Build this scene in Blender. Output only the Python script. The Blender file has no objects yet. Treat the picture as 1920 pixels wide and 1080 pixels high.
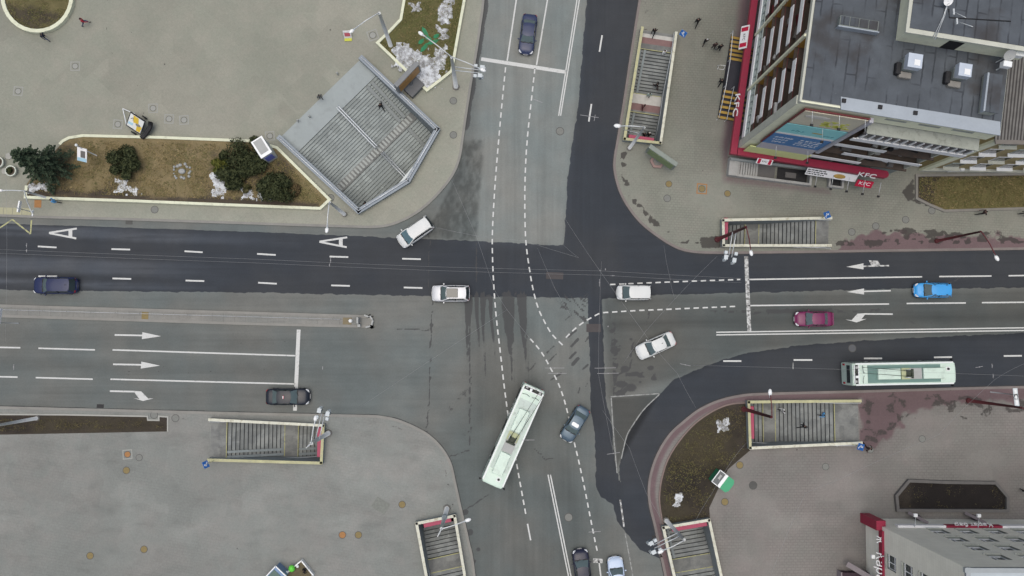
import bpy, bmesh, math, random
import numpy as np
from mathutils import Vector, Matrix
from mathutils.geometry import delaunay_2d_cdt
random.seed(7); np.random.seed(7)
scene = bpy.context.scene
R = math.radians
# ---------------- camera: a drone 88 m up, looking almost straight down
H = 88.0; F = 1495.0
NADIR = (925.0, 630.0)
_d = Vector(((NADIR[0]-960)/F, -(NADIR[1]-540)/F, -1)).normalized()
EZ = -_d
EX = (Vector((1,0,0)) - Vector((1,0,0)).dot(_d)*_d).normalized()
EY = EZ.cross(EX)
cam_d = bpy.data.cameras.new('camera'); cam = bpy.data.objects.new('camera', cam_d)
scene.collection.objects.link(cam)
cam.matrix_world = Matrix.Translation((0,0,H)) @ Matrix((EX,EY,EZ)).to_4x4()
cam_d.sensor_width = 36; cam_d.lens = 36*F/1920; cam_d.clip_end = 2000; cam_d.clip_start = 1
scene.camera = cam
# ---------------- overcast daylight
SUN_EL, SUN_AZ = 85, 250
w = bpy.data.worlds.new('World'); scene.world = w; w.use_nodes = True
sky = w.node_tree.nodes.new('ShaderNodeTexSky'); sky.sky_type = 'NISHITA'; sky.sun_disc = False
sky.sun_elevation = R(SUN_EL); sky.sun_rotation = R(SUN_AZ); sky.air_density = 1.0; sky.dust_density = 6.0; sky.ozone_density = 1.0
bg = w.node_tree.nodes['Background']; w.node_tree.links.new(sky.outputs[0], bg.inputs[0]); bg.inputs[1].default_value = 0.085
sl = bpy.data.lights.new('sun','SUN'); so = bpy.data.objects.new('sun', sl); scene.collection.objects.link(so)
sl.energy = 1.0; sl.angle = R(60); sl.color = (.98,1,.95)
_az = R(SUN_AZ); _sd = Vector((math.sin(_az)*math.cos(R(SUN_EL)), math.cos(_az)*math.cos(R(SUN_EL)), math.sin(R(SUN_EL))))
so.rotation_euler = _sd.to_track_quat('Z','Y').to_euler(); so.location = (0,0,120)
vs = scene.view_settings; vs.view_transform = 'Standard'; vs.look = 'None'; vs.exposure = 0.4; vs.gamma = 1; vs.use_curve_mapping = False
PI = math.pi
# ---------------- photograph pixel (1920 x 1080) -> point on the plane z
def P(px, py, z=0.0):
    c = Vector(((px-960)/F, -(py-540)/F, -1))
    wv = Vector((EX.dot(c), EY.dot(c), EZ.dot(c)))
    t = (z-H)/wv.z
    return Vector((wv.x*t, wv.y*t, z))
def Qn(X, Y, Z=0.0):      # numpy: point -> pixel
    dz = Z-H
    cx = X*EX.x+Y*EY.x+dz*EZ.x; cy = X*EX.y+Y*EY.y+dz*EZ.y; cz = X*EX.z+Y*EY.z+dz*EZ.z
    return 960+F*cx/-cz, 540-F*cy/-cz
def PZ(base, top):         # height of a post from its foot and head in the picture
    b = P(*base, 0.14); r0 = math.hypot(base[0]-NADIR[0], base[1]-NADIR[1]); r1 = math.hypot(top[0]-NADIR[0], top[1]-NADIR[1])
    return max(1.0, H*(1-r0/r1))
# ---------------- materials
class NT:
    def __init__(s, name):
        s.m = bpy.data.materials.new(name); s.m.use_nodes = True; s.t = s.m.node_tree
        s.b = s.t.nodes['Principled BSDF']
    def n(s, ty, ins=None, **kw):
        nd = s.t.nodes.new('ShaderNode'+ty)
        for k, v in kw.items(): setattr(nd, k, v)
        for k, v in (ins or {}).items(): s.set(nd.inputs[k], v)
        return nd
    def set(s, sock, v):
        if isinstance(v, bpy.types.NodeSocket): s.t.links.new(v, sock)
        elif isinstance(v, bpy.types.Node): s.t.links.new(v.outputs[0], sock)
        else: sock.default_value = v
    def math(s, op, a, b=None, c=None):
        nd = s.n('Math', operation=op)
        for i, v in enumerate((a,b,c)):
            if v is not None: s.set(nd.inputs[i], v)
        return nd.outputs[0]
    def step(s, v, lo, hi):
        nd = s.n('MapRange', interpolation_type='SMOOTHSTEP'); s.set(nd.inputs['Value'], v)
        nd.inputs['From Min'].default_value = lo; nd.inputs['From Max'].default_value = hi; return nd.outputs[0]
    def mix(s, f, a, b, mode='MIX'):
        nd = s.n('Mix', data_type='RGBA', blend_type=mode)
        for i, v in ((0,f),(6,a),(7,b)):
            if not isinstance(v,(bpy.types.NodeSocket,bpy.types.Node)) and i > 0 and len(v) == 3: v = (*v,1)
            s.set(nd.inputs[i], v)
        return nd.outputs[2]
    def scale(s, col, f):      # colour times a number
        nd = s.n('VectorMath', operation='SCALE'); s.set(nd.inputs[0], col); s.set(nd.inputs[3], f); return nd.outputs[0]
    def noise(s, vec, sc, det=3, rough=.55):
        nd = s.n('TexNoise', {'Vector':vec,'Scale':sc,'Detail':det,'Roughness':rough}); return nd.outputs[0]
    def out(s, col, rough=.8, **kw):
        s.set(s.b.inputs['Base Color'], col if not isinstance(col, tuple) else (*col[:3],1)); s.set(s.b.inputs['Roughness'], rough)
        for k, v in kw.items(): s.set(s.b.inputs[k.replace('_',' ')], v)
        return s.m
_mats = {}
def mat(name, col, rough=.6, metal=0, var=.18, sc=1.5, spec=.4, dirt=None, coat=0):
    """painted or raw surface with uneven tone; dirt = (colour, amount)"""
    if name in _mats: return _mats[name]
    t = NT(name); pos = t.n('TexCoord').outputs['Object']
    a = t.noise(pos, sc, 4); b = t.noise(pos, sc*9, 2)
    f = t.math('ADD', t.math('MULTIPLY', a, var*1.4), t.math('MULTIPLY', b, var*.6)); f = t.math('ADD', f, 1-var)
    c = t.scale((*col,), f) if False else None
    rgb = t.n('RGB'); rgb.outputs[0].default_value = (*col,1)
    c = t.scale(rgb.outputs[0], f)
    if dirt:
        k = t.step(t.noise(pos, sc*2.3, 5, .65), .5, .68); c = t.mix(t.math('MULTIPLY', k, dirt[1]), c, dirt[0])
    _mats[name] = t.out(c, rough, Metallic=metal, Specular_IOR_Level=spec, Coat_Weight=coat)
    return _mats[name]
# ---------------- mesh builder
class MB:
    def __init__(s): s.v = []; s.f = []; s.mi = []; s.mats = []; s.sm = []
    def m(s, material):
        if material not in s.mats: s.mats.append(material)
        return s.mats.index(material)
    def add(s, vs, fs, material, smooth=False, M4=None):
        o = len(s.v); k = s.m(material)
        s.v += [tuple(M4 @ Vector(p)) if M4 else tuple(p) for p in vs]
        for f in fs: s.f.append([i+o for i in f]); s.mi.append(k); s.sm.append(smooth)
        return s
    def box(s, c, size, material, rz=0, M4=None, taper=1.0, bev=0):
        x, y, z = size[0]/2, size[1]/2, size[2]/2
        T = Matrix.Translation(c) @ Matrix.Rotation(rz,4,'Z')
        if M4: T = M4 @ T
        if bev:
            b = min(bev, x*.9, y*.9); zz = z-min(bev, z*.9)
            ring = lambda X,Y,Z,q: [(X,Y-q,Z),(X-q,Y,Z),(-X+q,Y,Z),(-X,Y-q,Z),(-X,-Y+q,Z),(-X+q,-Y,Z),(X-q,-Y,Z),(X,-Y+q,Z)]
            vs = ring(x,y,-z,b)+ring(x,y,zz,b)+ring(x-b*.7,y-b*.7,z,b*.6); n = 8
            fs = [list(range(n))[::-1], list(range(2*n,3*n))]
            for r in range(2): fs += [[r*n+i, r*n+(i+1)%n, (r+1)*n+(i+1)%n, (r+1)*n+i] for i in range(n)]
            return s.add(vs, fs, material, False, T)
        t = taper
        vs = [(-x,-y,-z),(x,-y,-z),(x,y,-z),(-x,y,-z),(-x*t,-y*t,z),(x*t,-y*t,z),(x*t,y*t,z),(-x*t,y*t,z)]
        return s.add(vs, [(3,2,1,0),(4,5,6,7),(0,1,5,4),(1,2,6,5),(2,3,7,6),(3,0,4,7)], material, False, T)
    def prism(s, poly, z0, z1, material, top=None, M4=None):
        if sum(poly[i][0]*poly[(i+1)%len(poly)][1]-poly[(i+1)%len(poly)][0]*poly[i][1] for i in range(len(poly))) < 0: poly = poly[::-1]
        n = len(poly); vs = [(p[0],p[1],z0) for p in poly]+[(p[0],p[1],z1) for p in poly]
        s.add(vs, [list(range(n))[::-1]]+[[i,(i+1)%n,n+(i+1)%n,n+i] for i in range(n)], material, False, M4)
        return s.add([(p[0],p[1],z1) for p in poly], [list(range(n))], top or material, False, M4)
    def quad(s, pts, material, M4=None): return s.add(pts, [list(range(len(pts)))], material, False, M4)
    def bar(s, a, b, wd, ht, material, M4=None):      # box between two points
        a, b = Vector(a), Vector(b); d = b-a; L = d.length
        if L < 1e-5: return s
        q = d.to_track_quat('X','Z').to_matrix().to_4x4(); q.translation = (a+b)/2
        return s.box((0,0,0),(L,wd,ht),material,0,(M4 @ q) if M4 else q)
    def tube(s, pts, r, material, n=8, smooth=True, M4=None, cap=True):
        pts = [Vector(p) for p in pts]; rs = r if isinstance(r,(list,tuple)) else [r]*len(pts); vs = []; fs = []
        for i, p in enumerate(pts):
            d = (pts[min(i+1,len(pts)-1)]-pts[max(i-1,0)]).normalized()
            u = d.cross(Vector((0,0,1)) if abs(d.z) < .95 else Vector((1,0,0))).normalized(); v = d.cross(u)
            vs += [p+(u*math.cos(2*PI*k/n)+v*math.sin(2*PI*k/n))*rs[i] for k in range(n)]
        for i in range(len(pts)-1): fs += [[i*n+k, i*n+(k+1)%n, (i+1)*n+(k+1)%n, (i+1)*n+k] for k in range(n)]
        if cap: fs += [list(range(n)), list(range((len(pts)-1)*n, len(pts)*n))[::-1]]
        return s.add(vs, [f[::-1] for f in fs], material, smooth, M4)
    def cyl(s, c, r, z0, z1, material, n=16, r1=None, M4=None):
        return s.tube([(c[0],c[1],z0),(c[0],c[1],z1)], [r, r if r1 is None else r1], material, n, False, M4)
    def ball(s, c, r, material, n=10, sq=(1,1,1), M4=None):
        vs = []; fs = []
        for i in range(n//2+1):
            a = PI*i/(n//2)
            vs += [(c[0]+r*sq[0]*math.sin(a)*math.cos(2*PI*k/n), c[1]+r*sq[1]*math.sin(a)*math.sin(2*PI*k/n), c[2]+r*sq[2]*math.cos(a)) for k in range(n)]
        for i in range(n//2): fs += [[(i+1)*n+k,(i+1)*n+(k+1)%n,i*n+(k+1)%n,i*n+k] for k in range(n)]
        return s.add(vs, fs, material, True, M4)
    def build(s, name, parent=None):
        me = bpy.data.meshes.new(name); me.from_pydata(s.v, [], s.f)
        for m_ in s.mats: me.materials.append(m_)
        me.polygons.foreach_set('material_index', s.mi); me.polygons.foreach_set('use_smooth', s.sm); me.update()
        o = bpy.data.objects.new(name, me); scene.collection.objects.link(o)
        if parent: o.parent = parent
        return o
def tag(o, label, cat, group=None):
    o['label'] = label; o['category'] = cat
    if group: o['group'] = group
    return o
def thing(name, label, cat, loc=(0,0,0), rz=0, group=None):
    o = bpy.data.objects.new(name, None); scene.collection.objects.link(o)
    o.location = loc; o.rotation_euler = (0,0,rz); o.empty_display_size = .3
    return tag(o, label, cat, group)
def struct(o, kind='structure'): o['kind'] = kind; return o
def copy_tree(o, parent=None):
    c = o.copy(); scene.collection.objects.link(c); c.parent = parent
    for ch in list(o.children): copy_tree(ch, c)
    return c
def text_mesh(name, body, size, material, M4, parent=None, align='CENTER', ext=.02, sx=1.0, shear=0.0):
    cu = bpy.data.curves.new(name,'FONT'); cu.body = body; cu.size = size; cu.align_x = align; cu.align_y = 'CENTER'; cu.extrude = ext; cu.shear = shear
    o = bpy.data.objects.new(name+'_tmp', cu); scene.collection.objects.link(o)
    dg = bpy.context.evaluated_depsgraph_get(); me = bpy.data.meshes.new_from_object(o.evaluated_get(dg))
    bpy.data.objects.remove(o); bpy.data.curves.remove(cu)
    me.transform(M4 @ Matrix.Diagonal((sx,1,1,1))); me.materials.clear(); me.materials.append(material); me.name = name
    r = bpy.data.objects.new(name, me); scene.collection.objects.link(r)
    if parent: r.parent = parent
    return r
# ---------------- numpy helpers for wear masks
def vnoise(x, y, seed=0):
    xi = np.floor(x).astype(np.int64); yi = np.floor(y).astype(np.int64); fx = x-xi; fy = y-yi
    def h(a,b):
        n = (a*374761393+b*668265263+seed*982451653) & 0x7fffffff
        n = ((n ^ (n>>13))*1274126177) & 0x7fffffff
        return ((n ^ (n>>16)) & 0xffff)/65535.0
    sx = fx*fx*(3-2*fx); sy = fy*fy*(3-2*fy)
    return (h(xi,yi)*(1-sx)+h(xi+1,yi)*sx)*(1-sy)+(h(xi,yi+1)*(1-sx)+h(xi+1,yi+1)*sx)*sy
def fbm(x, y, seed=0, o=4):
    v = 0; a = .5; t = 0
    for i in range(o): v = v+a*vnoise(x*2**i, y*2**i, seed+i); t += a; a *= .5
    return v/t
def inside(px, py, poly):
    r = np.zeros(px.shape, bool); n = len(poly)
    for i in range(n):
        x1,y1 = poly[i]; x2,y2 = poly[(i+1)%n]
        if y1 == y2: continue
        c = ((y1 > py) != (y2 > py)) & (px < (x2-x1)*(py-y1)/(y2-y1)+x1); r ^= c
    return r
def segdist(px, py, pts, closed=False):
    d = np.full(px.shape, 1e9); n = len(pts)
    for i in range(n if closed else n-1):
        x1,y1 = pts[i]; x2,y2 = pts[(i+1)%n]; dx,dy = x2-x1,y2-y1
        t = np.clip(((px-x1)*dx+(py-y1)*dy)/(dx*dx+dy*dy+1e-9),0,1)
        d = np.minimum(d, np.hypot(px-x1-t*dx, py-y1-t*dy))
    return d
def sdf(px, py, poly): return np.where(inside(px,py,poly),1,-1)*segdist(px,py,poly,True)
def cover(px, py, poly, fe): return np.clip(.5+sdf(px,py,poly)/(2*fe),0,1)
def stroke(px, py, pts, wd, fe): return np.clip(.5+(wd/2-segdist(px,py,pts))/(2*fe),0,1)
def smooth_line(pts, k=6, closed=False):      # Catmull-Rom
    n = len(pts); out = []
    for i in range(n if closed else n-1):
        g = lambda j: Vector(pts[j%n]) if closed else Vector(pts[min(max(j,0),n-1)])
        p0,p1,p2,p3 = g(i-1),g(i),g(i+1),g(i+2)
        for q in range(k):
            t = q/k; out.append(tuple(.5*((2*p1)+(p2-p0)*t+(2*p0-5*p1+4*p2-p3)*t*t+(3*p1-p0-3*p2+p3)*t**3)))
    if not closed: out.append(tuple(pts[-1]))
    return out
def offset(pts, d, closed=False):
    n = len(pts); out = []
    for i in range(n):
        a = Vector(pts[(i-1)%n] if closed or i > 0 else pts[i])[:2]; b = Vector(pts[(i+1)%n] if closed or i < n-1 else pts[i])[:2]
        c = Vector(pts[i][:2]); a, b = Vector(a), Vector(b)
        t1 = (c-a).normalized() if (c-a).length > 1e-6 else (b-c).normalized(); t2 = (b-c).normalized() if (b-c).length > 1e-6 else t1
        nn = (Vector((-t1.y,t1.x))+Vector((-t2.y,t2.x))); nn.normalize(); k = max(.4, nn.dot(Vector((-t2.y,t2.x))))
        out.append((c.x+nn.x*d/k, c.y+nn.y*d/k))
    return out
def sheet(name, outer, holes, z, sp, material, paint, box):
    """triangulated surface with exact outline (world xy) and wear painted per vertex"""
    ox = np.array(outer); vs = []; es = []
    for ring in [outer]+holes:
        o = len(vs); n = len(ring); vs += [Vector(p[:2]) for p in ring]; es += [(o+i, o+(i+1)%n) for i in range(n)]
    x0,x1 = max(ox[:,0].min(),box[0]), min(ox[:,0].max(),box[1]); y0,y1 = max(ox[:,1].min(),box[2]), min(ox[:,1].max(),box[3])
    gx,gy = np.meshgrid(np.arange(x0,x1,sp), np.arange(y0,y1,sp)); gx = gx.ravel(); gy = gy.ravel(); gx = gx+np.random.uniform(-.2,.2,gx.size)*sp
    k = inside(gx,gy,outer) & (segdist(gx,gy,outer,True) > sp*.45)
    for h in holes: k &= ~inside(gx,gy,h) & (segdist(gx,gy,h,True) > sp*.45)
    vs += [Vector(p) for p in zip(gx[k].tolist(), gy[k].tolist())]
    V,E,Fc,*_ = delaunay_2d_cdt(vs, es, [], 0, 1e-5)
    V = np.array([(p.x,p.y) for p in V]); Fc = np.array([f for f in Fc if len(f)==3]); c = V[Fc].mean(1)
    k = inside(c[:,0],c[:,1],outer)
    for h in holes: k &= ~inside(c[:,0],c[:,1],h)
    Fc = Fc[k]; a = V[Fc[:,0]]; b = V[Fc[:,1]]; d = V[Fc[:,2]]
    fl = ((b-a)[:,0]*(d-a)[:,1]-(b-a)[:,1]*(d-a)[:,0]) < 0; Fc[fl] = Fc[fl][:,::-1]
    return raw_mesh(name, np.column_stack([V, np.full(len(V), z)]), Fc, material, paint)
def raw_mesh(name, V, Fc, material, paint=None):
    me = bpy.data.meshes.new(name); n, k = Fc.shape
    me.vertices.add(len(V)); me.vertices.foreach_set('co', V.astype(np.float32).ravel())
    me.loops.add(n*k); me.loops.foreach_set('vertex_index', Fc.astype(np.int32).ravel())
    me.polygons.add(n); me.polygons.foreach_set('loop_start', np.arange(0,n*k,k,dtype=np.int32))
    me.update(calc_edges=True); me.validate()
    me.materials.append(material)
    if paint:
        px,py = Qn(V[:,0],V[:,1],V[:,2]); rgb = paint(px,py)
        a = me.attributes.new('wear','FLOAT_COLOR','POINT'); arr = np.ones((len(V),4),np.float32); arr[:,:3] = np.clip(rgb,0,1); a.data.foreach_set('color', arr.ravel())
    o = bpy.data.objects.new(name, me); scene.collection.objects.link(o); return o
# ================= THE SETTING: road, pavements, kerbs, markings
ZP = 0.14
def poly(pts, z=ZP): return [tuple(P(x,y,z)[:2]) for x,y in pts]
KERB = {
 'a': smooth_line([(-420,386),(0,406),(240,413),(480,421),(640,426),(705,427),(742,420),(782,400),(817,370),(848,332),(862,300),(868,268),(874,225),(884,160),(893,108),(902,48),(910,-20),(935,-320)],5),
 'b': smooth_line([(1250,-320),(1201,-20),(1185,80),(1170,180),(1157,260),(1151,295),(1151,322),(1160,357),(1175,386),(1200,418),(1235,446),(1267,465),(1295,473),(1335,475.5),(1440,475),(1680,471.5),(1920,468),(2350,462)],5),
 'c': smooth_line([(-420,752),(0,762),(240,768),(480,774),(680,778),(715,780),(745,786),(775,798),(805,815),(830,840),(846,868),(855,905),(866,955),(880,1015),(892,1085),(925,1400)],5),
 'd': smooth_line([(2350,717),(1920,724),(1790,727),(1615,732),(1440,736.5),(1390,740),(1347,750),(1310,767),(1280,790),(1256,812),(1236,842),(1222,876),(1215,912),(1217,948),(1226,985),(1238,1045),(1247,1085),(1310,1400)],5),
 'e': smooth_line([(-420,556),(0,571),(240,578),(480,585),(680,591),(694,594),(700,602),(696,611),(684,614),(480,609.5),(240,602),(0,594.5),(-420,581)],4),
}
FAR = {'a':[(-420,-320)], 'b':[(2350,-320)], 'c':[(-420,1400)], 'd':[(2350,1400)], 'e':[]}
WELL = {   # stairwells: outer edge of the parapets, read at parapet height (1.0 m)
 'plaza': ([(519,259),(678,104),(825,242),(768,342),(672,401)], .75),
 'north': ([(1203,50),(1270,60),(1240,270),(1169,262)], 1.0),
 'east':  ([(1560,407),(1559,462),(1355,462),(1354,411)], 1.0),
 'west':  ([(389,864),(391,785),(608,796),(604,870)], 1.0),
 'south': ([(819,1196),(890,1180),(854,965),(779,980)], 1.0),
 'ramp':  ([(1615,750),(1617,832),(1405,842),(1402,752)], 1.0),
 'corner':([(1287,1188),(1374,1173),(1331,973),(1241.5,988)], 1.0),
}
WELLP = {k:[tuple(P(x,y,z)[:2]) for x,y in q] for k,(q,z) in WELL.items()}
WELL_OF = {'a':['plaza'],'b':['north','east'],'c':['west','south'],'d':['ramp','corner'],'e':[]}
FR = [P(0,0),P(1920,0),P(1920,1080),P(0,1080)]
BX = (min(p.x for p in FR)-2, max(p.x for p in FR)+2, min(p.y for p in FR)-2, max(p.y for p in FR)+2)

# ---- road: one sheet to the horizon, finer inside the picture
def road_material():
    t = NT('asphalt'); pos = t.n('NewGeometry').outputs['Position']
    at = t.n('Attribute', attribute_name='wear'); sp = t.n('SeparateColor'); t.set(sp.inputs[0], at.outputs['Color']); r,g,b = sp.outputs[:3]
    fine = t.noise(pos, 5.5, 5, .65); mid = t.noise(pos, .55, 4); big = t.noise(pos, .09, 3); grit = t.noise(pos, 10, 4, .75)
    rr = t.math('ADD', r, t.math('MULTIPLY', t.math('SUBTRACT', fine, .5), .16)); rr = t.math('ADD', rr, t.math('MULTIPLY', t.math('SUBTRACT', mid, .5), .12))
    k = t.step(rr, .45, .55)
    old = t.mix(t.step(big,.35,.65), (.130,.150,.147), (.156,.160,.148))
    old = t.scale(old, t.math('ADD', .84, t.math('MULTIPLY', mid, .32)))
    new = t.mix(t.step(big,.4,.62), (.033,.039,.048), (.040,.044,.050)); new = t.scale(new, t.math('ADD', .86, t.math('MULTIPLY', mid, .28)))
    c = t.mix(k, old, new)
    c = t.scale(c, t.math('MULTIPLY', g, 2.0))
    c = t.scale(c, t.math('ADD', .66, t.math('MULTIPLY', t.math('ADD', grit, fine), .34)))
    bb = t.math('ADD', b, t.math('MULTIPLY', t.math('SUBTRACT', fine, .5), .55)); s = t.step(bb, .42, .62)
    c = t.mix(t.math('MULTIPLY', s, .85), c, (.058,.059,.060))
    bp = t.n('Bump', {'Height':grit,'Strength':.25,'Distance':.02}); t.set(t.b.inputs['Normal'], bp.outputs[0])
    return t.out(c, .82, Specular_IOR_Level=.35)
def road_paint(px, py):
    n = px.size; r = np.zeros(n); g = np.full(n,.5); b = np.zeros(n)
    wob = (fbm(px/9,py/9,3)-.5)*5
    x = px+wob; y = py+(fbm(px/9,py/9,8)-.5)*5
    NEW = [[(-500,395),(0,412),(250,425),(480,433),(740,446),(892,452),(1057,461),(1064,335),(1084,200),(1100,0),(1130,-400),(1400,-400),(1400,300),(2400,300),(2400,536),(1700,541),(1400,549),(1232,553),(1130,560),(1000,557),(880,557),(500,549),(-500,538)],
           [(2400,610),(1920,624),(1660,636),(1500,648),(1400,662),(1330,683),(1262,713),(1238,738),(1208,768),(1187,798),(1175,820),(1166,855),(1160,885),(1170,940),(1185,1010),(1200,1030),(1245,1050),(1400,900),(2400,800)],
           [(1102,550),(1128,550),(1135,745),(1148,800),(1150,850),(1160,900),(1185,940),(1225,985),(1205,1032),(1192,1020),(1172,998),(1157,975),(1150,945),(1126,932),(1117,912),(1116,815),(1108,770),(1106,700)]]
    fe = [5,6,4]
    for q, f in zip(NEW, fe): r = np.maximum(r, cover(x,y,q,f))
    isnew = r > .5
    # lighter, drier wheel lanes on the new surface of the left carriageway
    st = fbm(px/140, py/5, 21); fade = np.clip((620-px)/330,0,1); fade2 = np.clip((460-px)/260,0,1)
    for q, wd, fd in (([(-500,427),(0,430),(560,456)],17,fade), ([(-500,490),(0,494),(480,512)],25,fade2), ([(-500,524),(0,527),(400,543)],10,fade2)):
        m = stroke(x,y,q,wd,5)*fd*np.clip((st-.18)*3,0,1); g += np.where(isnew, m*.42, 0)
    # gutters: dust along the kerbs
    dk = segdist(px,py,KERB['a']); gt = np.clip(.5+(13+wob*.5-dk)/6,0,1)*np.clip((775-px)/30,0,1); r = r*(1-gt*.9); isnew = r > .5
    for kk, wd, am in (('a',26,.20),('e',20,.26),('c',16,.06)):
        d = segdist(px,py,KERB[kk]); m = np.clip(1-d/wd,0,1)*np.clip((940-px)/60,0,1); m = np.clip(m*1.8,0,1)
        g += m*np.where(isnew, am*.5, am*.15-.05)
    # broad tones of the old surface
    def tone(q, f, a):
        nonlocal g; g = g*(1+cover(px,py,q,f)*a)
    tone([(905,-300),(1125,-300),(1058,462),(890,462)],10, .36)
    tone([(872,262),(908,262),(893,452),(795,445),(845,350)],3,-.42)
    tone([(1130,556),(2300,535),(2300,628),(1660,634),(1400,660),(1262,712),(1140,745)],8,-.38)
    tone([(1400,545),(2300,540),(2300,622),(1400,628)],60,-.12)
    tone([(876,556),(990,556),(1010,720),(1000,760),(890,800),(880,700)],14,-.22)
    tone([(985,557),(1106,557),(1106,640),(990,650)],25,.06)
    tone([(800,740),(1116,740),(1116,1090),(880,1200)],50,-.20)
    tone([(1030,880),(1165,960),(1230,1300),(1010,1300)],30,-.10)
    tone([(-300,600),(700,618),(700,770),(-300,760)],30,-.10)
    tone([(1145,745),(1237,738),(1165,860),(1155,880)],4,-.55)
    tone([(-200,548),(470,552),(690,575),(-200,560)],8,-.12)
    # wheel tracks
    for q, wd, a in (([(-300,622),(0,630),(555,645)],22,-.13),([(-300,676),(0,682),(555,698)],24,-.13),([(0,738),(555,750)],26,-.06),([(560,645),(880,655)],26,-.07),([(560,700),(880,705)],26,-.08),
                     ([(985,0),(965,250),(955,460)],16,-.06),([(1040,0),(1020,250),(1018,460)],16,-.06),([(960,900),(1010,1200)],26,-.10),([(1060,870),(1095,1100)],24,-.12),([(1110,900),(1140,1100)],22,-.10),
                     ([(1130,575),(1400,562),(1920,556)],10,.06),([(1140,610),(1400,600),(1920,592)],13,-.25)):
        s = fbm(px/60,py/60,31); g *= 1+stroke(px,py,q,wd,8)*a*(.6+.8*s)
    g *= .93+.14*fbm(px/55,py/55,5)
    vert = cover(px,py,[(862,-300),(1200,-300),(1150,460),(1140,760),(1240,1400),(900,1400),(880,760),(890,460)],30)
    g *= 1+(fbm(px/130,py/3.6,101)-.5)*.22*(1-vert)+(fbm(px/3.6,py/130,102)-.5)*.22*vert
    m = cover(px,py,[(872,262),(908,262),(893,452),(795,445),(845,350)],4); g *= 1+m*(np.clip((fbm(px/6,py/11,103)-.42)*3,-.2,1)*.5)
    # long smears of wet tar dragged out of the junction, following the traffic
    hz = (fbm(px/2.4,py/30,41)-.5)*5; rag = fbm(px/5,py/9,42); st2 = fbm(px/2.6,py/70,43)
    for q in ([(870,550),(886,550),(884,600),(882,640),(879.5,720),(881,800),(878,800),(875,700),(873,640)],[(889,550),(897,550),(898,600),(901,650),(905,712),(903,712),(897,650),(892,600)],[(899,550),(911,550),(910,580),(909,620),(911,650),(913,714),(909,714),(905,640),(902,600)],
              [(912,550),(924,550),(923,590),(928,640),(932,692),(930,692),(923,640),(917,590)],[(937,550),(966,550),(965,590),(963,620),(966,680),(966,730),(960,730),(955,680),(950,640),(944,610)],[(968,550),(988,550),(988,590),(990,640),(992,700),(990,725),(985,690),(980,650),(974,610)]):
        b = np.maximum(b, cover(px+hz*.8,py+hz*5,q,3)*np.clip(1.02-np.clip((py-575)/160,0,1)*.62+(st2-.5)*1.1+(rag-.5)*.9,0,1))
    for a_,b_,wd in (((1026,661),(1039,648),4),((1030,677),(1043,664),4),((995,693),(1005,680),3),((1066,631),(1080,619),5),((1071,650),(1084,636),6),((1068,672),(1080,660),5),((1074,683),(1084,672),7),((1093,692),(1103,684),5),((1084,737),(1087,727),4),((1033,712),(1052,700),4),((1098,725),(1102,718),3),((1060,600),(1072,590),3),((1098,640),(1103,632),4)):
        b = np.maximum(b, stroke(px+hz*.6,py-hz*.6,[a_,b_],wd,2.5)*np.clip(.45+rag*.9,0,1))
    u = fbm((px+py)/22,(px-py)/3.2,47); m = cover(px,py,[(1020,550),(1104,550),(1104,612),(1085,596),(1045,580)],7); b = np.maximum(b, m*np.clip((u-.46)*5,0,1))
    u = fbm(px/5,py/3.5,48); m = cover(px,py,[(1147,595),(1156,610),(1160,690),(1152,745),(1149,745)],4); b = np.maximum(b, m*np.clip((u-.36)*4,0,1)); b = np.maximum(b, stroke(px,py,[(1129,560),(1130,640),(1134,720),(1137,748)],1.6,1.4)*.7)
    u = fbm(px/16,py/9,53); m = cover(px,py,[(1138,560),(1160,640),(1190,690),(1225,690),(1240,735),(1148,745)],8)
    b = np.maximum(b, m*np.clip((u-.47)*5,0,1))
    for c_, rr in (((1220,690),11),((1172,692),15),((1183,727),18),((1162,720),14),((1155,640),7),((1183,636),6)):
        b = np.maximum(b, np.clip(1.1-np.hypot(px-c_[0],(py-c_[1])*1.4)/rr,0,1))
    b = np.maximum(b, stroke(px,py,[(1143,580),(1148,660),(1152,744)],2.2,1.5)*.75)
    b = np.maximum(b, stroke(px,py,[(1163,563),(1230,600),(1330,650)],2.0,2)*.45); b = np.maximum(b, stroke(px,py,[(1222,570),(1340,622)],2.0,2)*.4)
    u = fbm(px/9,py/3.2,61); m = stroke(px,py,[(1260,586),(1400,583),(1720,580),(1900,578)],15,5)*np.clip((px-1240)/150,0,1)*np.clip((1950-px)/500,.2,1); b = np.maximum(b, m*np.clip((u-.47)*5,0,1))
    b = np.maximum(b, stroke(px,py,[(1440,584),(1560,583)],11,4)*np.clip(.4+fbm(px/12,py/6,62),0,1)*.8)
    m = stroke(px,py,[(1560,607),(1780,604)],5,3); b = np.maximum(b, m*np.clip((u-.55)*6,0,1))
    u = fbm(px/20,py/12,71); m = cover(px,py,[(830,720),(880,720),(884,800),(872,830),(840,780)],12); b = np.maximum(b, m*np.clip((u-.45)*4,0,1)*.7)
    # freckles of oil before the stop lines
    sp = vnoise(px/3.3,py/3.3,77)
    for q in ([(230,632),(560,640)],[(180,690),(560,700)],[(970,10),(960,110)],[(1035,10),(1025,125)]):
        m = stroke(px,py,q,34,8); b = np.maximum(b, m*np.clip((sp-.86)*7,0,.75))
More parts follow.
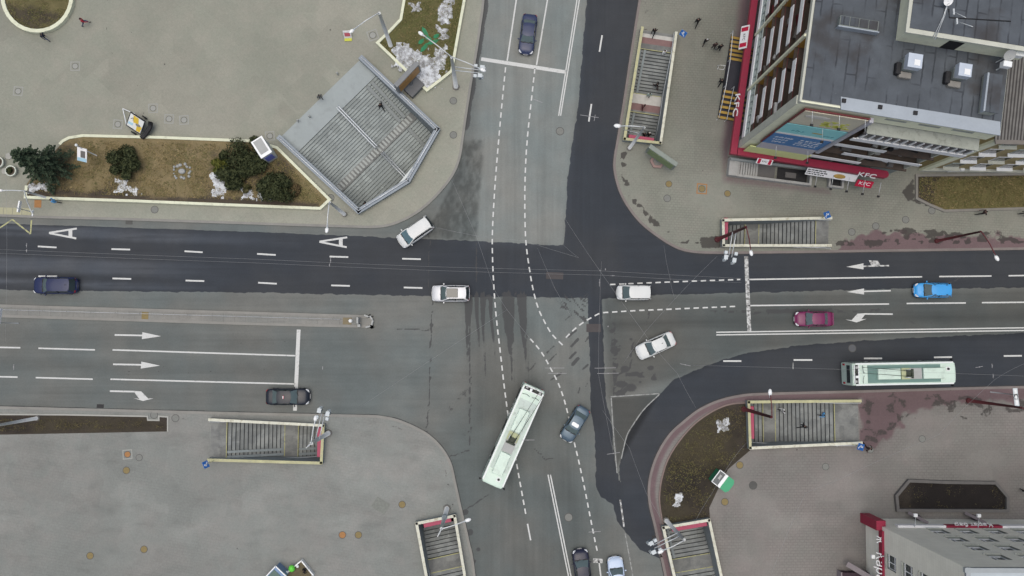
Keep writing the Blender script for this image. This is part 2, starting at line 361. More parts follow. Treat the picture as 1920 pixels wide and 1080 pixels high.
    # seams and cracks in the surface
    for q in ([(811,560),(808,640),(806,700),(803,770),(799,810)],[(745,617),(806,619)],[(805,445),(803,540)],[(879,555),(880,640),(882,720),(880,810)],[(893,455),(893,530)],
              [(846,855),(880,845),(884,800)],[(865,960),(890,945),(915,928)],[(1000,842),(1012,850),(1020,862),(1045,858)],[(1218,575),(1212,610)],[(1180,670),(1188,640),(1182,690)],[(1800,520),(1770,535)]):
        qq = np.abs(segdist(px+(fbm(px/7,py/7,5)-.5)*7,py+(fbm(px/7,py/7,6)-.5)*7,q)); b = np.maximum(b, np.clip(1.2-qq/2.3,0,1)*.8)
    # dirt washed against the kerb of the north road
    kk = segdist(px,py,KERB['a']); m = np.clip(1.25-(kk-1)/(7+9*(fbm(px/16,py/16,9)-.3)),0,1)*np.clip((255-py)/20,0,1)*(px>850); b = np.maximum(b, m)
    for kk_, lim in (('b',5),('d',5),('c',4)):
        kk = segdist(px,py,KERB[kk_]); b = np.maximum(b, np.clip(1.1-kk/(lim*(.4+fbm(px/14,py/14,13))),0,1)*.8)
    for c_, rr in (((873,960),7),((881,998),8),((897,1030),5),((890,1052),4)): b = np.maximum(b, np.clip(1.3-np.hypot(px-c_[0],py-c_[1])/rr,0,1))
    return np.column_stack([r,np.clip(g,0,1),b])
M_ROAD = road_material()
s_ = .17
xs = np.concatenate([[-400,-200,-120,-90],np.arange(BX[0],BX[1],s_),[90,120,200,400]]); ys = np.concatenate([[-400,-200,-100,-60],np.arange(BX[2],BX[3],s_),[60,100,200,400]])
gx,gy = np.meshgrid(xs,ys); V = np.column_stack([gx.ravel(),gy.ravel(),np.zeros(gx.size)])
nx,ny = len(xs),len(ys); ii,jj = np.meshgrid(np.arange(nx-1),np.arange(ny-1)); i0 = (jj*nx+ii).ravel()
Fc = np.column_stack([i0,i0+1,i0+nx+1,i0+nx]); cc = V[Fc].mean(1); keep = np.ones(len(Fc),bool)
PAVE = {k: poly(KERB[k]+FAR[k]) for k in KERB}
for k in PAVE:
    q = PAVE[k]; d = inside(cc[:,0],cc[:,1],q); d[d] &= segdist(cc[d,0],cc[d,1],q,True) > .8
    big = np.maximum(np.abs(V[Fc][:,2,0]-V[Fc][:,0,0]), np.abs(V[Fc][:,2,1]-V[Fc][:,0,1])) < .5
    keep &= ~(d & big)
Fc = Fc[keep]
road = struct(raw_mesh('road', V, Fc, M_ROAD, road_paint))

# ---- pavements
def pave_material(name, base, alt, bw, bh, ang, joint, red=(.15,.105,.11)):
    t = NT(name); pos = t.n('NewGeometry').outputs['Position']
    at = t.n('Attribute', attribute_name='wear'); sp = t.n('SeparateColor'); t.set(sp.inputs[0], at.outputs['Color']); r,g,b = sp.outputs[:3]
    fine = t.noise(pos, 4.5, 5, .65); mid = t.noise(pos, .45, 4, .6); big = t.noise(pos, .07, 3); grit = t.noise(pos, 9, 4, .75)
    c = t.mix(t.step(t.math('ADD',t.math('MULTIPLY',mid,.5),t.math('MULTIPLY',big,.5)),.4,.62), base, alt)
    mp = t.n('Mapping'); t.set(mp.inputs[0], pos); mp.inputs['Rotation'].default_value = (0,0,R(ang))
    br = t.n('TexBrick', {'Scale':1.0,'Mortar Size':.035,'Mortar Smooth':.4,'Brick Width':bw,'Row Height':bh,'Color1':(1,1,1,1),'Color2':(.86,.86,.86,1),'Mortar':(.45,.45,.44,1),'Bias':0.1}); t.set(br.inputs['Vector'], mp.outputs[0])
    f = t.math('MULTIPLY', t.step(t.noise(pos,.16,3),.34,.6), joint)
    c = t.mix(f, c, t.mix(1.0, c, br.outputs[0], 'MULTIPLY'))
    rk = t.step(t.math('ADD', r, t.math('MULTIPLY', t.math('SUBTRACT', fine, .5), .4)), .3, .8); c = t.mix(rk, c, red)
    c = t.scale(c, t.math('MULTIPLY', g, 2.0)); c = t.scale(c, t.math('ADD', .70, t.math('MULTIPLY', t.math('ADD', grit, fine), .3)))
    vo = t.n('TexVoronoi', {'Scale':.30}, feature='F1', distance='CHEBYCHEV'); t.set(vo.inputs['Vector'], mp.outputs[0]); vs_ = t.n('SeparateColor'); t.set(vs_.inputs[0], vo.outputs['Color']); c = t.scale(c, t.math('ADD', .955, t.math('MULTIPLY', vs_.outputs[0], .08)))
    bb = t.math('ADD', b, t.math('MULTIPLY', t.math('SUBTRACT', fine, .5), .7)); s = t.step(bb, .42, .6); c = t.mix(t.math('MULTIPLY', s, .85), c, (.05,.045,.042))
    pale = t.step(t.noise(pos, 1.7, 5, .7), .66, .74); c = t.mix(t.math('MULTIPLY', pale, .12), c, (.42,.42,.40))
    bp = t.n('Bump', {'Height':br.outputs[1],'Strength':.2,'Distance':.01}); t.set(t.b.inputs['Normal'], bp.outputs[0])
    return t.out(c, .88, Specular_IOR_Level=.3)
def pave_paint(key):
    def f(px, py):
        n = px.size; r = np.zeros(n); g = np.full(n,.5); b = np.zeros(n)
        g *= .93+.14*fbm(px/70,py/70,hash(key)%97 if False else ord(key))
        def tone(q, fe, a):
            nonlocal g; g = g*(1+cover(px,py,q,fe)*a)
        def kerbdirt(lo, hi, seed, am=1):
            nonlocal b; d = segdist(px,py,KERB[key]); m = np.clip((fbm(px/11,py/7,seed)-.46)*6,0,1)*np.clip(1-np.abs(d-(lo+hi)/2)/((hi-lo)/2),0,1); b = np.maximum(b, m*am)
        wx = px+(fbm(px/16,py/16,301,5)-.5)*44; wy = py+(fbm(px/16,py/16,302,5)-.5)*34
        spk = vnoise(px/3.0,py/3.0,91); b = np.maximum(b, np.clip((spk-.985)*40,0,.7)); rs = np.random.RandomState(ord(key))
        for k in range(70):
            qx,qy,qr = rs.uniform(0,1920),rs.uniform(0,1080),rs.uniform(1.2,3.0); b = np.maximum(b, np.clip(1.2-np.hypot(px-qx,(py-qy)*rs.uniform(.7,1.4))/qr,0,.85))
        for k in range(26):
            qx,qy,qr = rs.uniform(0,1920),rs.uniform(0,1080),rs.uniform(14,50); g = g*(1+np.clip(1-np.hypot(px-qx,(py-qy)*rs.uniform(.7,1.6))/qr,0,1)*rs.uniform(-.10,.10))
        if key == 'a':
            d = segdist(px,py,KERB['a']); g *= 1+np.clip(1-d/26,0,1)*.10
            tone([(690,300),(840,240),(870,200),(870,300),(760,400),(690,410)],20,.05)
            tone([(-400,270),(120,270),(50,370),(-400,360)],60,-.06); tone([(-100,-100),(150,-50),(150,90),(-100,120)],40,-.08)
            for q in ([(200,0),(199,40),(204,90),(240,145),(290,190)],[(430,195),(600,170)],[(500,190),(400,212)],[(240,55),(250,63)]):
                qq = segdist(px+(fbm(px/7,py/7,5)-.5)*8,py+(fbm(px/7,py/7,6)-.5)*8,q); b = np.maximum(b, np.clip(1.1-qq/2.1,0,1)*.5)
        if key == 'b':
            kerbdirt(6,30,4); tone([(1140,290),(1250,300),(1420,420),(1330,480),(1150,420)],40,.05)
            r = np.maximum(r, cover(px,py,[(1385,-50),(1420,-50),(1400,200),(1372,290),(1364,325),(1560,352),(1560,368),(1352,345),(1348,270),(1366,130)],14)*.75)
            r = np.maximum(r, cover(wx,wy,[(1600,445),(1640,432),(1760,440),(1850,440),(1960,445),(1960,480),(1550,480)],7)*1.0)
            u = fbm(px/20,py/12,14); m = cover(wx,wy,[(1630,425),(1700,422),(1760,424),(1800,430),(1850,432),(1960,444),(1960,458),(1700,448),(1625,462)],6); b = np.maximum(b, m*np.clip((u-.33)*2.6,0,.72))
            for q in ([(1312,445),(1350,440),(1356,465),(1315,466)],[(1690,360),(1715,330),(1716,372),(1745,388),(1700,378)]): b = np.maximum(b, cover(px,py,q,6)*np.clip(.35+fbm(px/8,py/8,15),0,1))
            tone([(1560,360),(1760,400),(1920,405),(1920,430),(1560,430)],30,.06); tone([(1220,0),(1400,0),(1360,250),(1240,260)],40,-.10)
        if key == 'c':
            tone([(-400,810),(330,815),(330,900),(-400,930)],60,-.05); tone([(-400,960),(500,960),(500,1400),(-400,1400)],150,-.08)
            for q, a in (([(620,890),(690,890),(690,915),(650,920)],.1),([(320,1000),(380,975),(395,985),(330,1015)],.12),([(0,820),(110,825),(100,850),(0,850)],-.1),([(170,935),(230,940),(230,960),(180,965)],-.1)): tone(q,9,a)
            for q in ([(140,985),(232,968)],[(480,1047),(600,1022),(625,1015)],[(0,1002),(80,990)],[(690,845),(850,1000)]): b = np.maximum(b, np.clip(1.1-segdist(px,py,q)/2.0,0,1)*.42)
            kerbdirt(8,22,17,.6)
            pm = np.clip((fbm(px/60,py/34,201,5)-.52)*5,0,1); g *= 1+pm*.10; pm = np.clip((fbm(px/30,py/12,205,5)-.58)*5,0,1); g *= 1-pm*.10
        if key == 'd':
            r = np.maximum(r, np.clip(1.7-segdist(px,py,KERB['d'])/12,0,1))
            r = np.maximum(r, cover(wx,wy,[(1612,735),(1960,725),(1960,755),(1790,760),(1700,775),(1690,800),(1640,850),(1612,845)],9)*.9)
            u = fbm(px/22,py/14,24); m = cover(wx,wy,[(1612,740),(1800,735),(1960,740),(1960,775),(1700,790),(1650,840),(1612,850)],8); b = np.maximum(b, m*np.clip((u-.44)*3,0,.6)); tone([(1612,735),(1960,725),(1960,750),(1700,775),(1640,850),(1612,845)],14,-.18)
            kerbdirt(0,8,25,.6); pm = np.clip((fbm(px/55,py/35,211,5)-.52)*5,0,1); g *= 1+pm*.09; tone([(1620,880),(1700,900),(1960,860),(1960,1400),(1600,1400),(1620,1000)],60,-.12)
            tone([(1560,1010),(1660,985),(1680,1400),(1560,1400)],40,-.12)
        if key == 'e': d = segdist(px,py,KERB['e'],True); g *= 1+np.clip(1-d/5,0,1)*.05
        b = np.where(np.zeros(n,bool), 0, b)
        return np.column_stack([r,np.clip(g,0,1),b])
    return f
PM = {'a': pave_material('plaza_paving',(.256,.264,.218),(.282,.278,.232),.5,.5,44,.10),
      'b': pave_material('block_paving',(.215,.222,.188),(.236,.234,.200),.42,.28,3,.38),
      'c': pave_material('plaza_slabs',(.218,.230,.215),(.238,.238,.222),.5,.3,10,.15),
      'd': pave_material('pink_block_paving',(.200,.194,.180),(.212,.196,.184),.5,.30,0,.38),
      'e': pave_material('median_concrete',(.215,.220,.205),(.25,.245,.225),1.2,1.2,-2,.4)}
PN = {'a':'plaza','b':'pavement','c':'plaza_pavement','d':'corner_pavement','e':'median_island'}
M_KERB = mat('kerb_stone',(.245,.24,.22),.85,var=.3,sc=.8)
M_KERBR = mat('kerb_stone_dirty',(.20,.175,.165),.85,var=.35,sc=.8)
for k in PAVE:
    struct(sheet(PN[k], PAVE[k], [WELLP[q] for q in WELL_OF[k]], ZP, .24, PM[k], pave_paint(k), BX))
    kp = [p for p in poly(KERB[k])]; n = len(kp)
    if k == 'e': kp = kp
    mid = kp[n//2]; sgn = 1
    o1 = offset(kp, .12)
    if not inside(np.array([o1[n//2][0]]),np.array([o1[n//2][1]]),PAVE[k])[0]: sgn = -1
    a = offset(kp, -.02*sgn); b2 = offset(kp, .26*sgn); mb = MB(); mk = M_KERBR if k in 'bd' else M_KERB
    for i in range(n-1):
        mb.quad([(a[i][0],a[i][1],-.02),(a[i+1][0],a[i+1][1],-.02),(a[i+1][0],a[i+1][1],.165),(a[i][0],a[i][1],.165)][::int(-sgn)], mk)
        mb.quad([(a[i][0],a[i][1],.165),(a[i+1][0],a[i+1][1],.165),(b2[i+1][0],b2[i+1][1],.165),(b2[i][0],b2[i][1],.165)][::int(-sgn)], mk)
        mb.quad([(b2[i][0],b2[i][1],.165),(b2[i+1][0],b2[i+1][1],.165),(b2[i+1][0],b2[i+1][1],.13),(b2[i][0],b2[i][1],.13)][::int(-sgn)], mk)
    struct(mb.build('kerb'))

# ---- painted markings
def paint_material(name, col, wearlo, wearhi):
    t = NT(name); pos = t.n('NewGeometry').outputs['Position']; k = t.step(t.noise(pos, 2.6, 6, .7), wearlo, wearhi)
    c = t.mix(k, col, (.14,.14,.135)); c = t.scale(c, t.math('ADD',.85,t.math('MULTIPLY',t.noise(pos,9,2),.3))); return t.out(c, .7)
M_WHITE = paint_material('road_paint_white',(.56,.57,.555),.55,.80)
M_WORN = paint_material('road_paint_worn',(.55,.56,.55),.42,.60)
M_FAINT = paint_material('road_paint_faint',(.30,.31,.30),.44,.66)
M_YEL = paint_material('road_paint_yellow',(.42,.42,.20),.46,.66)
def strip(mb, a, b, wpx, m, z=.006):
    A, B = P(*a,z), P(*b,z); d = (B-A).normalized(); nrm = Vector((-d.y,d.x,0))*wpx/17/2
    mb.quad([A-nrm,B-nrm,B+nrm,A+nrm], m)
def pathlen(pts): return [math.dist(pts[i],pts[i+1]) for i in range(len(pts)-1)]
def dashes(mb, pts, on, off, wpx, m, start=0):
    pts = smooth_line(pts,8); L = pathlen(pts); tot = sum(L)
    def at(s):
        for i,l in enumerate(L):
            if s <= l: return (pts[i][0]+(pts[i+1][0]-pts[i][0])*s/l, pts[i][1]+(pts[i+1][1]-pts[i][1])*s/l)
            s -= l
        return pts[-1]
    s = start
    while s+on*.6 < tot: strip(mb, at(s), at(min(s+on,tot)), wpx, m); s += on+off
def pline(mb, pts, wpx, m):
    for i in range(len(pts)-1): strip(mb, pts[i], pts[i+1], wpx, m, .006+.0007*(i%2))
mk = MB()
for a,b in [((71,462),(106,464)),((209,467),(244,468)),((346,471),(380,473)),((482,476),(517,478)),((618,481),(653,482)),((754,485),(789,486)),
            ((72,518),(107,518)),((211,522),(246,523)),((348,526),(383,527)),((484,530),(519,532)),((621,535),(656,536)),((757,539),(792,540)),((-60,457),(-30,458)),((-60,513),(-30,514)),
            ((1356,677),(1390,677)),((1488,675),(1523,675)),((1620,672),(1654,672)),((1751,670),(1785,669.5)),((1882,667.5),(1916,667)),((1129,66),(1124,97)),((1109,195),(1104,228)),((1147,-70),(1142,-40))]: strip(mk,a,b,3.0,M_WHITE)
for a,b in [((211,656),(555,667)),((72,653),(178,656)),((-120,649),(38,652)),((207,711),(553,720)),((67,708),(174,711)),((-120,704),(33,707)),((974,-40),(951,114)),((1034,-45),(1006,122)),
            ((1403,573),(1667,570)),((1700,569),(1811,568)),((1841,567.5),(2100,565)),((1405,524),(1729,519)),((1761,518.5),(1859,517.5)),((1891,517),(2100,514)),((989,982),(995,1013)),((1123,1052),(1134,1140))]: strip(mk,a,b,2.7,M_WHITE)
for dx in (0,4.5): strip(mk,(1089+dx,-45),(1047.5+dx*.8,217),2.2,M_WHITE)
for dy in (0,5): strip(mk,(1343,623+dy),(2100,612+dy),2.3,M_WHITE)
for dx in (0,4.6): strip(mk,(1027.5+dx,890),(1078+dx,1140),2.2,M_WHITE)
strip(mk,(560,618),(553,770),7,M_WHITE); strip(mk,(902,110.5),(1060,135),7,M_WHITE)
strip(mk,(1399,481),(1405,621),7.5,M_WORN); strip(mk,(1112,1051),(1130,1052),8,M_WORN)
dashes(mk,[(948,126),(943,175),(937,240),(931,310),(926,380),(923,450),(925,520),(930,590),(938,660),(947,737),(956,800),(970,877),(986,965)],10,7,2.6,M_WHITE)
dashes(mk,[(1003,128),(995,200),(989,257),(985,320),(984,390),(986,452),(992,500),(1000,545),(1010,580),(1024,609),(1036,628),(1056,648)],10,7,2.6,M_WHITE)
dashes(mk,[(994,635),(1015,660),(1032,690),(1046,717),(1057,747),(1067,785),(1077,831),(1085,864),(1096,915),(1106,966),(1116,1016),(1121,1038)],9.5,7,2.6,M_WHITE)
dashes(mk,[(1061,633),(1074,620),(1086,610),(1099,601),(1112,594),(1126,587),(1150,585),(1200,582),(1251,580),(1317,577),(1390,574)],10,7,2.6,M_WHITE)
dashes(mk,[(1144,533.5),(1250,529),(1388,524)],10,7,2.6,M_WHITE)
pline(mk,[(1145,744),(1237,738)],2.0,M_FAINT); pline(mk,[(1146,746),(1150,810),(1157,887)],2.0,M_FAINT); pline(mk,smooth_line([(1237,739),(1207,768),(1186,798),(1175,818),(1165,860)],4),2.0,M_FAINT)
pline(mk,[(1163,937),(1170,988)],3,M_WORN); pline(mk,[(1172,1000),(1185,1070),(1192,1120)],2.0,M_FAINT)
struct(mk.build('lane_markings'))
def fpoly(mb, pts, m, z=.010): 
    q = [P(x,y,z) for x,y in pts]
    if sum(q[i].x*q[(i+1)%len(q)].y-q[(i+1)%len(q)].x*q[i].y for i in range(len(q))) < 0: q = q[::-1]
    mb.quad(q, m)
ar = MB()
for dx,dy in ((0,0),(507,16.5)):
    strip(ar,(92+dx,436.5+dy),(144+dx,428.5+dy),3.4,M_WHITE,.011); strip(ar,(92+dx,437+dy),(143+dx,447+dy),3.4,M_WHITE,.0118); strip(ar,(132+dx,430+dy),(132+dx,446+dy),7,M_WHITE,.0102)
for x0,y0,x1,y1,hx,hy in ((215,628,268,629,267,629.3),(212,683,266,684,265,684.5)): strip(ar,(x0,y0),(x1,y1),3,M_WHITE,.010); fpoly(ar,[(hx,hy-6.5),(hx+35,hy+1),(hx-1,hy+6.5)],M_WHITE,.0104)
strip(ar,(206,733.3),(252,734.3),3,M_WHITE,.010); fpoly(ar,[(250,732.7),(265,734),(278,747.3),(262,749),(256,741)],M_WHITE,.0104); fpoly(ar,[(250,746.3),(260,748),(288,747),(268,751.8)],M_WHITE,.0108)
for x0,y0,hx,hy in ((1667,498,1619,499.3),(1670,545,1620,546.3)): strip(ar,(x0,y0),(hx,hy),2.6,M_WORN if y0<500 else M_WHITE,.010); fpoly(ar,[(hx,hy-5.6),(hx-32,hy+1),(hx,hy+5.8)],M_WHITE,.0104)
fpoly(ar,[(1629,488),(1646,489),(1652,499),(1634,498)],M_WORN,.0108)
strip(ar,(1674,589),(1620,588.6),2.8,M_WHITE,.010); fpoly(ar,[(1624,587.3),(1608,588),(1597,600),(1606,604),(1614,600)],M_WHITE,.0104); fpoly(ar,[(1585,599),(1600,600.5),(1625,597.7),(1606,604.5)],M_WHITE,.0108)
pline(ar,[(-20,440),(0,427),(23,411.5),(57,438.5),(59,413)],2.6,M_YEL); strip(ar,(1487,680),(1487,692),2,M_FAINT)
struct(ar.build('arrow_markings'))
# ================= underpass stairs, flower beds, lawns, snow
def clip(poly, p, nrm):
    out = []; n = len(poly)
    for i in range(n):
        a, b = poly[i], poly[(i+1)%n]; da = (a[0]-p[0])*nrm[0]+(a[1]-p[1])*nrm[1]; db = (b[0]-p[0])*nrm[0]+(b[1]-p[1])*nrm[1]
        if da >= 0: out.append(a)
        if (da >= 0) != (db >= 0): t = da/(da-db); out.append((a[0]+(b[0]-a[0])*t, a[1]+(b[1]-a[1])*t))
    return out
def stone_material(name, a, b, sc, dark):
    t = NT(name); pos = t.n('NewGeometry').outputs['Position']; n1 = t.noise(pos, sc, 4, .6); n2 = t.noise(pos, 6, 4, .7)
    br = t.n('TexVoronoi', {'Vector':pos,'Scale':.9}, feature='F1', distance='CHEBYCHEV')
    c = t.mix(t.step(n1,.38,.62), a, b); sepc = t.n('SeparateColor'); t.set(sepc.inputs[0], br.outputs['Color'])
    c = t.scale(c, t.math('ADD', .82, t.math('MULTIPLY', sepc.outputs[0], .34)))
    c = t.mix(t.math('MULTIPLY', t.step(n2,.56,.70), dark), c, (.05,.05,.05)); return t.out(c, .85)
M_STEP = stone_material('step_stone',(.215,.228,.222),(.165,.178,.178),.9,.38)
M_STEPP = stone_material('step_granite',(.28,.31,.30),(.25,.278,.272),.5,.2)
M_RISER = mat('riser_dark',(.060,.064,.066),.9)  # darker than the treads: shade and dirt between steps put into the colour
M_RISERP = mat('riser_granite',(.225,.246,.24),.9)  # granite tone darkened a little, shade between steps put into the colour
M_LAND = stone_material('landing_stone',(.19,.195,.185),(.15,.155,.15),1.2,.35)
M_WALLG = mat('parapet_concrete',(.27,.275,.255),.85,var=.35,sc=.9,dirt=((.12,.12,.105),.5))
M_WALLIN = mat('stairwell_wall',(.23,.26,.265),.8,var=.3,sc=.7,dirt=((.12,.13,.13),.4))
M_CAP = mat('parapet_cap_cream',(.60,.60,.50),.7,var=.35,sc=1.2,dirt=((.35,.32,.22),.7))
M_CAPY = mat('parapet_cap_yellow',(.44,.43,.25),.7,var=.5,sc=1.4,dirt=((.35,.34,.26),.8))
M_YLINE = mat('step_edge_yellow',(.36,.355,.17),.8,var=.5,sc=2,dirt=((.2,.2,.17),.9))
M_STEEL = mat('steel_rail',(.62,.65,.67),.45,.2,var=.2)
M_STEELB = mat('blue_grey_steel',(.24,.275,.31),.55,.1,var=.2,sc=.5)
M_PINK = mat('red_beam',(.36,.06,.11),.6,var=.2)
M_TILE = mat('landing_white_tile',(.46,.45,.42),.7,var=.3,sc=2); M_TILER = mat('landing_red_tile',(.20,.12,.115),.7,var=.3,sc=2)
def stairwell(key, label, segs, capm, ph=.9, th=.24, beam=True, ramp=None, rail=True, yellow=True, stepm=None, tile=False, group='underpass stairs'):
    P0 = [Vector((*q,0)) for q in WELLP[key]]; n = len(P0); stepm = stepm or M_STEP
    org = (P0[0]+P0[1])/2; e = (P0[1]-P0[0]).normalized(); nrm = Vector((-e.y,e.x,0))
    cen = sum(P0, Vector())/n
    if nrm.dot(cen-org) < 0: nrm = -nrm
    root = thing('underpass_stairs', label, 'stairs', (org.x,org.y,ZP), math.atan2(nrm.y,nrm.x), group)
    ca, sa = nrm.x, nrm.y
    L = lambda p: ((p.x-org.x)*ca+(p.y-org.y)*sa, -(p.x-org.x)*sa+(p.y-org.y)*ca)   # local: x runs down the stairs
    q = [L(p) for p in P0]
    if sum(q[i][0]*q[(i+1)%n][1]-q[(i+1)%n][0]*q[i][1] for i in range(n)) < 0: q = q[::-1]
    inner = list(q)
    for i in range(n):
        a, b = Vector(q[i]), Vector(q[(i+1)%n]); d = (b-a).normalized(); nn = Vector((-d.y,d.x))
        if abs(a.x) < .3 and abs(b.x) < .3: continue
        inner = clip(inner, a+nn*th, nn)
    x = 0; z = .004; fl = 0; prof = [(0,z)]
    for sg in segs:
        if sg[0] == 'flat':
            s = clip(clip(inner,(x,0),(1,0)),(x+sg[1],0),(-1,0))
            if len(s) > 2:
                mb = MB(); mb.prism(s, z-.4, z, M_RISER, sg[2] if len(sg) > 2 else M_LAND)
                if tile and fl == 0:
                    s2 = clip(clip(inner,(x+.35,0),(1,0)),(x+.8,0),(-1,0)); mb.prism(s2, z-.1, z+.006, M_TILE)
                    s2 = clip(clip(inner,(x+.8,0),(1,0)),(x+1.5,0),(-1,0)); mb.prism(s2, z-.1, z+.005, M_TILER)
                elif tile:
                    s2 = clip(clip(inner,(x+.1,0),(1,0)),(x+1.2,0),(-1,0)); mb.prism(s2, z-.1, z+.006, M_TILE)
                    s2 = clip(clip(inner,(x+1.2,0),(1,0)),(x+2.0,0),(-1,0)); mb.prism(s2, z-.1, z+.005, M_TILER)
                if yellow:
                    for xx in ((x+sg[1]-.09,) if fl == 0 else (x+.02, x+sg[1]-.09)):
                        s3 = clip(clip(inner,(xx,0),(1,0)),(xx+.08,0),(-1,0))
                        if len(s3) > 2: mb.prism(s3, z-.1, z+.011, M_YLINE)
                mb.build('landing', root)
            x += sg[1]; fl += 1
        else:
            _, cnt, tr, ri = sg[:4]; mb = MB()
            for k in range(cnt):
                z -= ri; s = clip(clip(inner,(x,0),(1,0)),(x+tr,0),(-1,0))
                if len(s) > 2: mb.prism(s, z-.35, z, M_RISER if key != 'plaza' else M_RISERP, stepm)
                # joint dirt and shade painted as a darker strip at each tread's back
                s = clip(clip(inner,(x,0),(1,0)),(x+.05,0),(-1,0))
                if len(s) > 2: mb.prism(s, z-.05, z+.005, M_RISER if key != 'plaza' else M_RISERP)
                x += tr
            mb.build('stair_flight', root)
        prof.append((x,z))
    zmin = z
    ys = [p[1] for p in inner]; y0, y1 = min(ys), max(ys); xmax = max(p[0] for p in inner)
    for i in range(n):
        a, b = Vector(q[i]), Vector(q[(i+1)%n]); d = (b-a).normalized(); nn = Vector((-d.y,d.x)); Ln = (b-a).length
        if abs(a.x) < .3 and abs(b.x) < .3: continue
        deep = abs(d.y) > .35
        M4 = Matrix(((d.x,nn.x,0,a.x),(d.y,nn.y,0,a.y),(0,0,1,0),(0,0,0,1))); mb = MB()
        bot = -1.0 if deep else zmin-.6
        mb.box((Ln/2, th/2, (ph-.06+bot)/2), (Ln, th, ph-.06-bot), M_WALLG if False else M_WALLIN, M4=M4)
        mb.box((Ln/2, th/2-.02, ph-.02), (Ln+.02*(i%2), th+.05+.004*i, .08), capm[i%len(capm)], M4=M4)
        if not deep:      # outside face plinth
            mb.box((Ln/2, -.015, .25), (Ln, .03, .5), M_WALLG, M4=M4)
        mb.build('parapet', root)
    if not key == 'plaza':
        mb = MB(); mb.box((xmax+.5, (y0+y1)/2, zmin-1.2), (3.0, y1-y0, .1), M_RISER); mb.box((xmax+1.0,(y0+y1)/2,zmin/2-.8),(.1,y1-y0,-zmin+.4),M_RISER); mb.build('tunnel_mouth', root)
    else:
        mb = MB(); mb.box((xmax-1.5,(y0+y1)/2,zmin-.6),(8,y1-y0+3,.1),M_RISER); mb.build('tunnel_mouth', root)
    if beam:
        mb = MB(); mb.box((xmax-.36, (y0+y1)/2-.15, .10), (.46, (y1-y0)*.74, .5), M_PINK, bev=.04); mb.build('beam', root)
    if rail:
        for yy in (y0+.10, y1-.10):
            mb = MB(); pts = [(px_+.1, yy, pz+.85) for px_, pz in prof if px_ < xmax-.2]+[(xmax-.3,yy,zmin+.85)]
            mb.tube(pts, .028, M_STEEL, 6)
            for px_, yq, pz in pts[:-1]: mb.tube([(px_,yy,pz),(px_,yy+(.1 if yy > 0 else -.1),pz-.02)], .02, M_STEEL, 5)
            mb.build('handrail', root)
    if ramp:      # two runners for prams beside one wall
        side, wd = ramp; mb = MB(); yy0 = (y0+.25) if side < 0 else (y1-.25-wd)
        for i in range(len(prof)-1):
            (xa,za),(xb,zb) = prof[i],prof[i+1]
            if zb < za-.2 and xa < xmax-.5:
                xb2 = min(xb, xmax-.3)
                for o in (0, wd-.26): mb = MB(); mb.bar((xa+.05,yy0+o+.13,za+.03),(xb2,yy0+o+.13,za+(zb-za)*(xb2-xa)/(xb-xa)+.03), .26, .06, M_WALLIN); mb.build('pram_ramp', root)
    return root
def seg(flat, n1, land, n2, tr=.36, ri=.15, land_m=None): return [('flat',flat),('st',n1,tr,ri),('flat',land),('st',n2,tr,ri)]
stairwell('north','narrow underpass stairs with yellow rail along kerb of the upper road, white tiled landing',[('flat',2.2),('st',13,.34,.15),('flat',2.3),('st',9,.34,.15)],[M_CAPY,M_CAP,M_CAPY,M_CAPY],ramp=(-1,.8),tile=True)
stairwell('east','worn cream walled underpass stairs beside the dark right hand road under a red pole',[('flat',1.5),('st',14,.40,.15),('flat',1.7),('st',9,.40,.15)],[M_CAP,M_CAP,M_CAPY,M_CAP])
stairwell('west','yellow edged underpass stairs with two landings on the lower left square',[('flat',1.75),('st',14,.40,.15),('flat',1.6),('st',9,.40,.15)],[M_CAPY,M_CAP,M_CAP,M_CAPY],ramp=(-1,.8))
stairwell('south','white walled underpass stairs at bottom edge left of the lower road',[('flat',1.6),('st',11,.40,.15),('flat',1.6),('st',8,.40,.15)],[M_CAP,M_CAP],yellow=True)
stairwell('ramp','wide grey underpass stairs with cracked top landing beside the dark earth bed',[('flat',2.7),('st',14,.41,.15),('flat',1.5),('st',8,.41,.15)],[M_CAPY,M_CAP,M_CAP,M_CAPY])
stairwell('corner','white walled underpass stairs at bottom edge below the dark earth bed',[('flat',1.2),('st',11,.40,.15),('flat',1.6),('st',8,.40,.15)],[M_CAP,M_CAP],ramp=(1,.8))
pl = stairwell('plaza','broad five sided grey granite underpass stairs with light upper apron on the plaza',[('flat',2.55,mat('apron_granite',(.30,.335,.335),.7,var=.2,sc=.4,dirt=((.24,.26,.26),.5))),('st',16,.315,.14),('flat',1.0),('st',16,.335,.15)],[M_STEELB],ph=.75,th=.5,beam=False,rail=False,yellow=False,stepm=M_STEPP)
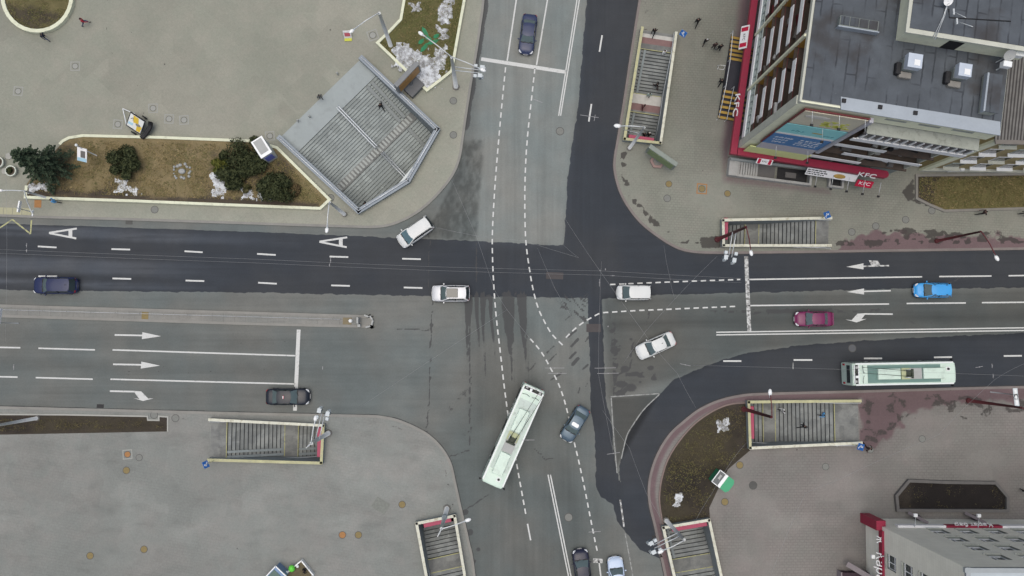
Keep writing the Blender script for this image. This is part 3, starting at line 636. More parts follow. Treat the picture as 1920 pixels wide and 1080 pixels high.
# the plaza stairs: rails on the walls, two rails in the middle, a row of pale slabs on the landing, pram runners
xl = 2.55+16*.315
def loc_rail(pts, r=.035): 
    mb = MB(); mb.tube(pts, r, M_STEEL, 6)
    for p in pts: mb.tube([p,(p[0],p[1],p[2]-.8)], r*.8, M_STEEL, 6)
    return mb
for y in (-.16,.10):
    loc_rail([(2.3,y+.6,.85),(2.55,y+.6,.85),(xl,y+.6,-1.4),(xl+.3,y+.6,-1.4)],.065).build('handrail', pl); loc_rail([(xl+1.2,y+.6,-1.4),(xl+6.2,y+.6,-3.6)],.065).build('handrail', pl)
mb = MB()
for k in range(26):
    yy = -5.6+k*.45
    mb.box((xl+.45,yy,-2.225),(.75,.24,.02),mat('tactile_slab',(.34,.36,.34),.8))
mb.build('tactile_paving', pl)
mb = MB()
for a,b in (((2.7,4.6,.02),(xl,4.6,-2.1)),((xl+1.1,4.7,-2.1),(xl+5.2,4.7,-4.2)),((2.7,5.3,.02),(xl,5.3,-2.1))): mb.bar(a,b,.36,.10,mat('runner_concrete',(.24,.26,.255),.8))
mb.build('pram_ramp', pl)
for i in range(1,5):
    a = Vector(WELLP['plaza'][i]); b = Vector(WELLP['plaza'][(i+1)%5]); c = Vector((sum(p[0] for p in WELLP['plaza'])/5, sum(p[1] for p in WELLP['plaza'])/5))
    ins = lambda p: p+(c-p).normalized()*.30
    A, B = ins(a), ins(b); mw = pl.matrix_basis.inverted() if False else (Matrix.Translation(pl.location) @ pl.rotation_euler.to_matrix().to_4x4()).inverted()
    p0, p1 = mw @ Vector((A.x,A.y,ZP+.95)), mw @ Vector((B.x,B.y,ZP+.95)); mb = MB(); mb.tube([p0,p1],.065,M_STEEL,6)
    m = int((p1-p0).length/2)+1
    for k in range(m+1): pp = p0.lerp(p1,k/m); mb.tube([pp,(pp.x,pp.y,.7)],.035,M_STEEL,6)
    mb.build('handrail', pl)
mb = MB(); p0 = mw @ P(746,350,.2); p1 = mw @ P(776,314,.2); mb.bar(p0,p1,.30,.22,mat('white_beam',(.62,.66,.66),.6)); mb.build('beam', pl)

# ---- lawns and beds
def lawn_material(name, straw, green, soil):
    t = NT(name); pos = t.n('NewGeometry').outputs['Position']
    at = t.n('Attribute', attribute_name='wear'); sp = t.n('SeparateColor'); t.set(sp.inputs[0], at.outputs['Color']); r,g,b = sp.outputs[:3]
    f = t.noise(pos, 7, 6, .7); m = t.noise(pos, .8, 5, .65); h = t.noise(pos, 24, 3, .7)
    k = t.step(t.math('ADD', t.math('MULTIPLY', t.math('ADD', f, m), .4), t.math('MULTIPLY', r, .35)), .38, .68); c = t.mix(k, straw, green)
    s = t.step(t.math('ADD', b, t.math('MULTIPLY', t.math('SUBTRACT', t.math('MULTIPLY', t.math('ADD', f, m), .5), .5), 1.4)), .35, .75); c = t.mix(s, c, soil)
    c = t.scale(c, t.math('ADD', .35, t.math('MULTIPLY', t.math('ADD', h, f), .65))); c = t.scale(c, t.math('MULTIPLY', g, 2))
    bp = t.n('Bump', {'Height':t.math('ADD',h,f),'Strength':.7,'Distance':.06}); t.set(t.b.inputs['Normal'], bp.outputs[0]); return t.out(c, .95, Specular_IOR_Level=.1)
M_LAWN1 = lawn_material('dry_lawn',(.225,.178,.10),(.14,.125,.055),(.075,.062,.048))
M_LAWN2 = lawn_material('moss_lawn',(.15,.13,.065),(.10,.105,.04),(.07,.06,.045))
M_SOIL = lawn_material('dark_earth',(.052,.044,.038),(.064,.055,.038),(.026,.023,.022))
def lawn(name, pts, z, m, paint, kind='structure'):
    q = poly(pts, z); return struct(sheet(name, q, [], z, .22, m, paint, BX), kind)
def lp(rs, bs, seed, r0=.3, b0=.2):
    def f(px, py):
        r = np.full(px.size, r0); b = np.full(px.size, b0); g = np.full(px.size,.5)*(.85+.3*fbm(px/14,py/14,seed))
        for q, fe, a in rs: r = r+cover(px,py,q,fe)*a
        for q, fe, a in bs: b = b+cover(px,py,q,fe)*a
        return np.column_stack([r,g,b])
    return f
def ring(name, label, pts, z0, h, th, m, closed=True, cat='planter wall', top=None, group=None, cap=None):
    """low wall along a px outline read at its top"""
    o = [tuple(P(x,y,h+ZP)[:2]) for x,y in pts]
    sgn = 1; t_ = offset(o, .1, closed)
    if closed and not inside(np.array([t_[0][0]]),np.array([t_[0][1]]),o)[0]: sgn = -1
    i_ = offset(o, th*sgn, closed); mb = MB(); n = len(o); top = top or m
    for k in range(n if closed else n-1):
        a,b,c,d = o[k],o[(k+1)%n],i_[(k+1)%n],i_[k]
        mb.prism([a,b,c,d], z0, ZP+h, m, top)
    r = mb.build(name); return tag(r, label, cat, group) if label else r
M_CREAM = mat('cream_wall',(.66,.68,.52),.8,var=.25,sc=.8,dirt=((.42,.42,.32),.5))
BEDA = [(113,272),(119,266),(130,260.5),(155,256.5),(300,260),(480,267),(518,279),(614,374),(599,388),(420,381),(250,374),(100,369),(50,367),(52,348)]
def ring_parts(label, pts, th, h, lawn_m, lawn_paint, zl, cat='flower bed'):
    o = [tuple(P(x,y,h+ZP)[:2]) for x,y in pts]; return o
lawn('lawn', BEDA+[(50,345),(70,318)], .42, M_LAWN1, lp([([(560,330),(610,375),(560,385),(500,380)],20,.4)],[([(20,260),(150,258),(140,350),(40,360)],15,.5),([(60,352),(600,380),(600,390),(40,372)],6,.55),([(200,320),(270,330),(260,372),(180,368)],14,.45),([(390,270),(560,290),(560,380),(380,370)],22,.5),([(320,305),(365,310),(390,350),(330,330)],8,.25)],3,.15,.1))
ring('planter_wall','long cream wall around the brown flower bed below the plaza',BEDA,ZP-.02,.40,.30,M_CREAM,closed=False)
BEDB = [(757,-60),(755,0),(749,35),(727,58),(704,80),(752,126),(800,172),(825,153),(849,134),(861,66),(873,0),(884,-60)]
lawn('lawn', BEDB, .42, M_LAWN2, lp([([(860,0),(872,0),(849,134),(830,120)],10,.3)],[([(790,0),(830,0),(835,60),(790,60)],12,.2),([(735,85),(800,100),(830,120),(800,165),(740,115)],10,.4)],5,.45,.12))
ring('planter_wall','cream wall around the mossy bed with melting snow by upper road',BEDB,ZP-.02,.42,.30,M_CREAM)
cx, cy, rr = 69,-7,68; circ = [(cx+rr*math.cos(a*PI/16), cy+rr*math.sin(a*PI/16)) for a in range(32)]
lawn('lawn', [(cx+(rr-5)*math.cos(a*PI/16), cy+(rr-5)*math.sin(a*PI/16)) for a in range(32)], .45, M_LAWN2, lp([],[([(5,0),(30,50),(66,60),(120,30),(90,20),(40,10)],8,.35)],7,.15,.35))
ring('planter_wall','round cream wall of circular flower bed at upper left corner',circ,ZP-.02,.5,.40,M_CREAM)
M_GREYC = mat('grey_curb',(.22,.21,.19),.85,var=.3); M_GREYD = mat('dark_curb',(.13,.125,.12),.85,var=.3)
BEDC = [(1717,326.5),(1717,373),(1743,386),(1771,397.5),(1920,393),(2080,388),(2080,322)]
lawn('lawn', BEDC, .26, M_LAWN1, lp([([(1780,330),(2000,330),(2000,395),(1780,395)],30,.5)],[([(1717,326),(1755,330),(1750,385),(1717,373)],8,.7),([(1717,326),(2000,322),(2000,335),(1717,338)],5,.4)],9,.4,.22))
ring('planter_border','low grey concrete border of the grass bed at right edge',BEDC,ZP-.02,.20,.28,M_GREYC,cat='bed border')
BEDD = [(1704,899),(1679,929),(1682,960),(1893,961),(1893,931),(1869,903),(1780,902)]
lawn('lawn', BEDD, .20, M_SOIL, lp([([(1685,920),(1720,920),(1720,955),(1690,955)],10,.3)],[([(1720,905),(1890,905),(1890,958),(1720,958)],15,.5)],11,.0,.5))
ring('planter_border','dark low border of six sided earth bed in front of pale building',BEDD,ZP-.02,.40,.32,M_GREYD,cat='bed border')
BEDE = [(-90,778),(120,779),(275,782),(276,789),(299,789.5),(299,782),(313,783),(313,809),(0,815),(-90,816)]
lawn('earth_strip', BEDE, .17, M_SOIL, lp([([(60,780),(300,785),(300,808),(60,812)],15,.35)],[([(0,782),(60,782),(60,815),(0,815)],10,.3),([(240,790),(313,785),(313,810),(240,810)],9,.2)],13,.2,.25))
ring('bed_edging','thin pale edging of earth strip at left of lower square',BEDE[:8],ZP-.02,.08,.16,mat('pale_edge',(.36,.36,.33),.8),closed=False,cat='bed edging')
BEDF = smooth_line([(1402,755),(1370,757),(1345,766),(1318,782),(1296,800),(1272,828),(1252,862),(1240,900),(1236,935),(1240,962),(1246,986)],3)+[(1331,974),(1330,952),(1352,905),(1365,880),(1408,843)]
lawn('earth_bed', BEDF, .18, M_SOIL, lp([([(1250,780),(1340,770),(1370,830),(1330,880),(1260,880)],22,.6),([(1240,925),(1290,930),(1300,975),(1240,975)],10,.35)],[([(1250,855),(1340,860),(1330,960),(1290,960),(1240,930)],15,.4),([(1350,760),(1405,760),(1405,850),(1350,880)],16,.3)],15,.3,.15))
ring('bed_edging','curved pink stone edging along dark earth bed at lower right corner',smooth_line([(1402,754),(1372,756),(1345,765),(1318,781),(1296,799),(1272,827),(1251,861),(1239,900),(1235,935),(1238,962),(1242,985)],3),ZP-.02,.10,.16,mat('pink_edge',(.20,.15,.135),.8,var=.4),closed=False,cat='bed edging')
# ---- melting snow
def snow_material(name, dirtlo, dirthi):
    t = NT(name); pos = t.n('NewGeometry').outputs['Position']; k = t.step(t.noise(pos, 1.6, 7, .72), dirtlo, dirthi)
    c = t.mix(k, (.62,.65,.68), (.20,.20,.20)); bp = t.n('Bump', {'Height':t.noise(pos,8,5,.7),'Strength':.12,'Distance':.05}); t.set(t.b.inputs['Normal'], bp.outputs[0]); return t.out(c, .7)
M_SNOW = snow_material('old_snow',.42,.66); M_SNOWD = snow_material('dirty_snow',.36,.62)
def snow(pts, z, seed, thr=.34, m=None, hgt=.07, label=''):
    q = poly(pts, z); X = [p[0] for p in q]; Y = [p[1] for p in q]; s = .11
    gx, gy = np.meshgrid(np.arange(min(X)-.3,max(X)+.3,s), np.arange(min(Y)-.3,max(Y)+.3,s)); fx, fy = gx.ravel(), gy.ravel()
    e = np.clip(sdf(fx,fy,q)/.5,-1,1); nz = fbm(fx*2.6,fy*2.6,seed,5); hh = np.minimum(e*.5+.2,.45)+(nz-.5)*1.5-(thr-.34)
    ny_, nx_ = gx.shape; i, j = np.meshgrid(np.arange(nx_-1), np.arange(ny_-1)); i0 = (j*nx_+i).ravel(); Fq = np.column_stack([i0,i0+1,i0+nx_+1,i0+nx_])
    Fq = Fq[(hh[Fq] > 0).sum(1) >= 3]
    if len(Fq) == 0: return
    zz = z+.01+np.clip(hh,-.05,.8)*hgt+.02*(fbm(fx*3,fy*3,seed+3)-.5); u, inv = np.unique(Fq, return_inverse=True)
    o = raw_mesh('snow_patch', np.column_stack([fx,fy,zz])[u], inv.reshape(Fq.shape), m or M_SNOW); o.data.polygons.foreach_set('use_smooth',[True]*len(o.data.polygons)); return struct(o,'stuff')
snow([(737,95),(760,84),(775,92),(790,104),(812,112),(822,92),(836,88),(833,112),(815,145),(800,162),(790,158),(768,140),(748,120)],.45,3,.30,M_SNOWD); snow([(778,134),(800,126),(822,120),(818,145),(800,161),(788,155)],.47,23,.30)
snow([(826,12),(845,10),(848,30),(838,44),(826,42)],.45,4,.36,M_SNOWD); snow([(828,-4),(848,-4),(846,8),(832,6)],.45,5,.36,M_SNOWD); snow([(822,50),(838,58),(840,72),(828,68)],.45,6,.4,M_SNOWD)
snow([(396,322),(404,325),(424,338),(424,352),(416,368),(402,366),(400,345)],.45,7,.33); snow([(450,354),(470,356),(474,372),(460,370)],.45,8,.3); snow([(486,352),(502,352),(505,370),(486,372)],.45,9,.25)
snow([(219,338),(234,338),(236,360),(218,362)],.45,10,.36); snow([(240,352),(258,356),(262,364),(242,362)],.45,11,.4); snow([(58,345),(88,346),(86,358),(60,356)],.45,12,.36,M_SNOWD)
snow([(1342,788),(1362,785),(1366,802),(1346,812)],.20,13,.44,M_SNOWD); snow([(1268,930),(1278,928),(1276,950),(1264,955)],.20,14,.4); snow([(770,8),(785,6),(790,18),(772,20)],.45,15,.5,M_SNOWD)

# ---- tufts of last year's grass on the lawns
def tuft_mat(name, a, b):
    t = NT(name); pos = t.n('NewGeometry').outputs['Position']; c = t.mix(t.step(t.noise(pos,2.2,4,.7),.36,.64),a,b); return t.out(c,.9,Specular_IOR_Level=.1)
T_STRAW = tuft_mat('grass_straw',(.30,.235,.12),(.16,.135,.06)); T_MOSS = tuft_mat('grass_moss',(.115,.125,.045),(.19,.165,.08)); T_EARTH = tuft_mat('grass_on_earth',(.14,.12,.06),(.085,.075,.045))
def grass(pts, z, m, dens, size, seed, thr=.4):
    q = poly(pts,z); X = [p[0] for p in q]; Y = [p[1] for p in q]; rs = np.random.RandomState(seed); n = int((max(X)-min(X))*(max(Y)-min(Y))*dens); x = rs.uniform(min(X),max(X),n); y = rs.uniform(min(Y),max(Y),n)
    k = inside(x,y,q) & (segdist(x,y,q,True) > .4) & (fbm(x*.9,y*.9,seed,4)+rs.uniform(-.12,.12,n) > thr); x,y = x[k],y[k]; n = len(x); c = np.column_stack([x,y,np.full(n,z+.03)+rs.uniform(0,.05,n)])
    d = rs.normal(size=(n,3))*.6+np.array([0,0,.9]); d /= np.linalg.norm(d,axis=1)[:,None]; u = np.cross(d,rs.normal(size=(n,3))); u /= np.linalg.norm(u,axis=1)[:,None]; v = np.cross(d,u); s = (size*rs.uniform(.5,1.5,n))[:,None]
    V = np.stack([c-u*s,c-v*s*.3,c+u*s,c+v*s*.3],1).reshape(-1,3); return struct(raw_mesh('grass',V,np.arange(n*4).reshape(n,4),m),'stuff')
grass(BEDA,.42,T_STRAW,95,.10,31,.42); grass(BEDA,.42,T_MOSS,60,.09,32,.52); grass(BEDB,.42,T_MOSS,110,.10,33,.38); grass(BEDB,.42,T_STRAW,40,.09,34,.5)
grass(BEDC,.26,T_MOSS,80,.11,35,.42); grass(BEDC,.26,T_STRAW,80,.10,36,.45); grass(BEDF,.18,T_EARTH,70,.10,37,.46); grass(BEDF,.18,T_MOSS,35,.09,38,.54); grass(BEDE,.17,T_EARTH,80,.09,39,.42); grass(BEDD,.20,T_EARTH,30,.08,40,.55); grass(circ,.45,T_MOSS,80,.09,41,.44)
# ================= vehicles
def paint(name, col, metal=.0, rough=.32): return mat(name, col, rough, metal, var=.14, sc=.8, spec=.3, coat=.12)
M_GLASS = mat('car_glass',(.022,.034,.038),.12,var=.2,spec=.6); M_GLASSL = mat('car_windscreen',(.09,.125,.13),.14,var=.35,sc=1.5,spec=.6)
M_BLACK = mat('black_plastic',(.014,.014,.016),.6); M_TYRE = mat('tyre_rubber',(.016,.016,.017),.85); M_RIM = mat('wheel_rim',(.35,.36,.37),.35,.7)
M_HEAD = mat('headlight_lens',(.72,.74,.76),.15,var=.15,spec=.6); M_TAIL = mat('tail_light_lens',(.40,.02,.035),.2,spec=.6)
M_CHROME = mat('chrome',(.55,.56,.58),.2,.8); M_PLATE = mat('number_plate',(.6,.6,.6),.5)
def lerp_tab(tab, x):
    for i in range(len(tab)-1):
        if x <= tab[i+1][0]:
            t = (x-tab[i][0])/(tab[i+1][0]-tab[i][0]); t = max(0,min(1,t)); return tab[i][1]+(tab[i+1][1]-tab[i][1])*t
    return tab[-1][1]
def car(name, label, px, L, W, Hh, head, body, st='sedan', roofm=None, glass=None, extra=(), hood=None, z=0):
    """head: direction of the nose as seen in the picture (degrees, 0 = right, 90 = up); px = roof centre"""
    p = P(px[0],px[1],Hh*.55)
    t = thing(name, label, 'car', (p.x,p.y,z), R(head), 'cars on the crossing')
    w2 = W/2; roofm = roofm or body; glass = glass or M_GLASSL; hood = hood or body
    # lengthwise layout, nose at +x
    lay = {'sedan':(.5-.285,.5-.415,-.10-.10,-.335),'hatch':(.5-.25,.5-.40,-.40,-.475),'suv':(.5-.27,.5-.41,-.385,-.47),'van':(.5-.19,.5-.36,-.42,-.485),'coupe':(.5-.30,.5-.45,-.16,-.36)}[st]
    xw0, xw1, xr1, xr0 = [q*L for q in lay]; belt = Hh*.63 if st != 'van' else Hh*.58
    noseh = belt*.82; deck = belt*1.0
    xs_ = [-.5,-.49,-.46,-.40,-.30,-.15,0,.15,.30,.40,.455,.485,.5]
    wt = [(-.5,.66),(-.49,.80),(-.46,.90),(-.40,.965),(-.30,.99),(0,1),(.30,.985),(.40,.95),(.455,.86),(.485,.74),(.5,.58)]
    ht = [(-.5,.58*belt),(-.49,.86*deck),(-.46,.97*deck),(-.40,deck),(xr0/L,deck+.01),(xw0/L,belt+.01),(.40,belt*.93),(.455,belt*.84),(.485,belt*.72),(.5,belt*.5)]
    mb = MB(); vs = []; sec = []
    for x in xs_:
        w = w2*lerp_tab(wt,x); h = lerp_tab(ht,x); zb = .20 if abs(x) < .46 else .30
        half = [(w*.86,zb),(w*.985,zb+.10),(w,.50*h+.12),(w*.985,h-.16),(w*.93,h-.05),(w*.80,h-.005),(w*.45,h+.025),(0,h+.035)]
        sec.append([(x*L,-y,zz) for y,zz in half]+[(x*L,y,zz) for y,zz in half[-2::-1]])
    n = len(sec[0]); vs = [q for s in sec for q in s]; fs = []
    for i in range(len(sec)-1): fs += [[i*n+k,i*n+k+1,(i+1)*n+k+1,(i+1)*n+k] for k in range(n-1)]+[[i*n+n-1,i*n,(i+1)*n,(i+1)*n+n-1]]
    fs += [list(range(n)), list(range((len(sec)-1)*n,len(sec)*n))[::-1]]
    mb.add(vs, [f[::-1] for f in fs], body, True); mb.build('body', t)
    # glasshouse
    wb, wr = w2*.90, w2*.70 if st != 'van' else w2*.76; zt = Hh-.05
    def pane(nm, xa, za, wa, ba, xb, zb_, wb_, bb, m, k=8, both=True):
        q = MB(); v = []
        for i in range(k+1):
            u = -1+2*i/k; v += [(xa+ba*(1-u*u),u*wa,za),(xb+bb*(1-u*u),u*wb_,zb_)]
        f = [[2*i,2*i+1,2*i+3,2*i+2] for i in range(k)]
        if xa < xb: f = [g[::-1] for g in f]
        q.add(v, f, m, True); return q.build(nm, t)
    pane('windscreen', xw0, belt-.01, wb, .16, xw1, zt, wr, .10, glass)
    pane('rear_window', xr0, deck-.01, wb*.96, -.07, xr1, zt, wr*.98, -.06, M_GLASS if st != 'sedan' else glass)
    for s in (-1,1):
        q = MB(); q.quad([(xr0,s*wb*.96,deck-.02),(xw0,s*wb,belt-.02),(xw1,s*wr,zt),(xr1,s*wr*.98,zt)][::s], M_GLASS); q.build('side_window', t)
    for s in (-1,1):
        q = MB(); q.bar((xw0+.0,s*wb*1.0,belt),(xw1-.02,s*(wr+.015),zt+.01),.09,.04,body); q.build('pillar', t); q = MB(); q.bar((xr0,s*wb*.97,deck),(xr1+.02,s*(wr+.0),zt+.01),.13 if st!='sedan' else .10,.05,body)
        q.build('pillar', t); q = MB(); xm = (xw1+xr1)/2+.1; q.bar((xm,s*wb*.99,belt),(xm,s*(wr+.012),zt+.01),.08,.05,M_BLACK); q.build('pillar', t)
    q = MB(); v = []; nx_, ny_ = 6, 8
    for i in range(nx_+1):
        for j in range(ny_+1):
            u = -1+2*j/ny_; sx_ = i/nx_; xf = xw1+.10*(1-u*u)+.03; xb = xr1-.06*(1-u*u)-.05; x = xb+(xf-xb)*sx_
            v.append((x,u*(wr+.03),zt+.055-.045*u*u-.05*(2*sx_-1)**4))
    f = [[i*(ny_+1)+j,(i+1)*(ny_+1)+j,(i+1)*(ny_+1)+j+1,i*(ny_+1)+j+1] for i in range(nx_) for j in range(ny_)]
    q.add(v,f,roofm,True); rf = q.build('roof', t)
    if 'sunroof' in extra: q = MB(); q.box(((xw1+xr1)/2+.42,0,zt+.055),(1.25,wr*1.55,.03),M_GLASS,bev=.05); q.build('sunroof', rf)
    if 'hatchroof' in extra: q = MB(); q.box((xw1-.32,0,zt+.062),(.42,.82,.025),M_HEAD,bev=.10); q.build('sunroof', rf)
    if 'sign' in extra: q = MB(); q.box(((xw1+xr1)/2-.0,0,zt+.10),(.14,.32,.09),mat('roof_sign_red',(.5,.06,.10),.4)); q.box(((xw1+xr1)/2-.02,0,zt+.155),(.10,.26,.03),M_PLATE); q.build('roof_sign', rf)
    if 'rails' in extra:
        for s in (-1,1): q = MB(); q.tube([(xr1+.1,s*(wr+.0),zt+.05),(xr1+.25,s*wr,zt+.10),(xw1-.35,s*wr,zt+.10),(xw1-.2,s*wr,zt+.05)],.022,M_CHROME if 'chrome' in extra else M_BLACK,6); q.build('roof_rail', rf)
    if 'stubs' in extra:
        for s in (-1,1):
            for xx in (xw1-.25,xr1+.45): q = MB(); q.box((xx,s*(wr-.05),zt+.05),(.22,.06,.05),M_BLACK); q.build('roof_bar_mount', rf)
    if 'antenna' in extra: q = MB(); q.box((xr1+.25,0,zt+.09),(.18,.05,.07),M_BLACK,taper=.4); q.build('antenna', rf)
    for s in (-1,1):
        q = MB(); q.box((xw0-.22,s*(w2+.10),belt+.03),(.12,.20,.13),body,bev=.03); q.bar((xw0-.2,s*(w2-.04),belt-.02),(xw0-.2,s*(w2+.03),belt+.02),.06,.05,M_BLACK); q.build('mirror', t)
        q = MB(); q.add([(.492*L,s*w2*.52,noseh-.12),(.475*L,s*w2*.80,noseh-.10),(.43*L,s*w2*.93,noseh+.02),(.415*L,s*w2*.86,noseh+.085),(.455*L,s*w2*.66,noseh+.045),(.478*L,s*w2*.54,noseh-.01)],[list(range(6))[::-s]],M_HEAD)
        o = q.build('headlight', t); o.location.z = .035; o.location.x = .02
        q = MB(); q.add([(-.490*L,s*w2*.55,deck-.20),(-.478*L,s*w2*.82,deck-.20),(-.435*L,s*w2*.955,deck-.14),(-.435*L,s*w2*.90,deck-.005),(-.465*L,s*w2*.80,deck-.015),(-.485*L,s*w2*.60,deck-.06)],[list(range(6))[::s]],M_TAIL)
        o = q.build('tail_light', t); o.location.z = .03; o.location.x = -.02
        for xx in (.31*L,-.30*L):
            q = MB(); q.tube([(xx,s*(w2-.20),.31),(xx,s*(w2-.19),.31),(xx,s*(w2+.005),.31),(xx,s*(w2+.02),.31)],[.26,.31,.31,.27],M_TYRE,18); wh = q.build('wheel', t)
            q = MB(); q.tube([(xx,s*(w2+.0),.31),(xx,s*(w2+.03),.31)],[.19,.17],M_RIM,14,False); q.build('rim', wh)
    q = MB(); q.box((.5*L-.01,0,.42),(.06,W*.62,.12),M_BLACK); q.build('grille', t)
    q = MB(); q.box((.5*L+.03,0,.38),(.03,.50,.11),M_PLATE); q.build('number_plate', t)
    q = MB(); q.tube([(xw0+.20,-w2*.55,belt+.04),(xw0-.12,w2*.05,belt+.14)],.012,M_BLACK,4); q.build('wiper', t)
    q = MB(); q.tube([(xw0+.23,w2*.10,belt+.04),(xw0-.05,w2*.58,belt+.12)],.012,M_BLACK,4); q.build('wiper', t)
    q = MB(); q.box((xw0+.10,0,belt+.025),(.10,W*.80,.02),M_BLACK); q.build('cowl', t)
    if 'spoiler' in extra: q = MB(); q.box((-.475*L,0,deck+.08),(.16,W*.80,.05),body,bev=.02); q.build('spoiler', t)
    if 'cladding' in extra:
        q = MB()
        for s in (-1,1): q.box((0,s*(w2+.0),.34),(L*.86,.05,.20),M_BLACK)
        q.build('side_cladding', t)
    return t
NAVY = paint('navy_paint',(.034,.045,.100)); WHITE = paint('white_paint',(.62,.64,.635)); BLUE = paint('sky_blue_paint',(.055,.33,.72)); PLUM = paint('plum_paint',(.165,.022,.085))
BLK = paint('black_paint',(.014,.018,.028)); TEAL = paint('steel_blue_paint',(.085,.125,.165),.2); DNAVY = paint('dark_violet_paint',(.018,.020,.042)); ICE = paint('ice_blue_paint',(.50,.60,.76)); SILV = paint('pearl_paint',(.62,.63,.65),.1)
SLATE = paint('dark_blue_paint',(.020,.028,.080))
car('car','dark blue sedan driving down the upper road above the stop line',(990,63),4.55,1.75,1.45,263,NAVY,'sedan')
car('car','white minivan with black roof rails turning left at the left corner',(778,435),4.15,1.78,1.62,215,WHITE,'van',extra=('rails',),glass=mat('windscreen_blue',(.10,.17,.20),.14,var=.4,spec=.6))
car('car','dark blue hatchback with grey rear on the left road at left edge',(102,535),4.65,1.85,1.6,180,SLATE,'suv',extra=('antenna',))
car('car','pearl white crossover with large glass sunroof entering the left road',(845,550),4.15,1.82,1.62,180,SILV,'suv',extra=('sunroof','cladding','rails'))
car('car','white boxy minivan between dashed lane lines in mid crossing',(1189,548.5),3.75,1.66,1.65,180,WHITE,'van')
car('car','white sedan turning across the crossing toward the left',(1230,648),4.45,1.75,1.45,204,WHITE,'sedan',extra=('antenna',))
car('car','plum red sedan with rear spoiler waiting on right hand road',(1527,598),4.20,1.68,1.42,180,PLUM,'sedan',extra=('spoiler',))
car('car','bright sky blue hatchback on right hand road',(1750,544),4.05,1.66,1.50,180,BLUE,'hatch',extra=('stubs',))
car('car','black sedan with small red roof sign at the left stop line',(539,744),4.70,1.80,1.48,0,BLK,'sedan',extra=('sign',))
car('car','steel blue old sedan with white sunroof panel right of turning trolleybus',(1078,795),4.15,1.68,1.40,238,TEAL,'sedan',extra=('hatchroof',))
car('car','dark violet hatchback at bottom edge beside the double line',(1092,1069),4.35,1.78,1.5,97,DNAVY,'suv',extra=('rails',))
car('car','pale ice blue car cut by the bottom edge',(1157,1083),4.30,1.74,1.46,96,ICE,'sedan')
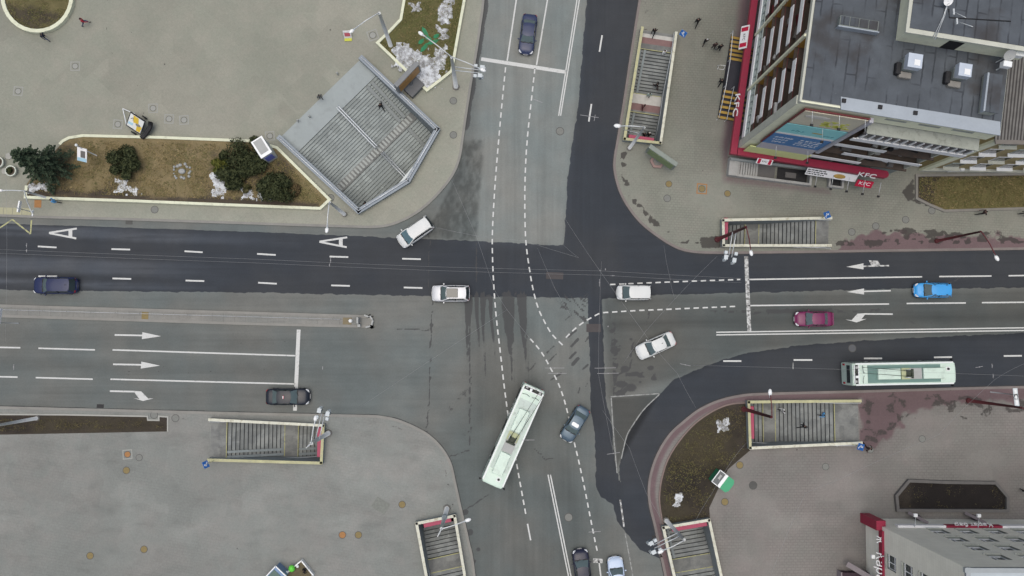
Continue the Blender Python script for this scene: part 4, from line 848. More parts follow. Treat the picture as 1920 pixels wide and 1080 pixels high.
# ---- trolleybuses
M_BUS = mat('bus_mint_paint',(.57,.70,.61),.45,var=.16,sc=.6,coat=.2,dirt=((.38,.45,.39),.4)); M_BUSW = mat('bus_white_paint',(.70,.74,.73),.45,var=.1,coat=.2); M_BUSG = mat('bus_roof_green',(.125,.22,.195),.55,var=.25,sc=.6); M_BUSD = mat('bus_roof_pale',(.50,.58,.53),.55,var=.3,sc=.8,dirt=((.33,.36,.33),.6))
M_GREYB = mat('bus_hatch_grey',(.36,.37,.36),.6,var=.2); M_BASE = mat('trolley_base_dark',(.035,.045,.03),.6)
def trolleybus(label, px, head, roof, swing):
    L, W, Hh = 11.2, 2.5, 3.15
    p = P(px[0],px[1],Hh); t = thing('trolleybus', label, 'trolleybus', (p.x,p.y,0), R(head), 'trolleybuses')
    mb = MB(); w = W/2; sec = []
    for x,k,dz in ((-.5,.93,.10),(-.493,.985,.02),(-.47,1,0),(.45,1,0),(.485,.975,.02),(.497,.92,.10),(.5,.86,.25)):
        half = [(w*.97*k,.35),(w*k,.5),(w*k,1.3),(w*.985*k,2.6),(w*.96*k,Hh-.22-dz),(w*.88*k,Hh-.05-dz),(w*.5*k,Hh-dz*.6),(0,Hh-dz*.6)]
        sec.append([(x*L,-y,z) for y,z in half]+[(x*L,y,z) for y,z in half[-2::-1]])
    n = len(sec[0]); fs = []
    for i in range(len(sec)-1): fs += [[i*n+k,i*n+k+1,(i+1)*n+k+1,(i+1)*n+k] for k in range(n-1)]+[[i*n+n-1,i*n,(i+1)*n,(i+1)*n+n-1]]
    fs += [list(range(n)), list(range((len(sec)-1)*n,len(sec)*n))[::-1]]
    mb.add([q for s in sec for q in s],[f[::-1] for f in fs],M_BUS,False); mb.build('body', t)
    for s in (-1,1):
        for k in range(7):
            mb = MB(); mb.box((-4.7+k*1.48,s*(w*.992),2.02),(1.30,.03,.95),M_GLASS); mb.build('side_window', t)
        mb = MB(); mb.box((0,s*(w-.13),Hh+.01),(10.6,.16,.05),M_BUSW); mb.build('roof_edge', t)
        for xx in (3.1,-2.9):
            mb = MB(); mb.tube([(xx,s*(w-.28),.48),(xx,s*(w+.01),.48)],[.46,.48],M_TYRE,20,False); wh = mb.build('wheel', t); mb = MB(); mb.tube([(xx,s*(w-.1),.48),(xx,s*(w+.03),.48)],[.27,.24],M_RIM,14,False); mb.build('rim', wh)
        mb = MB(); mb.tube([(5.35,s*(w-.1),2.7),(5.5,s*(w+.10),2.75)],.03,M_BLACK,6); mb.box((5.52,s*(w+.16),2.55),(.14,.18,.42),M_BLACK,bev=.03); mb.build('mirror', t)
        mb = MB(); mb.box((5.55,s*.85,.85),(.08,.32,.2),M_HEAD); mb.build('headlight', t); mb = MB(); mb.box((-5.61,s*1.0,1.0),(.05,.2,.5),M_TAIL); mb.build('tail_light', t)
    for k in (2.6,-.6,-4.3):
        mb = MB(); mb.box((k,-(w*.998),1.55),(1.25,.03,2.1),M_BLACK); mb.build('door', t)
    mb = MB(); mb.quad([(5.6,-w*.80,1.25),(5.6,w*.80,1.25),(5.53,w*.82,2.75),(5.53,-w*.82,2.75)],M_GLASSL); mb.build('windscreen', t)
    mb = MB(); mb.box((-5.61,0,2.1),(.03,1.9,.8),M_GLASS); mb.build('rear_window', t)
    mb = MB(); mb.box((-.05,0,Hh+.012),(7.9,1.88,.03),roof); mb.build('roof_deck', t)
    for xa,xb,nm in ((-3.0,-.55,'roof_unit'),(1.9,4.3,'roof_unit')):
        mb = MB(); mb.box(((xa+xb)/2,.0,Hh+.17),(xb-xa,1.15,.30),M_BUS,bev=.05); mb.build(nm, t)
    mb = MB(); mb.box((1.15,0,Hh+.10),(1.3,1.15,.14),M_GREYB); mb.build('roof_hatch', t)
    mb = MB(); mb.box((.10,0,Hh+.09),(1.0,1.2,.12),mat('bus_stained_pale',(.42,.45,.27),.7,var=.4,sc=2)); mb.build('roof_walkway', t)
    mb = MB(); mb.cyl((4.75,.42),.13,Hh,Hh+.12,M_BLACK,14); mb.build('roof_vent', t)
    mb = MB(); mb.box((4.75,.42,Hh+.015),(.46,.46,.03),M_BUSW); mb.build('vent_plate', t)
    # rear: ladder rack and equipment
    mb = MB()
    for xx in (-5.45,-5.0): mb.box((xx,0,Hh+.05),(.10,2.0,.10),M_BUSW)
    mb.box((-5.22,0,Hh+.025),(.32,2.0,.04),M_BLACK); mb.build('rear_rack', t)
    for k in range(4): mb = MB(); mb.box((-5.30+.1*(k%2),-.75+.5*k,Hh+.10),(.22+.1*(k%2),.26,.14),[M_GREYB,M_BUSW,M_BASE,M_GREYB][k],bev=.02); mb.build('rear_equipment', t)
    for s in (-1,1):
        mb = MB(); mb.tube([(-4.5,s*.95,Hh+.02),(-4.6,s*.5,Hh+.25),(-4.5,s*.12,Hh+.28)],.025,M_BASE,6); mb.build('rope_catcher', t)
    mb = MB(); mb.box((.75,0,Hh+.22),(.22,1.0,.22),M_BASE,bev=.04); mb.box((.45,0,Hh+.15),(.7,.6,.08),M_BASE); mb.build('pole_base', t)
    for s in (-1,1):
        b = Vector((.45,s*.30,Hh+.32)); e = Vector((-5.35,s*.30+swing,5.2)); mb = MB()
        mb.tube([b+Vector((.35,0,-.05)),b.lerp(e,.08)],[.07,.06],M_BASE,8); mb.tube([b.lerp(e,.07),b.lerp(e,.5),e],[.032,.026,.020],M_BASE,6); mb.box(tuple(e),(.18,.06,.08),M_BASE); mb.build('trolley_pole', t)
        mb = MB(); mb.tube([b+Vector((-.05,s*.10,.02)),b+Vector((-.55,s*.08,.06))],.045,M_STEEL,6); mb.build('pole_spring', t)
        mb = MB(); mb.tube([e,(-5.7,s*.3,1.8)],.008,M_BASE,3); mb.build('pole_rope', t)
    return t
trolleybus('mint green trolleybus with dark green roof deck driving along right hand road',(1696,700.5),1.0,M_BUSG,.55)
trolleybus('mint green trolleybus with pale dirty roof turning down into the lower road',(962.5,818),246,M_BUSD,.75)
# ================= lamp posts, traffic lights, wires
M_POST = mat('concrete_pole',(.74,.76,.75),.8,var=.2,sc=1.5,dirt=((.52,.53,.52),.5)); M_POSTR = mat('red_pole',(.10,.022,.026),.6,var=.35); M_ARM = mat('galvanised_arm',(.56,.59,.60),.4,.3,var=.15); M_LAMP = mat('lamp_white',(.80,.82,.82),.35,var=.05); M_CASE = mat('signal_case',(.55,.60,.62),.5,var=.2); M_CASED = mat('signal_back',(.20,.24,.26),.5)
def world_at(px, z): return P(px[0],px[1],z)
def lamp_post(label, base, top, arms, m=M_POST, signals=None, r=(.20,.12), collar=False, brace=None, name='street_lamp', cat='street lamp'):
    """base/top/arm ends are read in the picture; heights follow from the lean"""
    b = P(*base,ZP); h = PZ(base,top); t = thing(name, label, cat, (b.x,b.y,ZP), 0, 'poles along the streets')
    loc = lambda px, z: P(px[0],px[1],z+ZP)-Vector((b.x,b.y,ZP)); tp = Vector((0,0,h))
    mb = MB(); mb.tube([(0,0,-.1),(0,0,h*.5),(0,0,h)],[r[0],(r[0]+r[1])/2,r[1]],m,14); mb.build('pole', t)
    mb = MB(); mb.cyl((0,0),r[0]*1.6,-.02,.22,m if m is M_POSTR else M_GREYC,14,r[0]*1.3); mb.build('pole_base', t)
    for k,(px,dz,rad) in enumerate(arms):
        e = loc(px, h+dz); mid = tp.lerp(e,.5)+Vector((0,0,.25)); s = tp+Vector((0,0,-.15))
        mb = MB(); mb.tube([s,tp+Vector((0,0,.12)),tp.lerp(e,.25)+Vector((0,0,.2)),mid,e],.055,M_ARM if m is not M_POSTR else M_POSTR,8); a = mb.build('arm', t)
        d = (e-tp).normalized(); ang = math.atan2(d.y,d.x); M4 = Matrix.Translation(e) @ Matrix.Rotation(ang,4,'Z')
        mb = MB(); mb.ball((.12,0,-.02),rad,M_LAMP,12,(1.5,.85,.6),M4); mb.tube([(-.45,0,.02),(-.1,0,.02)],[.05,.09],M_CASE,8,M4=M4); mb.build('lamp_head', a)
    if brace: 
        e = loc(brace, h*.85); mb = MB(); mb.tube([(0,0,h*.72),e],.035,M_ARM,6); mb.build('brace', t)
    if signals:
        px0, px1, z = signals; a0, a1 = loc(px0,z), loc(px1,z); d = (a1-Vector((0,0,z))); d.z = 0; nrm = Vector((-d.y,d.x,0)).normalized()
        for s in (-1,1): mb = MB(); mb.tube([Vector((0,0,z+.1*s))+nrm*.16*s, a1+nrm*.16*s],.05,M_ARM,8); mb.build('signal_arm', t)
        ang = math.atan2(d.y,d.x); M4 = Matrix.Translation(a1) @ Matrix.Rotation(ang,4,'Z')
        for k,(ox,oy,vert) in enumerate(((.25,.45,1),(.1,-.45,1),(-.45,.55,0),(-.4,-.5,0))):
            mb = MB()
            if vert:
                mb.box((ox,oy,-.35),(.32,.30,.95),M_CASED,bev=.03,M4=M4)
                for q in range(3): mb.tube([(ox+.14,oy,-.05-.3*q),(ox+.36,oy,-.02-.3*q)],[.12,.13],M_CASE,10,M4=M4)
                mb.box((ox,oy,.14),(.46,.40,.04),M_CASE,M4=M4)
            else: mb.box((ox,oy,-.05),(.36,.34,.3),M_CASE,bev=.04,M4=M4)
            mb.build('traffic_light', t)
    if collar: mb = MB(); mb.cyl((0,0),r[0]*1.15,h*.45,h*.49,M_CASED,14); mb.build('collar', t)
    return t
lamp_post('concrete lamp post leaning over plaza bed with lamp above the small red stand',(733,87),(712,23),[((661,57),0,.22)],r=(.24,.16))
lamp_post('double armed lamp post with traffic light beside mossy bed and upper stop line',(855,163),(850,106),[((791,64),.3,.22),((903,130),.3,.24)],signals=((856,131),(899,134),6.2),r=(.26,.15))
lamp_post('white braced lamp post at lower end of the narrow underpass stairs',(1180,278),(1206,236),[((1160,236),-.1,.26)],r=(.20,.11),brace=(1170,243))
lamp_post('red pole with traffic lights and lamp over the left end of the long thin stairs',(1345,449),(1401,430),[((1408,472),-.2,.22)],M_POSTR,signals=((1380,445),(1369,482),6.3),r=(.22,.13))
lamp_post('dark red lamp post standing in red stained pavement on right hand side',(1756,452),(1841,437),[((1868,482),-.2,.24)],M_POSTR,r=(.17,.10))
lamp_post('dark red lamp post beside the wide stairs and dark earth bed',(1395,767),(1448,777),[((1444,738),-.3,.24)],M_POSTR,r=(.22,.14))
lamp_post('red topped pole at right edge below the driving trolleybus',(1816,751),(1916,762),[((1960,790),0,.2)],M_POSTR,r=(.20,.11))
lamp_post('grey lamp post with two lamps and signal arms at the yellow edged stairs',(616,812),(583,829),[((591,787),-.6,.22),((576,838),-.1,.05)],signals=((602,812),(606,776),5.6),r=(.26,.18))
lamp_post('grey lamp post with dark collar at bottom edge stairs left of lower road',(838,953),(833,992),[((875,976),0,.22),((822,1003),-.2,.06)],collar=True,r=(.26,.16))
lamp_post('grey lamp post with cluster of traffic lights at bottom edge right of lower road',(1249,976),(1280,1014),[((1241,1033),-.2,.24)],signals=((1265,1003),(1226,1025),6.0),r=(.24,.15))
lamp_post('pale pole lying out to left edge over the earth strip',(70,784),(-10,797),[((-40,770),0,.2)],r=(.20,.12))
lamp_post('mottled lamp post between brown bed and plaza stairs with lamp over kerb',(646,402),(619,378),[((613,429),-.3,.22)],r=(.20,.12))
lamp_post('white lamp post with curled arm at left end of brown flower bed',(88,371),(45,364),[((3,357),-.2,.16),((61,401),-2.0,.10)],r=(.13,.09))
# small blue signs at the stairs
M_BLUE = mat('sign_blue',(.03,.15,.48),.4); M_SIGNW = mat('sign_white',(.72,.74,.76),.5)
def underpass_sign(label, foot, px, z=2.6):
    a = P(*foot,1.0); b = P(*px,z); ang = math.atan2(b.y,b.x)
    t = thing('underpass_sign', label, 'road sign', (a.x,a.y,.9), 0, 'blue underpass signs'); v = b-Vector((a.x,a.y,.9))
    mb = MB(); mb.tube([(0,0,0),(v.x*.5,v.y*.5,v.z*.8),(v.x,v.y,v.z)],.04,M_CAPY,6); mb.build('bracket', t)
    M4 = Matrix.Translation(v) @ Matrix.Rotation(ang+PI,4,'Z') @ Matrix.Rotation(R(-28),4,'Y')
    mb = MB(); mb.box((0,0,0),(.05,.72,.72),M_BLUE,M4=M4); mb.build('sign_panel', t)
    mb = MB()
    for k in range(3): mb.box((.032,.16-.14*k,-.20+.11*k),(.012,.15,.10),M_SIGNW,M4=M4)
    mb.bar((.034,.05,.16),(.034,-.10,.24),.012,.16,M_SIGNW,M4=M4); mb.bar((.034,-.12,.05),(.034,.06,.10),.012,.07,M_SIGNW,M4=M4); mb.build('pictogram', t)
underpass_sign('blue sign on yellow bracket at upper end of the narrow stairs',(1269,66),(1281,63)); underpass_sign('blue sign at right end of long thin stairs',(1541,408),(1551,403))
underpass_sign('blue sign on bracket at lower left corner of yellow edged stairs',(402,863),(386,871)); underpass_sign('blue sign at lower right corner of wide grey stairs',(1598,833),(1614,838))
# overhead wires: thin lines strung between the poles, 6 m up
M_WIRE = mat('wire',(.30,.31,.32),.5,.2)
def wire(label, pts, z=6.0, r=.009, grp='overhead wires'):
    q = []; 
    for i in range(len(pts)-1):
        a, b = P(*pts[i],z), P(*pts[i+1],z)
        q += [a.lerp(b,k/6)-Vector((0,0,.25*math.sin(PI*k/6))) for k in range(6 if i < len(pts)-2 else 7)]
    mb = MB(); mb.tube(q, r, M_WIRE, 4); o = mb.build('overhead_wire'); return tag(o, label, 'wire', grp)
W_ = [([(846,335),(893,442),(928,545),(950,580),(995,636)],'wire from plaza kerb bend down to the middle dashed line'),([(815,426),(893,442),(985,452),(1085,483),(1057,460)],'wire from white minivan across the upper road'),
      ([(1058,408),(1120,501),(1230,655),(1270,700),(1305,765)],'long diagonal wire from upper road over white sedan to the corner bed'),([(672,765),(800,680),(950,581)],'diagonal wire above the lower left lanes'),
      ([(-20,467),(480,486),(810,500),(1130,508),(1390,522)],'upper trolley wire along the left road'),([(-20,474),(480,493),(810,507),(1130,516),(1390,530)],'lower trolley wire along the left road'),
      ([(1008,465),(1040,540),(1075,600)],'short wire over the middle of crossing'),([(1245,460),(1256,520),(1265,560)],'wire crossing right hand lanes near the kerb'),([(1345,480),(1285,540),(1210,622),(1170,680)],'wire from the red signal pole into the crossing'),
      ([(1130,770),(1180,840),(1212,925),(1238,970)],'wire along right lane of lower road'),([(1400,830),(1365,875),(1335,925),(1300,985)],'wire over edge of dark earth bed'),([(607,835),(690,880),(780,955)],'wire crossing the lower left square'),
      ([(1920,682),(1865,712),(1760,815),(1560,905),(1510,925),(1445,1080)],'long wire over the pink lower right square'),([(10,270),(10,640)],'wire crossing the left road at left edge'),([(1300,685),(1560,692),(1920,705)],'trolley wire above the driving trolleybus'),([(1128,490),(1125,560),(1122,700),(1150,850)],'trolley wire down the dark strip in the crossing')]
for pts, lb in W_: wire(lb, pts)
# insulated span fittings that read as pale ticks
M_FIT = mat('wire_fitting',(.30,.30,.31),.5)
FT = [(1008,189,20,-20),(1105,218,35,-8),(1115,221,12,80),(1125,507,2,90),(1124,530,14,90),(1135,505,4,90),(1149,517,8,0),(1040,690,36,0),(1045,700,34,0),(1135,690,40,1),(1140,700,40,1),(1140,612,3,90),(1285,684,20,-12),(620,488,10,90),(618,497,6,90),(50,460,8,90),(50,470,6,90),(1860,686,8,90),(1862,705,8,90),(1836,688,14,10),(605,690,6,90),(26,688,10,90),(1115,997,22,3),(990,825,24,0),(1150,850,24,8)]
for x,y,l,a in FT:
    c = P(x,y,5.9); mb = MB(); mb.box((0,0,0),(l/18,.04,.04),M_FIT); mb.box((0,0,.04),(.09,.09,.05),M_FIT); o = mb.build('wire_fitting'); o.location = c; o.rotation_euler.z = R(a); tag(o,'small pale fitting clamped on an overhead wire','wire fitting','fittings on the overhead wires')
# ================= buildings
def facade_mat(name, col, **k): return mat(name, col, .85, var=k.pop('var',.22), sc=k.pop('sc',.5), **k)
M_FCREAM = facade_mat('cream_render',(.76,.77,.58),var=.15,dirt=((.50,.50,.40),.35)); M_FCREAMD = facade_mat('cream_grey_render',(.50,.51,.44),dirt=((.36,.37,.33),.4))
M_BROWN = facade_mat('balcony_brown',(.082,.064,.052),var=.5,sc=1.1,dirt=((.13,.075,.052),.6)); M_ORANGE = facade_mat('mustard_partition',(.42,.235,.045),var=.35,sc=1.2)
M_PANEL = mat('balcony_panel_white',(.80,.81,.81),.6,var=.12,sc=1.2); M_PALEG = mat('pale_green_frame',(.46,.53,.50),.6,var=.2); M_DGLASS = mat('dark_window',(.035,.045,.05),.15,var=.4,spec=.6)
M_REDF = mat('red_fascia',(.26,.012,.042),.5,var=.25,dirt=((.20,.03,.05),.4)); M_MAROON = mat('maroon_frame',(.16,.03,.035),.6); M_CONC = mat('canopy_concrete',(.34,.36,.32),.9,var=.35,sc=1.0,dirt=((.20,.21,.18),.6)); M_FLASH = mat('zinc_flashing',(.34,.38,.42),.5,.2,var=.2,sc=.5)
M_GRND = facade_mat('shopfront_grey',(.20,.225,.215),var=.3); M_BASEC = facade_mat('basement_concrete',(.38,.38,.36),var=.3,sc=1.2,dirt=((.22,.22,.21),.5))
def roof_material():
    t = NT('bitumen_roof'); pos = t.n('TexCoord').outputs['Object']; mp = t.n('Mapping'); t.set(mp.inputs[0], pos); mp.inputs['Rotation'].default_value = (0,0,R(90))
    br = t.n('TexBrick', {'Scale':1.0,'Mortar Size':.085,'Mortar Smooth':.4,'Brick Width':6.0,'Row Height':.95,'Color1':(1,1,1,1),'Color2':(.88,.88,.9,1),'Mortar':(.38,.38,.40,1)}); 
    wob = t.n('VectorMath', operation='ADD'); t.set(wob.inputs[0], mp.outputs[0]); nz = t.n('TexNoise', {'Vector':pos,'Scale':1.4,'Detail':4}); sc = t.n('VectorMath', operation='SCALE'); t.set(sc.inputs[0], nz.outputs['Color']); sc.inputs[3].default_value = .22; t.set(wob.inputs[1], sc.outputs[0]); t.set(br.inputs['Vector'], wob.outputs[0])
    k = t.step(t.noise(pos,.35,4),.40,.62); c = t.mix(t.math('MULTIPLY',k,.9), (.080,.092,.106), br.outputs[0], 'MULTIPLY')
    m = t.noise(pos,.6,5,.65); c = t.scale(c, t.math('ADD',.55,t.math('MULTIPLY',m,.9))); c = t.mix(t.math('MULTIPLY',t.step(t.noise(pos,.22,4),.50,.66),.7), c, (.040,.036,.035)); c = t.mix(t.math('MULTIPLY',t.step(t.noise(pos,5,5,.7),.64,.72),.35), c, (.24,.25,.25)); return t.out(c,.85)
M_ROOF = roof_material()
HR = 20.6
R0, R1, R2 = P(1498,191,HR), P(1876,251,HR), P(1524,0,HR)
ang1 = math.atan2((R1-R0).y,(R1-R0).x); WD = (R1-R0).length; DP = 34.0
bA = thing('apartment_building','six storey cream apartment block with dark flat roof and white balcony panels above red fascia','building',(R0.x,R0.y,0),ang1)
MA = Matrix.Translation(bA.location) @ Matrix.Rotation(ang1,4,'Z'); MAi = MA.inverted()
def LA(px, z): return MAi @ P(px[0],px[1],z)
mb = MB(); mb.box((1.35+(WD-1.35)/2,1.35+(DP-1.35)/2,10.1),(WD-1.35,DP-1.35,20.2),M_BROWN); mb.build('wall', bA)
mb = MB(); mb.box((WD/2,DP/2,HR-.2),(WD,DP,.4),M_FCREAMD); mb.box((WD/2+.1,DP/2+.1,HR+.02),(WD-.3,DP-.3,.05),M_ROOF); rf = mb.build('roof', bA)
mb = MB(); mb.box((.08,DP/2,HR+.06),(.16,DP,.12),M_FCREAMD); mb.box((1.8,.06,HR+.05),(3.6,.12,.12),M_FCREAM); mb.build('roof_edge', rf)
mb = MB(); mb.box((WD+.02-.04,DP/2,10),(.10,DP-2.8,19.6),M_FCREAM); mb.build('wall', bA)
mb = MB(); mb.box((3.55,.35,12.0),(7.1,.70,16.4),M_FCREAM); mb.box((-.04,.36,12.0),(.10,.78,16.3),M_FCREAMD); mb.build('corner_pier', bA)  # west face in a greyer cream: its weaker light put into the colour
mb = MB(); mb.box((7.1+(WD-7.1)/2,.40,19.35),(WD-7.1,.80,1.7),M_FCREAM); mb.build('upper_wall', bA)
FL = [7.0+2.66*k for k in range(5)]; BAY = 6.15; NB = 5
for k in range(NB):
    y0 = .75 if k == 0 else BAY*k+.12; y1 = BAY*(k+1)-.12
    mb = MB(); mb.box((-.04,BAY*(k+1),12.3),(.26,.24,15.8),M_FCREAM); mb.build('fin', bA)
    mb = MB(); mb.box((.72,BAY*(k+1),12.3),(1.25,.22,15.6),M_ORANGE); mb.box((1.28,BAY*(k+1)-.75,12.3),(.14,1.2,15.5),M_ORANGE); mb.build('partition', bA)
    for f,z in enumerate(FL):
        mb = MB(); mb.box((.70,(y0+y1)/2,z-.10),(1.36,y1-y0,.20),M_BROWN); mb.build('balcony_slab', bA)
        mb = MB(); c0, c1 = y0+.9-.1*(f%2), y1-1.35; mb.box((.0,(c0+c1)/2,z+.42),(.07,c1-c0,.82),M_PANEL); mb.build('balcony_panel', bA)
        mb = MB(); mb.tube([(.02,y0,z+1.0),(.02,y1,z+1.0)],.025,M_MAROON,4); mb.box((.04,(y0+c0)/2,z+.40),(.04,c0-y0,.75),M_BROWN); mb.build('balcony_rail', bA)
        rr = random.Random(k*9+f)
        for q in range(rr.randint(1,3)):
            mb = MB(); s = rr.uniform(.3,.7); mb.box((rr.uniform(.5,1.0),rr.uniform(y0+.4,y1-.5),z+.05+s*.5),(rr.uniform(.3,.6),rr.uniform(.3,1.2),s),rr.choice([M_GREYB,M_MAROON,M_PANEL,M_GREYC,M_BROWN,M_BROWN]),rr.uniform(-.3,.3)); mb.build('stored_thing', bA)
    mb = MB(); mb.box((-.02,(y0+y1)/2,4.85),(.12,y1-y0-.2,.75),M_PANEL); mb.build('balcony_panel', bA)
    mb = MB(); mb.box((.30,(y0+y1)/2,5.1),(.5,y1-y0,1.4),M_PALEG); mb.box((.02,(y0+y1)/2,6.78),(.14,y1-y0,.16),M_PALEG)
    for q in range(8): mb.box((.03,y0+.1+(y1-y0-.2)*q/7,6.15),(.12,.10,1.2),M_PALEG)
    mb.box((.20,(y0+y1)/2,6.15),(.06,y1-y0,1.2),M_DGLASS); mb.build('loggia_glazing', bA)
# south side balconies
SR = [(4.75,7.0,12.6),(7.35,9.6,WD-.1),(10.05,7.0,12.7),(12.65,9.7,WD-.1),(15.3,7.0,WD-.15)]
for f,(z,x0,x1) in enumerate(SR):
    mb = MB(); mb.box((7.1+(WD-7.1)/2,.68,z-.12),(WD-7.1,1.34,.20),M_BROWN); mb.build('balcony_slab', bA)
    mb = MB(); py_ = -.92 if f == 4 else -.02; mb.box(((x0+x1)/2,py_,z+.34),(x1-x0,.08,.72),M_PANEL); mb.build('balcony_panel', bA)
    for q in (7.3,WD*.5+3.5,WD-.3):
        mb = MB(); mb.box((q,.75,z+1.3),(.14,1.1,2.5),M_ORANGE if q < 8 else M_FCREAMD); mb.build('partition', bA)
    rr = random.Random(f+40)
    for q in range(5):
        mb = MB(); s = rr.uniform(.25,.7); mb.box((rr.uniform(7.8,WD-.8),rr.uniform(.35,1.0),z+s*.5),(rr.uniform(.3,1.1),rr.uniform(.2,.5),s),rr.choice([M_GREYB,mat('pink_cloth',(.35,.10,.16),.9),M_PANEL,M_GREYC,M_BLACK,M_GREYD]),rr.uniform(-.3,.3)); mb.build('stored_thing', bA)
mb = MB(); mb.box((7.3+(WD-7.6)/2,-.30,18.0),(WD-7.6,1.35,.16),M_CONC); mb.build('canopy', bA)
mb = MB()
for q in range(14): mb.box((7.5+q*(WD-8.0)/13,-.92,16.85),(.14,.10,1.6),M_PANEL)
mb.box((7.3+(WD-7.6)/2,-.92,16.12),(WD-7.6,.14,.16),M_PANEL); mb.box((7.3+(WD-7.6)/2,-.84,16.9),(WD-7.6,.05,1.7),M_DGLASS); mb.box((7.3+(WD-7.6)/2,-.45,15.2),(WD-7.6,.95,.18),M_BROWN); mb.build('balcony_glazing', bA)
for q in range(3): mb = MB(); mb.box((9.0+q*3.0,-.004,19.75),(1.9,.02,.42),M_CONC); mb.build('attic_window', bA)
# zinc strip on the roof edge
a,b,c,d = [LA(p,HR+.15) for p in ((1577,181),(1876,228),(1876,254),(1577,205))]
mb = MB(); mb.prism([(p.x,p.y) for p in (a,b,c,d)],HR+.03,HR+.13,M_FLASH); fl = mb.build('flashing', rf)
for p in ((1582,189),(1716,212),(1650,201)): q = LA(p,HR+.15); mb = MB(); mb.box((q.x,q.y,HR+.20),(.34,.34,.14),M_BLACK); mb.build('drain_hatch', fl)
# stair house on the roof
a = LA((1679,76),HR); b = LA((1852,116),HR); x0,y0 = a.x,a.y; x1 = b.x+2.6
ph = MB(); ph.box(((x0+x1)/2,y0+7,HR+1.15),(x1-x0,14,2.3),M_FCREAM); ph.box(((x0+x1)/2-.1,y0+6.9,HR+2.36),(x1-x0+.5,14.3,.14),M_FCREAMD); ph.box(((x0+x1)/2,y0+7.1,HR+2.45),(x1-x0+.1,13.9,.05),M_ROOF); pho = ph.build('stair_house', bA)
q = LA((1786,88),HR+1); mb = MB(); mb.box((q.x,y0-.01,HR+.85),(1.3,.06,1.6),M_BLACK); mb.build('door', pho)
mb = MB(); g = LA((1861,175),HR+.9); mb.box((g.x,g.y,HR+.45),(1.1,3.3,.9),M_CONC); mb.box((g.x+.08,g.y,HR+.95),(1.15,3.4,.10),M_ROOF); mb.box((g.x-.62,g.y,HR+.80),(.16,3.4,.5),M_FLASH); mb.build('roof_shed', bA)
g = LA((1609,46),HR+.4); mb = MB(); mb.box((g.x,g.y,HR+.30),(3.4,.95,.6),M_GRND); mb.box((g.x,g.y-.50,HR+.34),(3.6,.10,.66),M_FLASH)
for q in range(4): mb.box((g.x-1.25+q*.83,g.y+.05,HR+.63),(.75,.75,.06),M_ROOF)
mb.build('roof_vent_row', bA)
mb = MB()   # cable run over the stair house
for p,qx in (((1779,0),(1753,74)),((1776,8),(1750,70))): u,v = LA(p,HR+2.55),LA(qx,HR+2.55); mb.tube([u,u.lerp(v,.4)+Vector((.1,0,.02)),v],.035,M_ARM,5)
mb.build('roof_cable', bA)
u,v = LA((1779,17),HR+2.5),LA((1780,33),HR+2.5); mb = MB(); mb.tube([u,v,LA((1895,40),HR+2.5)],.05,M_BLACK,5); mb.build('roof_cable', bA)
def roof_fan(label, base, sz):
    g = P(*base,HR); t = thing('roof_ventilator', label, 'ventilator', (g.x,g.y,HR+.05), ang1, 'ventilators on the flat roof')
    mb = MB(); mb.box((0,0,.35),(sz*.95,sz*.95,.7),M_GRND); mb.box((-.75,-.35,.22),(.5,1.1,.44),M_BLACK,bev=.08); mb.box((-.1,-.85,.2),(1.1,.55,.36),M_GREYC,bev=.05); mb.build('housing', t)
    mb = MB(); mb.box((.12,.10,1.05),(sz*1.12,sz*1.12,.60),mat('ventilator_cover',(.52,.58,.66),.35,.2,var=.15),taper=1.0); mb.box((.12,.10,1.38),(sz*1.12,sz*1.12,.06),mat('ventilator_cover',(.52,.58,.66),.35)); mb.box((.30,-.05,1.42),(.5,.5,.04),M_PANEL); mb.build('cover', t)
roof_fan('larger white topped ventilator on flat roof beside black hose',(1697,126),1.1); roof_fan('smaller white topped ventilator on flat roof nearer the shed',(1789,143),1.0)
def dish(label, px, r, z, tilt, m=M_PANEL):
    g = P(*px,z); t = thing('satellite_dish', label, 'satellite dish', (g.x,g.y,HR+.05), ang1, 'satellite dishes on the roof')
    mb = MB(); mb.tube([(0,0,0),(0,0,z-HR-.05)],.04,M_ARM,6); mb.build('mast', t)
    v = []; n = 16
    for i in range(5):
        q = r*i/4; v += [(q*math.cos(2*PI*k/n),q*math.sin(2*PI*k/n),q*q*.35) for k in range(n)]
    fs = [[i*n+k,i*n+(k+1)%n,(i+1)*n+(k+1)%n,(i+1)*n+k] for i in range(4) for k in range(n)]
    M4 = Matrix.Translation((0,0,z-HR-.05)) @ Matrix.Rotation(R(tilt),4,'X'); mb = MB(); mb.add(v,fs,m,True,M4); mb.build('reflector', t)
    mb = MB(); mb.tube([M4 @ Vector((0,-r,0)), M4 @ Vector((0,-.1,r*.9))],.02,M_ARM,5); mb.build('feed_arm', t)
dish('grey round satellite dish at corner of the stair house roof',(1893,103),.50,HR+1.9,40,M_GREYB); dish('small dish on the stair house cable at top edge',(1778,2),.38,HR+3.2,35)
for lb,px in (('white box unit at roof edge beside grey dish',(1910,101)),('white box unit mounted below the grey dish',(1887,121))):
    g = P(*px,HR+1.5); mb = MB(); mb.box((0,0,0),(.75,.5,.55),M_LAMP,bev=.03); mb.tube([(0,0,-.2),(0,0,-1.3)],.06,M_ARM,6); o = mb.build('roof_unit'); o.location = (g.x,g.y,HR+1.45); o.rotation_euler.z = ang1; tag(o,lb,'air conditioner','white units at the roof edge')
